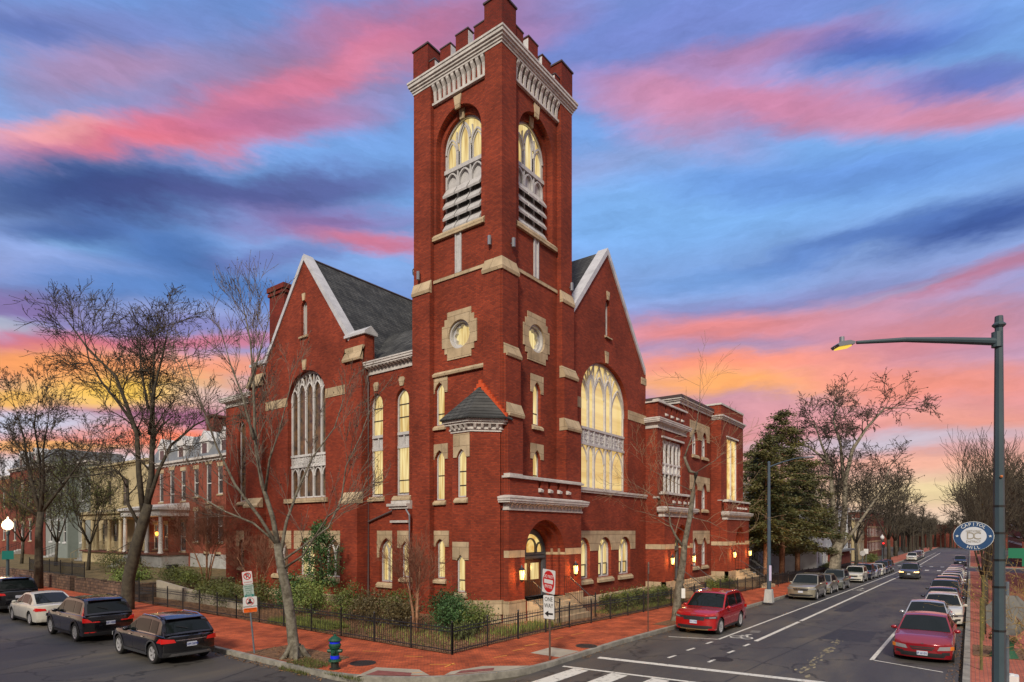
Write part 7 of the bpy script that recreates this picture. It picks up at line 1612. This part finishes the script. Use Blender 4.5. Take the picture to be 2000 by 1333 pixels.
# ---- along the avenue past the church
BRD2 = mat('brown_wall', (.09, .055, .04), .8, var=.3, vscale=2)
RH = FR(3.0)
def avh(a0, a1, zt, m_, lab, y=3.0, nw=None, zb=-2, **k):
    n = nw or max(2, int((a1-a0)/2.6)); st = (a1-a0)/n; z0 = zg((a0+a1)/2)
    return house('town_house', FR(y), a0, a1, zb, zt, m_, [(a0+st*(i+.5), 1.05, z0+zz, z0+zz+2.0) for i in range(n) for zz in ([1.6, 5.0, 8.2] if zt-z0 > 11 else [1.6, 5.0])], lab, grp='houses along the avenue', **k)
rr, G = avh(37.2, 41.8, 9.6, GRW2, 'green grey house hidden behind the conifers', 1.8, lint=WHW); stairs(G, rr, 38.6, 40.2, -.4, 1.4, .1, WS)
rr, G = avh(42.2, 53.8, 9.3, WHW, 'pale grey painted house behind the conifers', 3.0, lint=WHW); stairs(G, rr, 46, 47.6, -.6, 1.6, .1, WS); stairs(G, rr, 50.5, 52, -.7, 1.6, .1, WS)
rr, G = avh(59, 82.4, 7.4, WHW, 'wide white painted house behind the large plane tree', -2.4, lint=WHW); b = MB(); b.fbox(G, 66, -1.6, 82, 1.5, 0, .35); b.build('shop_front', RB2, rr); b = MB(); b.fbox(G, 65.6, 1.5, 82.4, 1.75, 0, 1.0); b.build('shop_canopy', ROOFM, rr)
avh(106, 118, 7.2, BRD2, 'dark brick house on the far corner of the cross street', 2.0); avh(118.3, 132, 6.6, CREAM, 'cream house beyond the cross street', 1.5); avh(132.5, 165, 8.6, RB2, 'long dark brick block far down the avenue', 1.0)
def south(a0, a1, zt, m_, lab, y):
    n = max(2, int((a1-a0)/3)); st = (a1-a0)/n; z0 = zg(a0); F = lambda a, h, d=0: (a, y+d, h)
    house('town_house', F, a0, a1, -3, zt, m_, [(a0+st*(i+.5), 1.1, z0+zz, z0+zz+2.0) for i in range(n) for zz in (1.6, 5.0, 8.2) if z0+zz+2.4 < zt], lab, grp='houses along the avenue', lint=WHW)
south(30, 40, 8.0, WHW, 'pale house at the right picture edge behind the lamp post', -26); south(40.3, 52, 9, RB1, 'red brick house at the right edge behind bare trees', -25.5); south(52.3, 70, 8.5, RB2, 'dark brick house along the right pavement', -25); south(70.3, 84, 8.5, GREYW, 'grey house along the right pavement far off', -25); south(106, 150, 9, RB2, 'brick block beyond the crossing on the right', -24)
b = MB(); b.box(300, -60, -4, 306, 40, 7.0); t = tag(b.build('town_house', RB2), 'distant brick building closing the end of the avenue', 'house')
for a0, a1, zt, m_, lab in ((-16, -4, 10.5, RB2, 'brick row house opposite the side street, outside the picture'), (-3.8, 9, 12, GREYW, 'grey row house opposite the side street, outside the picture'), (9.2, 22, 10, RB1, 'red row house opposite the parked black cars, outside the picture'), (22.2, 38, 12, RB2, 'dark row house opposite the white sedan, outside the picture')):
    F = lambda a, h, d=0: (-33+d, a, h); house('row_house', F, a0, a1, -.5, zt, m_, [(a0+2+3.2*i, 1.2, z, z+2.3) for i in range(int((a1-a0-1)/3.2)) for z in (1.6, 5.4)], lab, grp='row houses across the side street')
# low clipped hedges and yards on the avenue
for x0, x1, y, lab in ((104, 120, -2.2, 'long clipped hedge beyond the cross street'), (59, 66, -3.1, 'low hedge at the end of the block')):
    t = empty('hedge', ((x0+x1)/2, y, zg(x0)+.1), label=lab, cat='hedge'); b = MB(); leafcloud(b, (0, 0, .7), ((x1-x0)/2, .5, .6), 260, 16, .10, cr=.5, shell=0); b.build('foliage', YEW, t, fix=False)
# ---------------------------------------------------------------- signs, poles, hydrant
POLE = mat('blue_grey_pole', (.055, .085, .12), .4, var=.15, vscale=2); DPOLE = mat('slate_pole', (.045, .07, .085), .45, var=.15, vscale=1.5); GALV = mat('galvanised_post', (.16, .19, .22), .5, metal=.4, var=.2, vscale=8); RUST = mat('rusty_post', (.09, .05, .035), .8, var=.4, vscale=8)
SWHITE = mat('sign_white', (.68, .69, .68), .5); SRED = mat('sign_red', (.55, .012, .015), .45); SBLK = mat('sign_black', (.012, .012, .012), .5); SGRN = mat('sign_green', (.006, .16, .08), .45); SORG = mat('sign_orange', (.80, .13, .01), .5); SBLU = mat('sign_blue', (.006, .05, .15), .45); SBACK = mat('sign_back', (.20, .20, .19), .5, metal=.2, var=.15, vscale=4); STEAL = mat('sign_teal', (.01, .20, .17), .5); SPALE = mat('sign_pale_green', (.42, .52, .48), .5)
def face_to(az): # sign facing direction az (unit normal), returns frame about a point
    n = Vector((cos(az), sin(az), 0)); u = Vector((-sin(az), cos(az), 0)); return n, u
def signframe(p, az, tilt=0):
    n, u = face_to(az); p = Vector(p); q = Quaternion(n, tilt); uu = q@u; vv = q@Vector((0, 0, 1))
    return (lambda a, h, d=0: tuple(p+uu*a+vv*h+n*d)), q
def rrect(w, h, r=.03, n=3, cx=0, cy=0):
    P = []
    for sx, sy, a0 in ((1, -1, -90), (1, 1, 0), (-1, 1, 90), (-1, -1, 180)):
        for i in range(n+1): a = R_(a0+90*i/n); P.append((cx+sx*(w/2-r)+cos(a)*r, cy+sy*(h/2-r)+sin(a)*r))
    return P
def circ2(cx, cy, r, n=28): return [(cx+cos(2*pi*i/n)*r, cy+sin(2*pi*i/n)*r) for i in range(n)]
def plate(name, F, poly, m_, d0, d1, root, holes=()):
    b = MB(); b.slab(F, poly, holes, d0, d1); return b.build(name, m_, root)
def stext(s, F, a, h, size, m_, az, tilt, root, sx=1, d=.012):
    p = F(a, h, d); e = (Matrix.Rotation(tilt, 4, Vector((cos(az), sin(az), 0)))@Matrix.Rotation(az+pi/2, 4, 'Z')@Matrix.Rotation(pi/2, 4, 'X')).to_euler()
    return text_mesh(s, size, m_, p, e, root, sx=sx)
def post(p, top, r, m_, root, lean=(0, 0)): b = MB(); b.tube((0, 0, -.1), (lean[0], lean[1], top), r, r, 8); return b.build('post', m_, root)
CAMZ = math.atan2(-17.28-.0, -22.04)
def az_to_cam(x, y): return math.atan2(CAM.y-y, CAM.x-x)
# do not enter + one way
x, y = -5.41, -6.25; az = az_to_cam(x, y)-R_(57)
t = empty('street_sign', (x, y, .15), label='white do not enter sign above a one way arrow sign on a rusty post', cat='sign'); post(0, 2.92, .033, RUST, t)
n_, u_ = face_to(az); tl = R_(-3)
F, q = signframe(n_*.04+Vector((0, 0, 2.58)), az, tl)
plate('sign_panel', F, rrect(.76, .78, .05), SWHITE, 0, .006, t); F2 = lambda a, h, d=0: F(a, h, d)
o_ = [(cos(a_)*.345, sin(a_)*.355) for a_ in [2*pi*i/36 for i in range(36)]]; plate('red_disc', F, o_, SRED, .004, .010, t); plate('white_bar', F, rect(-.26, -.065, .26, .065), SWHITE, .006, .014, t)
stext('DO NOT', F, 0, .16, .15, SWHITE, az, tl, t, d=.012); stext('ENTER', F, 0, -.17, .15, SWHITE, az, tl, t, d=.012)
az += R_(12); n_, u_ = face_to(az); F, q = signframe(n_*.04+Vector((0, 0, 1.74)), az, R_(1)); plate('sign_panel', F, rrect(.52, .80, .04), SBLK, 0, .004, t); plate('sign_panel', F, rrect(.495, .775, .035), SWHITE, .003, .008, t)
stext('ONE', F, 0, .25, .20, SBLK, az, R_(1), t, sx=.9); stext('WAY', F, 0, .04, .20, SBLK, az, R_(1), t, sx=.9)
plate('arrow', F, [(-.19, -.22), (-.02, -.12), (-.02, -.19), (.19, -.19), (.19, -.25), (-.02, -.25), (-.02, -.32)], SBLK, .008, .013, t)
# no parking trio
x, y = -10.72, 2.45; az = az_to_cam(x, y)+R_(14)
t = empty('street_sign', (x, y, .15), label='leaning post with no parking, two hour parking and orange bordered signs by the tall tree', cat='sign'); ln = RV*-.28; post(0, 2.75, .03, GALV, t, (ln.x, ln.y)); tl = R_(6)
n_, u_ = face_to(az)
def at(z): return Vector((ln.x*z/2.75, ln.y*z/2.75, z))+n_*.04
F, q = signframe(at(2.62), az, tl)
plate('sign_panel', F, rrect(.34, .46, .04), SRED, 0, .004, t); plate('sign_panel', F, rrect(.32, .44, .035), SWHITE, .003, .008, t); plate('ring', F, circ2(0, .06, .125), SRED, .008, .011, t, [circ2(0, .06, .095)]); stext('P', F, 0, .06, .22, SBLK, az, tl, t); plate('slash', F, [(-.095, .125), (-.07, .15), (.095, -.005), (.07, -.03)], SRED, .013, .016, t); stext('NO PARKING', F, 0, -.15, .045, SRED, az, tl, t)
F, q = signframe(at(2.16)+n_*.005, az, tl)
plate('sign_panel', F, rrect(.33, .46, .03), SPALE, 0, .006, t); plate('teal_band', F, rect(-.15, -.215, .15, -.12), STEAL, .006, .009, t)
for i, s_ in enumerate(('TWO HOUR', 'PARKING', '7 AM - 8:30 PM', 'MON - FRI')): stext(s_, F, 0, .17-.07*i, .052 if i < 2 else .038, SGRN, az, tl, t)
plate('arrow', F, [(-.12, -.09), (-.08, -.07), (-.08, -.085), (.1, -.085), (.1, -.095), (-.08, -.095), (-.08, -.11)], SGRN, .006, .011, t); stext('ZONE 6', F, 0, -.17, .05, SWHITE, az, tl, t)
F, q = signframe(at(1.70)+n_*.01, az, R_(2))
plate('sign_panel', F, rrect(.46, .54, .04), SWHITE, 0, .006, t); plate('orange_band', F, rrect(.44, .15, .02, cx=0, cy=-.19), SORG, .006, .010, t); plate('ring', F, circ2(0, .11, .135), SRED, .006, .010, t, [circ2(0, .11, .118)])
plate('watcher_emblem', F, [(-.10, .03), (.10, .03), (.07, .09), (.03, .12), (.03, .15), (.06, .155), (.03, .165), (.02, .205), (-.02, .205), (-.03, .165), (-.06, .155), (-.03, .15), (-.03, .12), (-.07, .09)], SBLK, .006, .009, t); plate('slash', F, [(-.10, .20), (-.085, .21), (.10, .02), (.085, .01)], SRED, .010, .013, t)
stext('NEIGHBORHOOD WATCH', F, 0, -.065, .038, SBLK, az, R_(2), t); stext('WE CALL POLICE', F, 0, -.155, .045, SBLK, az, R_(2), t); stext('911', F, 0, -.22, .045, SBLK, az, R_(2), t)
# thin post by the curb (sign seen edge on)
x, y = 2.1, -6.3; t = empty('street_sign', (x, y, zg(x)+.15), label='narrow sign seen edge on atop a thin rusty post left of the red SUV', cat='sign'); post(0, 2.95, .025, RUST, t); F, q = signframe((0, 0, 2.72), az_to_cam(x, y)+R_(86)); plate('sign_panel', F, rrect(.30, .5, .03), SBACK, .03, .038, t)
# hydrant
HG = mat('hydrant_green', (.006, .065, .035), .45, var=.2, vscale=8); HB = mat('hydrant_blue', (.01, .03, .85), .4); HK = mat('hydrant_black', (.015, .02, .015), .6)
t = empty('fire_hydrant', (-10.5, -1.72, .15), label='green fire hydrant with bright blue bands near the curb', cat='fire hydrant')
b = MB(); b.lathe((0, 0, 0), [(.17, -.02), (.17, .03), (.12, .05), (.115, .22), (.12, .24)], 16); b.build('base', HK, t)
b = MB(); b.lathe((0, 0, 0), [(.19, .24), (.20, .26), (.19, .30), (.13, .32), (.125, .34), (.125, .62), (.17, .66), (.17, .70), (.19, .72), (.185, .76), (.15, .80), (.145, .845)], 18)
for a in (0, pi/2, pi): 
    d = RV*cos(a)-DV*sin(a); b.tube(d*.1+Vector((0, 0, .56)), d*.21+Vector((0, 0, .56)), .065, .06, 10); b.tube(d*.2+Vector((0, 0, .56)), d*.235+Vector((0, 0, .56)), .045, .04, 5)
for i in range(8): a = 2*pi*i/8; b.tube((cos(a)*.175, sin(a)*.175, .22), (cos(a)*.175, sin(a)*.175, .33), .014, .014, 5)
b.build('barrel', HG, t); b = MB(); b.lathe((0, 0, 0), [(.136, .325), (.136, .42), (.133, .42)], 18); b.build('blue_band', HB, t); b = MB(); b.lathe((0, 0, 0), [(.155, .79), (.16, .80), (.16, .86), (.15, .87)], 18); b.build('blue_band', HB, t)
b = MB(); b.lathe((0, 0, 0), [(.20, .87), (.205, .89), (.16, .95), (.09, 1.0), (.05, 1.02), (.045, 1.06), (.02, 1.07)], 16); b.build('bonnet', HG, t)
# blue pole down the avenue
t = empty('street_lamp', (19.2, -6.9, zg(19.2)+.15), label='tall slim blue grey street lamp with curved arm on a white block base', cat='street lamp'); b = MB(); b.tube((0, 0, .8), (0, 0, 9.0), .14, .085, 12); b.lathe((0, 0, 9.0), [(.10, 0), (.10, .06), (.03, .12)], 10); b.build('pole', POLE, t)
b = MB(); b.add([(-.27, -.27, 0), (.27, -.27, 0), (.27, .27, 0), (-.27, .27, 0), (-.2, -.2, .85), (.2, -.2, .85), (.2, .2, .85), (-.2, .2, .85)], [(3, 2, 1, 0), (4, 5, 6, 7), (0, 1, 5, 4), (1, 2, 6, 5), (2, 3, 7, 6), (3, 0, 4, 7)]); b.build('base', mat('pale_block', (.42, .42, .41), .7, var=.15, vscale=4), t)
b = MB(); b.path([(0, 0, 8.75), (.1, -.7, 9.0), (.15, -1.5, 9.2), (.2, -2.1, 9.25)], [.05, .04, .035, .03], 7); b.build('arm', POLE, t); b = MB(); b.blob((.2, -2.35, 9.22), .3, 10, 6, (.5, 1.1, .25)); b.build('lamp_head', GREYP, t)
b = MB(); q = Vector((-.13, -.1, 1.9)); Fp = lambda a, h, d=0: tuple(q+RV*a-DV*d*1.0+Vector((0, 0, h))); b.slab(Fp, rect(-.06, -.5, .09, .5), [], -.02, .0); b.build('banner', mat('lilac_paper', (.5, .45, .65), .7), t)
# big lamp post at right with neighbourhood sign
LPX = Vector((-10.49, -17.62, .15)); t = empty('street_lamp', LPX, label='tall dark lamp post with long horizontal arm at the right picture edge', cat='street lamp')
b = MB(); b.tube((0, 0, 0), (0, 0, 3.0), .098, .080, 8); b.tube((0, 0, 3.0), (0, 0, 7.30), .080, .050, 8); b.build('pole', DPOLE, t); b = MB(); b.lathe((0, 0, 0), [(.25, 0), (.25, .1), (.17, .2)], 12); b.lathe((0, 0, 7.27), [(.055, 0), (.085, .03), (.085, .05), (.055, .08), (.05, .17), (.02, .18)], 8); b.build('collar', DPOLE, t)
b = MB(); e = -RV*2.0; b.path([Vector((0, 0, 7.06)), e*.35+Vector((0, 0, 7.08)), e*.7+Vector((0, 0, 7.09)), e*1.03+DV*.1+Vector((0, 0, 7.08))], [.058, .048, .036, .025], 10)
b.path([-RV*.03+Vector((0, 0, 6.98)), -RV*.03+Vector((0, 0, 7.2))], .07, 10); b.build('arm', DPOLE, t)
hd = e*1.12+DV*.12+Vector((0, 0, .11)); b = MB()
pr = [(-.11, -.02), (.12, -.02), (.145, .02), (.09, .05), (-.04, .045), (-.12, .01)]
b.slab(lambda a, h, d=0: tuple(hd-RV*a+DV*d+Vector((0, 0, 6.93+h-a*.18))), pr, [], -.11, .11); b.tube(hd-RV*.03+Vector((0, 0, 6.96)), hd-RV*.03+Vector((0, 0, 7.06)), .035, .035, 8); lh = b.build('lamp_head', GREYP, t)
b = MB(); b.slab(lambda a, h, d=0: tuple(hd-RV*a+DV*d+Vector((0, 0, 6.925+h-a*.18))), rect(-.08, -.035, .11, -.012), [], -.07, .07); b.build('lamp_lens', mat('lamp_lens_glow', (.9, .7, .2), emit=srgb(255, 215, 80), estr=.9), lh)
for z in (3.55, 3.95, 4.35, 4.75, 2.9): b = MB(); r_ = .086-.007*max(0, z-3); b.lathe((0, 0, z-.15), [(r_, 0), (r_, .03)], 8); b.build('pole_band', SBLK, t)
b = MB(); b.blob(Vector((0, 0, 5.05))-DV*.07-RV*.02, .022, 6, 4, (2, 1, 1)); b.build('tag', AMB, t)
t2 = empty('round_sign', LPX, label='round blue and white neighbourhood sign bracketed to the dark lamp post', cat='sign'); az = az_to_cam(LPX.x, LPX.y)+R_(8); n_, u_ = face_to(az)
c0 = -RV*.38+Vector((0, 0, 4.17)); F_o, q = signframe(c0, az, 0); F = lambda a, h, d=0: F_o(a*.84, h*.74, d); plate('sign_panel', F, circ2(0, 0, .285, 48), SBLU, 0, .012, t2); plate('sign_centre', F, circ2(0, 0, .185, 40), mat('sign_pale_grey', (.55, .56, .60), .5), .012, .015, t2); plate('sign_rim', F, circ2(0, 0, .292, 48), SWHITE, -.004, .006, t2)
def arctext(s, r, a_mid, step, size, inward):
    for i, ch in enumerate(s):
        a = a_mid+(i-(len(s)-1)/2)*step*(-1 if not inward else 1); xx, zz = cos(a)*r, sin(a)*r; stext(ch, F, xx, zz, size*.88, SWHITE, az, (a-pi/2) if not inward else (a+pi/2), t2, d=.016)
arctext('CAPITOL', .235, pi/2, .235, .075, False); arctext('HILL', .235, -pi/2, .20, .075, True)
def star(cx, cy, r): return [(cx+cos(pi/2+pi*i/5)*(r if i % 2 == 0 else r*.42), cy+sin(pi/2+pi*i/5)*(r if i % 2 == 0 else r*.42)) for i in range(10)]
for sx in (-1, 1): plate('star', F, star(sx*.235, 0, .028), SWHITE, .012, .017, t2)
GLD = mat('sign_gold_grey', (.30, .27, .22), .5); stext('D', F, -.04, .0, .15, GLD, az, 0, t2, d=.018); stext('C', F, .05, .0, .15, GLD, az, 0, t2, d=.020); stext('HISTORIC', F, 0, .10, .042, GLD, az, 0, t2, d=.018); stext('DISTRICT', F, 0, -.11, .042, GLD, az, 0, t2, d=.018)
b = MB(); b.tube(tuple(c0+RV*.26), tuple(Vector((0, 0, 4.17))), .02, .02, 6); b.build('bracket', SBLK, t2)
t3 = empty('street_name_sign', LPX, label='green street name sign with white numeral cut by the right picture edge', cat='sign'); c1 = RV*.50-DV*.12+Vector((0, 0, 3.86)); F, q = signframe(c1, az, 0)
plate('sign_panel', F, rect(-.36, -.02, .5, .13), SGRN, 0, .006, t3); plate('sign_panel', F, rect(-.20, -.14, .5, -.015), SGRN, .0, .006, t3); stext('8', F, -.08, .02, .23, SWHITE, az, 0, t3, d=.012); stext('ST', F, .12, .06, .12, SWHITE, az, 0, t3)
# sign backs and white boxes behind the post
x, y = -7.50, -17.83; t = empty('street_sign', (x, y, .15), label='grey back of an octagonal sign behind the dark lamp post', cat='sign'); post(0, 3.3, .03, GALV, t); F, q = signframe((0, 0, 2.68), az_to_cam(x, y)+R_(20)); plate('sign_panel', F, [(cos(pi/8+pi/4*i)*.37, sin(pi/8+pi/4*i)*.40) for i in range(8)], SBACK, .03, .036, t)
x, y = -8.6, -18.5; t = empty('street_sign', (x, y, .15), label='plain grey back of a square sign on a rusty post at the right edge', cat='sign'); post(0, 3.15, .04, RUST, t); F, q = signframe(RV*.22+Vector((0, 0, 2.72)), az_to_cam(x, y)+R_(4)); plate('sign_panel', F, rrect(.62, .78, .03), SBACK, -.036, -.03, t)
for x, y, h_, lab in ((1.6, -17.55, 2.2, 'bare greenish post before the planter on the right pavement'), (9.0, -17.7, 2.6, 'thin rusty post beside the slim tree on the right pavement'), (14.0, -18.2, 3.4, 'mossy wooden post farther along the right pavement')):
    t = MB(); t.tube((0, 0, -.05), (0, 0, h_), .045, .045, 6); t.lathe((0, 0, h_), [(.05, 0), (.02, .04)], 6); o = t.build('post', mat('mossy_post', (.12, .11, .04), .9, var=.4, vscale=6)); o.location = (x, y, zg(x)+.15); tag(o, lab, 'post', 'plain posts on the right pavement')
x, y = 4.9, -18.2; t = empty('planter', (x, y, zg(x)+.15), label='dark green wrapped planter with dried flowers in the right tree bed', cat='planter'); b = MB(); b.lathe((0, 0, 0), [(.42, 0), (.36, .12), (.27, .3), (.30, .5), (.33, .55), (.26, .55)], 14); b.build('pot', mat('green_wrap', (.012, .08, .035), .6, bump=.6, bscale=9), t); b = MB(); leafcloud(b, (0, 0, .68), (.36, .36, .2), 26, 12, .06, cr=.14, shell=.2); b.build('flowers', BRS, t, fix=False)
for (x, y, lab) in ((-.3, -18.2, 'white plastic box standing on the brick pavement left of the post'), (-.9, -18.95, 'white plastic box at the right edge on the brick pavement')):
    b = MB(); b.slab(lambda a, h, d=0: (a, h, d), rrect(.42, .30, .06), [], 0, .24); b.slab(lambda a, h, d=0: (a, h, d), rrect(.2, .1, .03), [], .24, .27); o = b.build('white_box', SWHITE); o.location = (x, y, .16); tag(o, lab, 'box', 'white boxes on the right pavement')
# globe lamp on the left street
def globelamp(x, y, lab, lit=True):
    t = empty('globe_lamp', (x, y, zg(x)+.15), label=lab, cat='street lamp', group='globe street lamps'); b = MB(); b.lathe((0, 0, 0), [(.26, 0), (.26, .2), (.16, .35), (.14, .8), (.10, .9), (.075, 3.9), (.11, 4.0), (.13, 4.2), (.09, 4.3)], 12); b.build('pole', DPOLE, t)
    b = MB(); b.lathe((0, 0, 4.3), [(.1, 0), (.27, .12), (.33, .32), (.30, .52), (.15, .7), (.06, .76), (.04, .92)], 16); b.build('globe', mat('globe_glow', (1, .8, .6), emit=srgb(255, 232, 190), estr=2.4) if lit else WHITE, t, smooth=True)
    if lit: ld = bpy.data.lights.new('globe_light', 'POINT'); ld.energy = 110; ld.color = (1, .6, .3); ld.shadow_soft_size = .3; lo = bpy.data.objects.new('globe_light', ld); COL.objects.link(lo); lo.location = (-.5, 0, 4.6); lo.parent = t
    return t
t = globelamp(-9.6, 36.3, 'lit globe street lamp with green tag at the left picture edge'); b = MB(); F, q = signframe((0, 0, 2.6), az_to_cam(-9.6, 36.3)); b.slab(F, rect(-.32, -.35, .32, .25), [], .13, .14); b.build('tag_sign', STEAL, t)
globelamp(103.6, -4.8, 'distant unlit globe lamp by the far crossing', False)
for x, y, lab in ((84.3, -4.6, 'small white sign with back to the camera near the cross street'), (70, -5.9, 'round pale sign on a thin pole down the avenue')):
    t = empty('street_sign', (x, y, zg(x)+.15), label=lab, cat='sign', group='small distant signs'); post(0, 2.9, .04, GALV, t); F, q = signframe((0, 0, 2.6), pi); plate('sign_panel', F, circ2(0, 0, .35, 16) if x < 80 else rrect(.6, .75), SWHITE, .04, .05, t)
b = MB(); F, q = signframe((130, -9, 0), pi); t = empty('traffic_signal', (101.5, -5.2, zg(101)+.1), label='distant traffic signal showing red at the cross street', cat='traffic signal'); b.tube((0, 0, 0), (0, 0, 4.0), .07, .07, 6); b.box(-.18, -.2, 2.9, .1, .2, 3.9); b.build('signal_post', SBLK, t)
b = MB(); b.blob((-.2, 0, 3.7), .16, 8, 6); b.build('red_light', mat('red_signal_glow', (.8, .02, .02), emit=(1, .02, .02, 1), estr=2), t)
# person on the right pavement half hidden by the lamp post
def person(x, y, rz, lab):
    t = empty('person', (x, y, zg(x)+.15), rz, label=lab, cat='person'); me = bpy.data.meshes.new('body')
    V = [(0, 0, .92), (0, 0, 1.12), (0, 0, 1.36), (0, 0, 1.48), (0, .01, 1.60), (0, .02, 1.70), (.17, 0, 1.38), (.22, -.02, 1.12), (.22, .08, .88), (-.17, 0, 1.38), (-.22, -.02, 1.12), (-.22, .08, .88), (.09, 0, .86), (.10, .06, .48), (.10, -.02, .09), (-.09, 0, .86), (-.10, -.04, .48), (-.10, -.12, .10), (.10, .13, .04), (-.10, .02, .05)]
    E_ = [(0, 1), (1, 2), (2, 3), (3, 4), (4, 5), (2, 6), (6, 7), (7, 8), (2, 9), (9, 10), (10, 11), (0, 12), (12, 13), (13, 14), (0, 15), (15, 16), (16, 17), (14, 18), (17, 19)]
    me.from_pydata(V, E_, []); o = bpy.data.objects.new('body', me); COL.objects.link(o); o.parent = t
    sk = o.modifiers.new('skin', 'SKIN'); R__ = [.15, .14, .15, .06, .09, .07, .07, .05, .035, .07, .05, .035, .09, .065, .045, .09, .065, .045, .035, .035]
    for i, v in enumerate(me.skin_vertices[0].data): v.radius = (R__[i], R__[i]*.8); v.use_root = i == 0
    o.modifiers.new('sub', 'SUBSURF').levels = 2; o.modifiers['sub'].render_levels = 2; me.materials.append(mat('blue_grey_jacket', (.10, .13, .20), .8))
    b = MB(); b.blob((0, .0, 1.66), .115, 12, 8, (.9, 1, 1.1)); b.build('hair', mat('dark_hair', (.02, .015, .012), .7), t, smooth=True)
person(8.4, -19.1, 2.8, 'person in a blue grey jacket half hidden behind the dark lamp post')
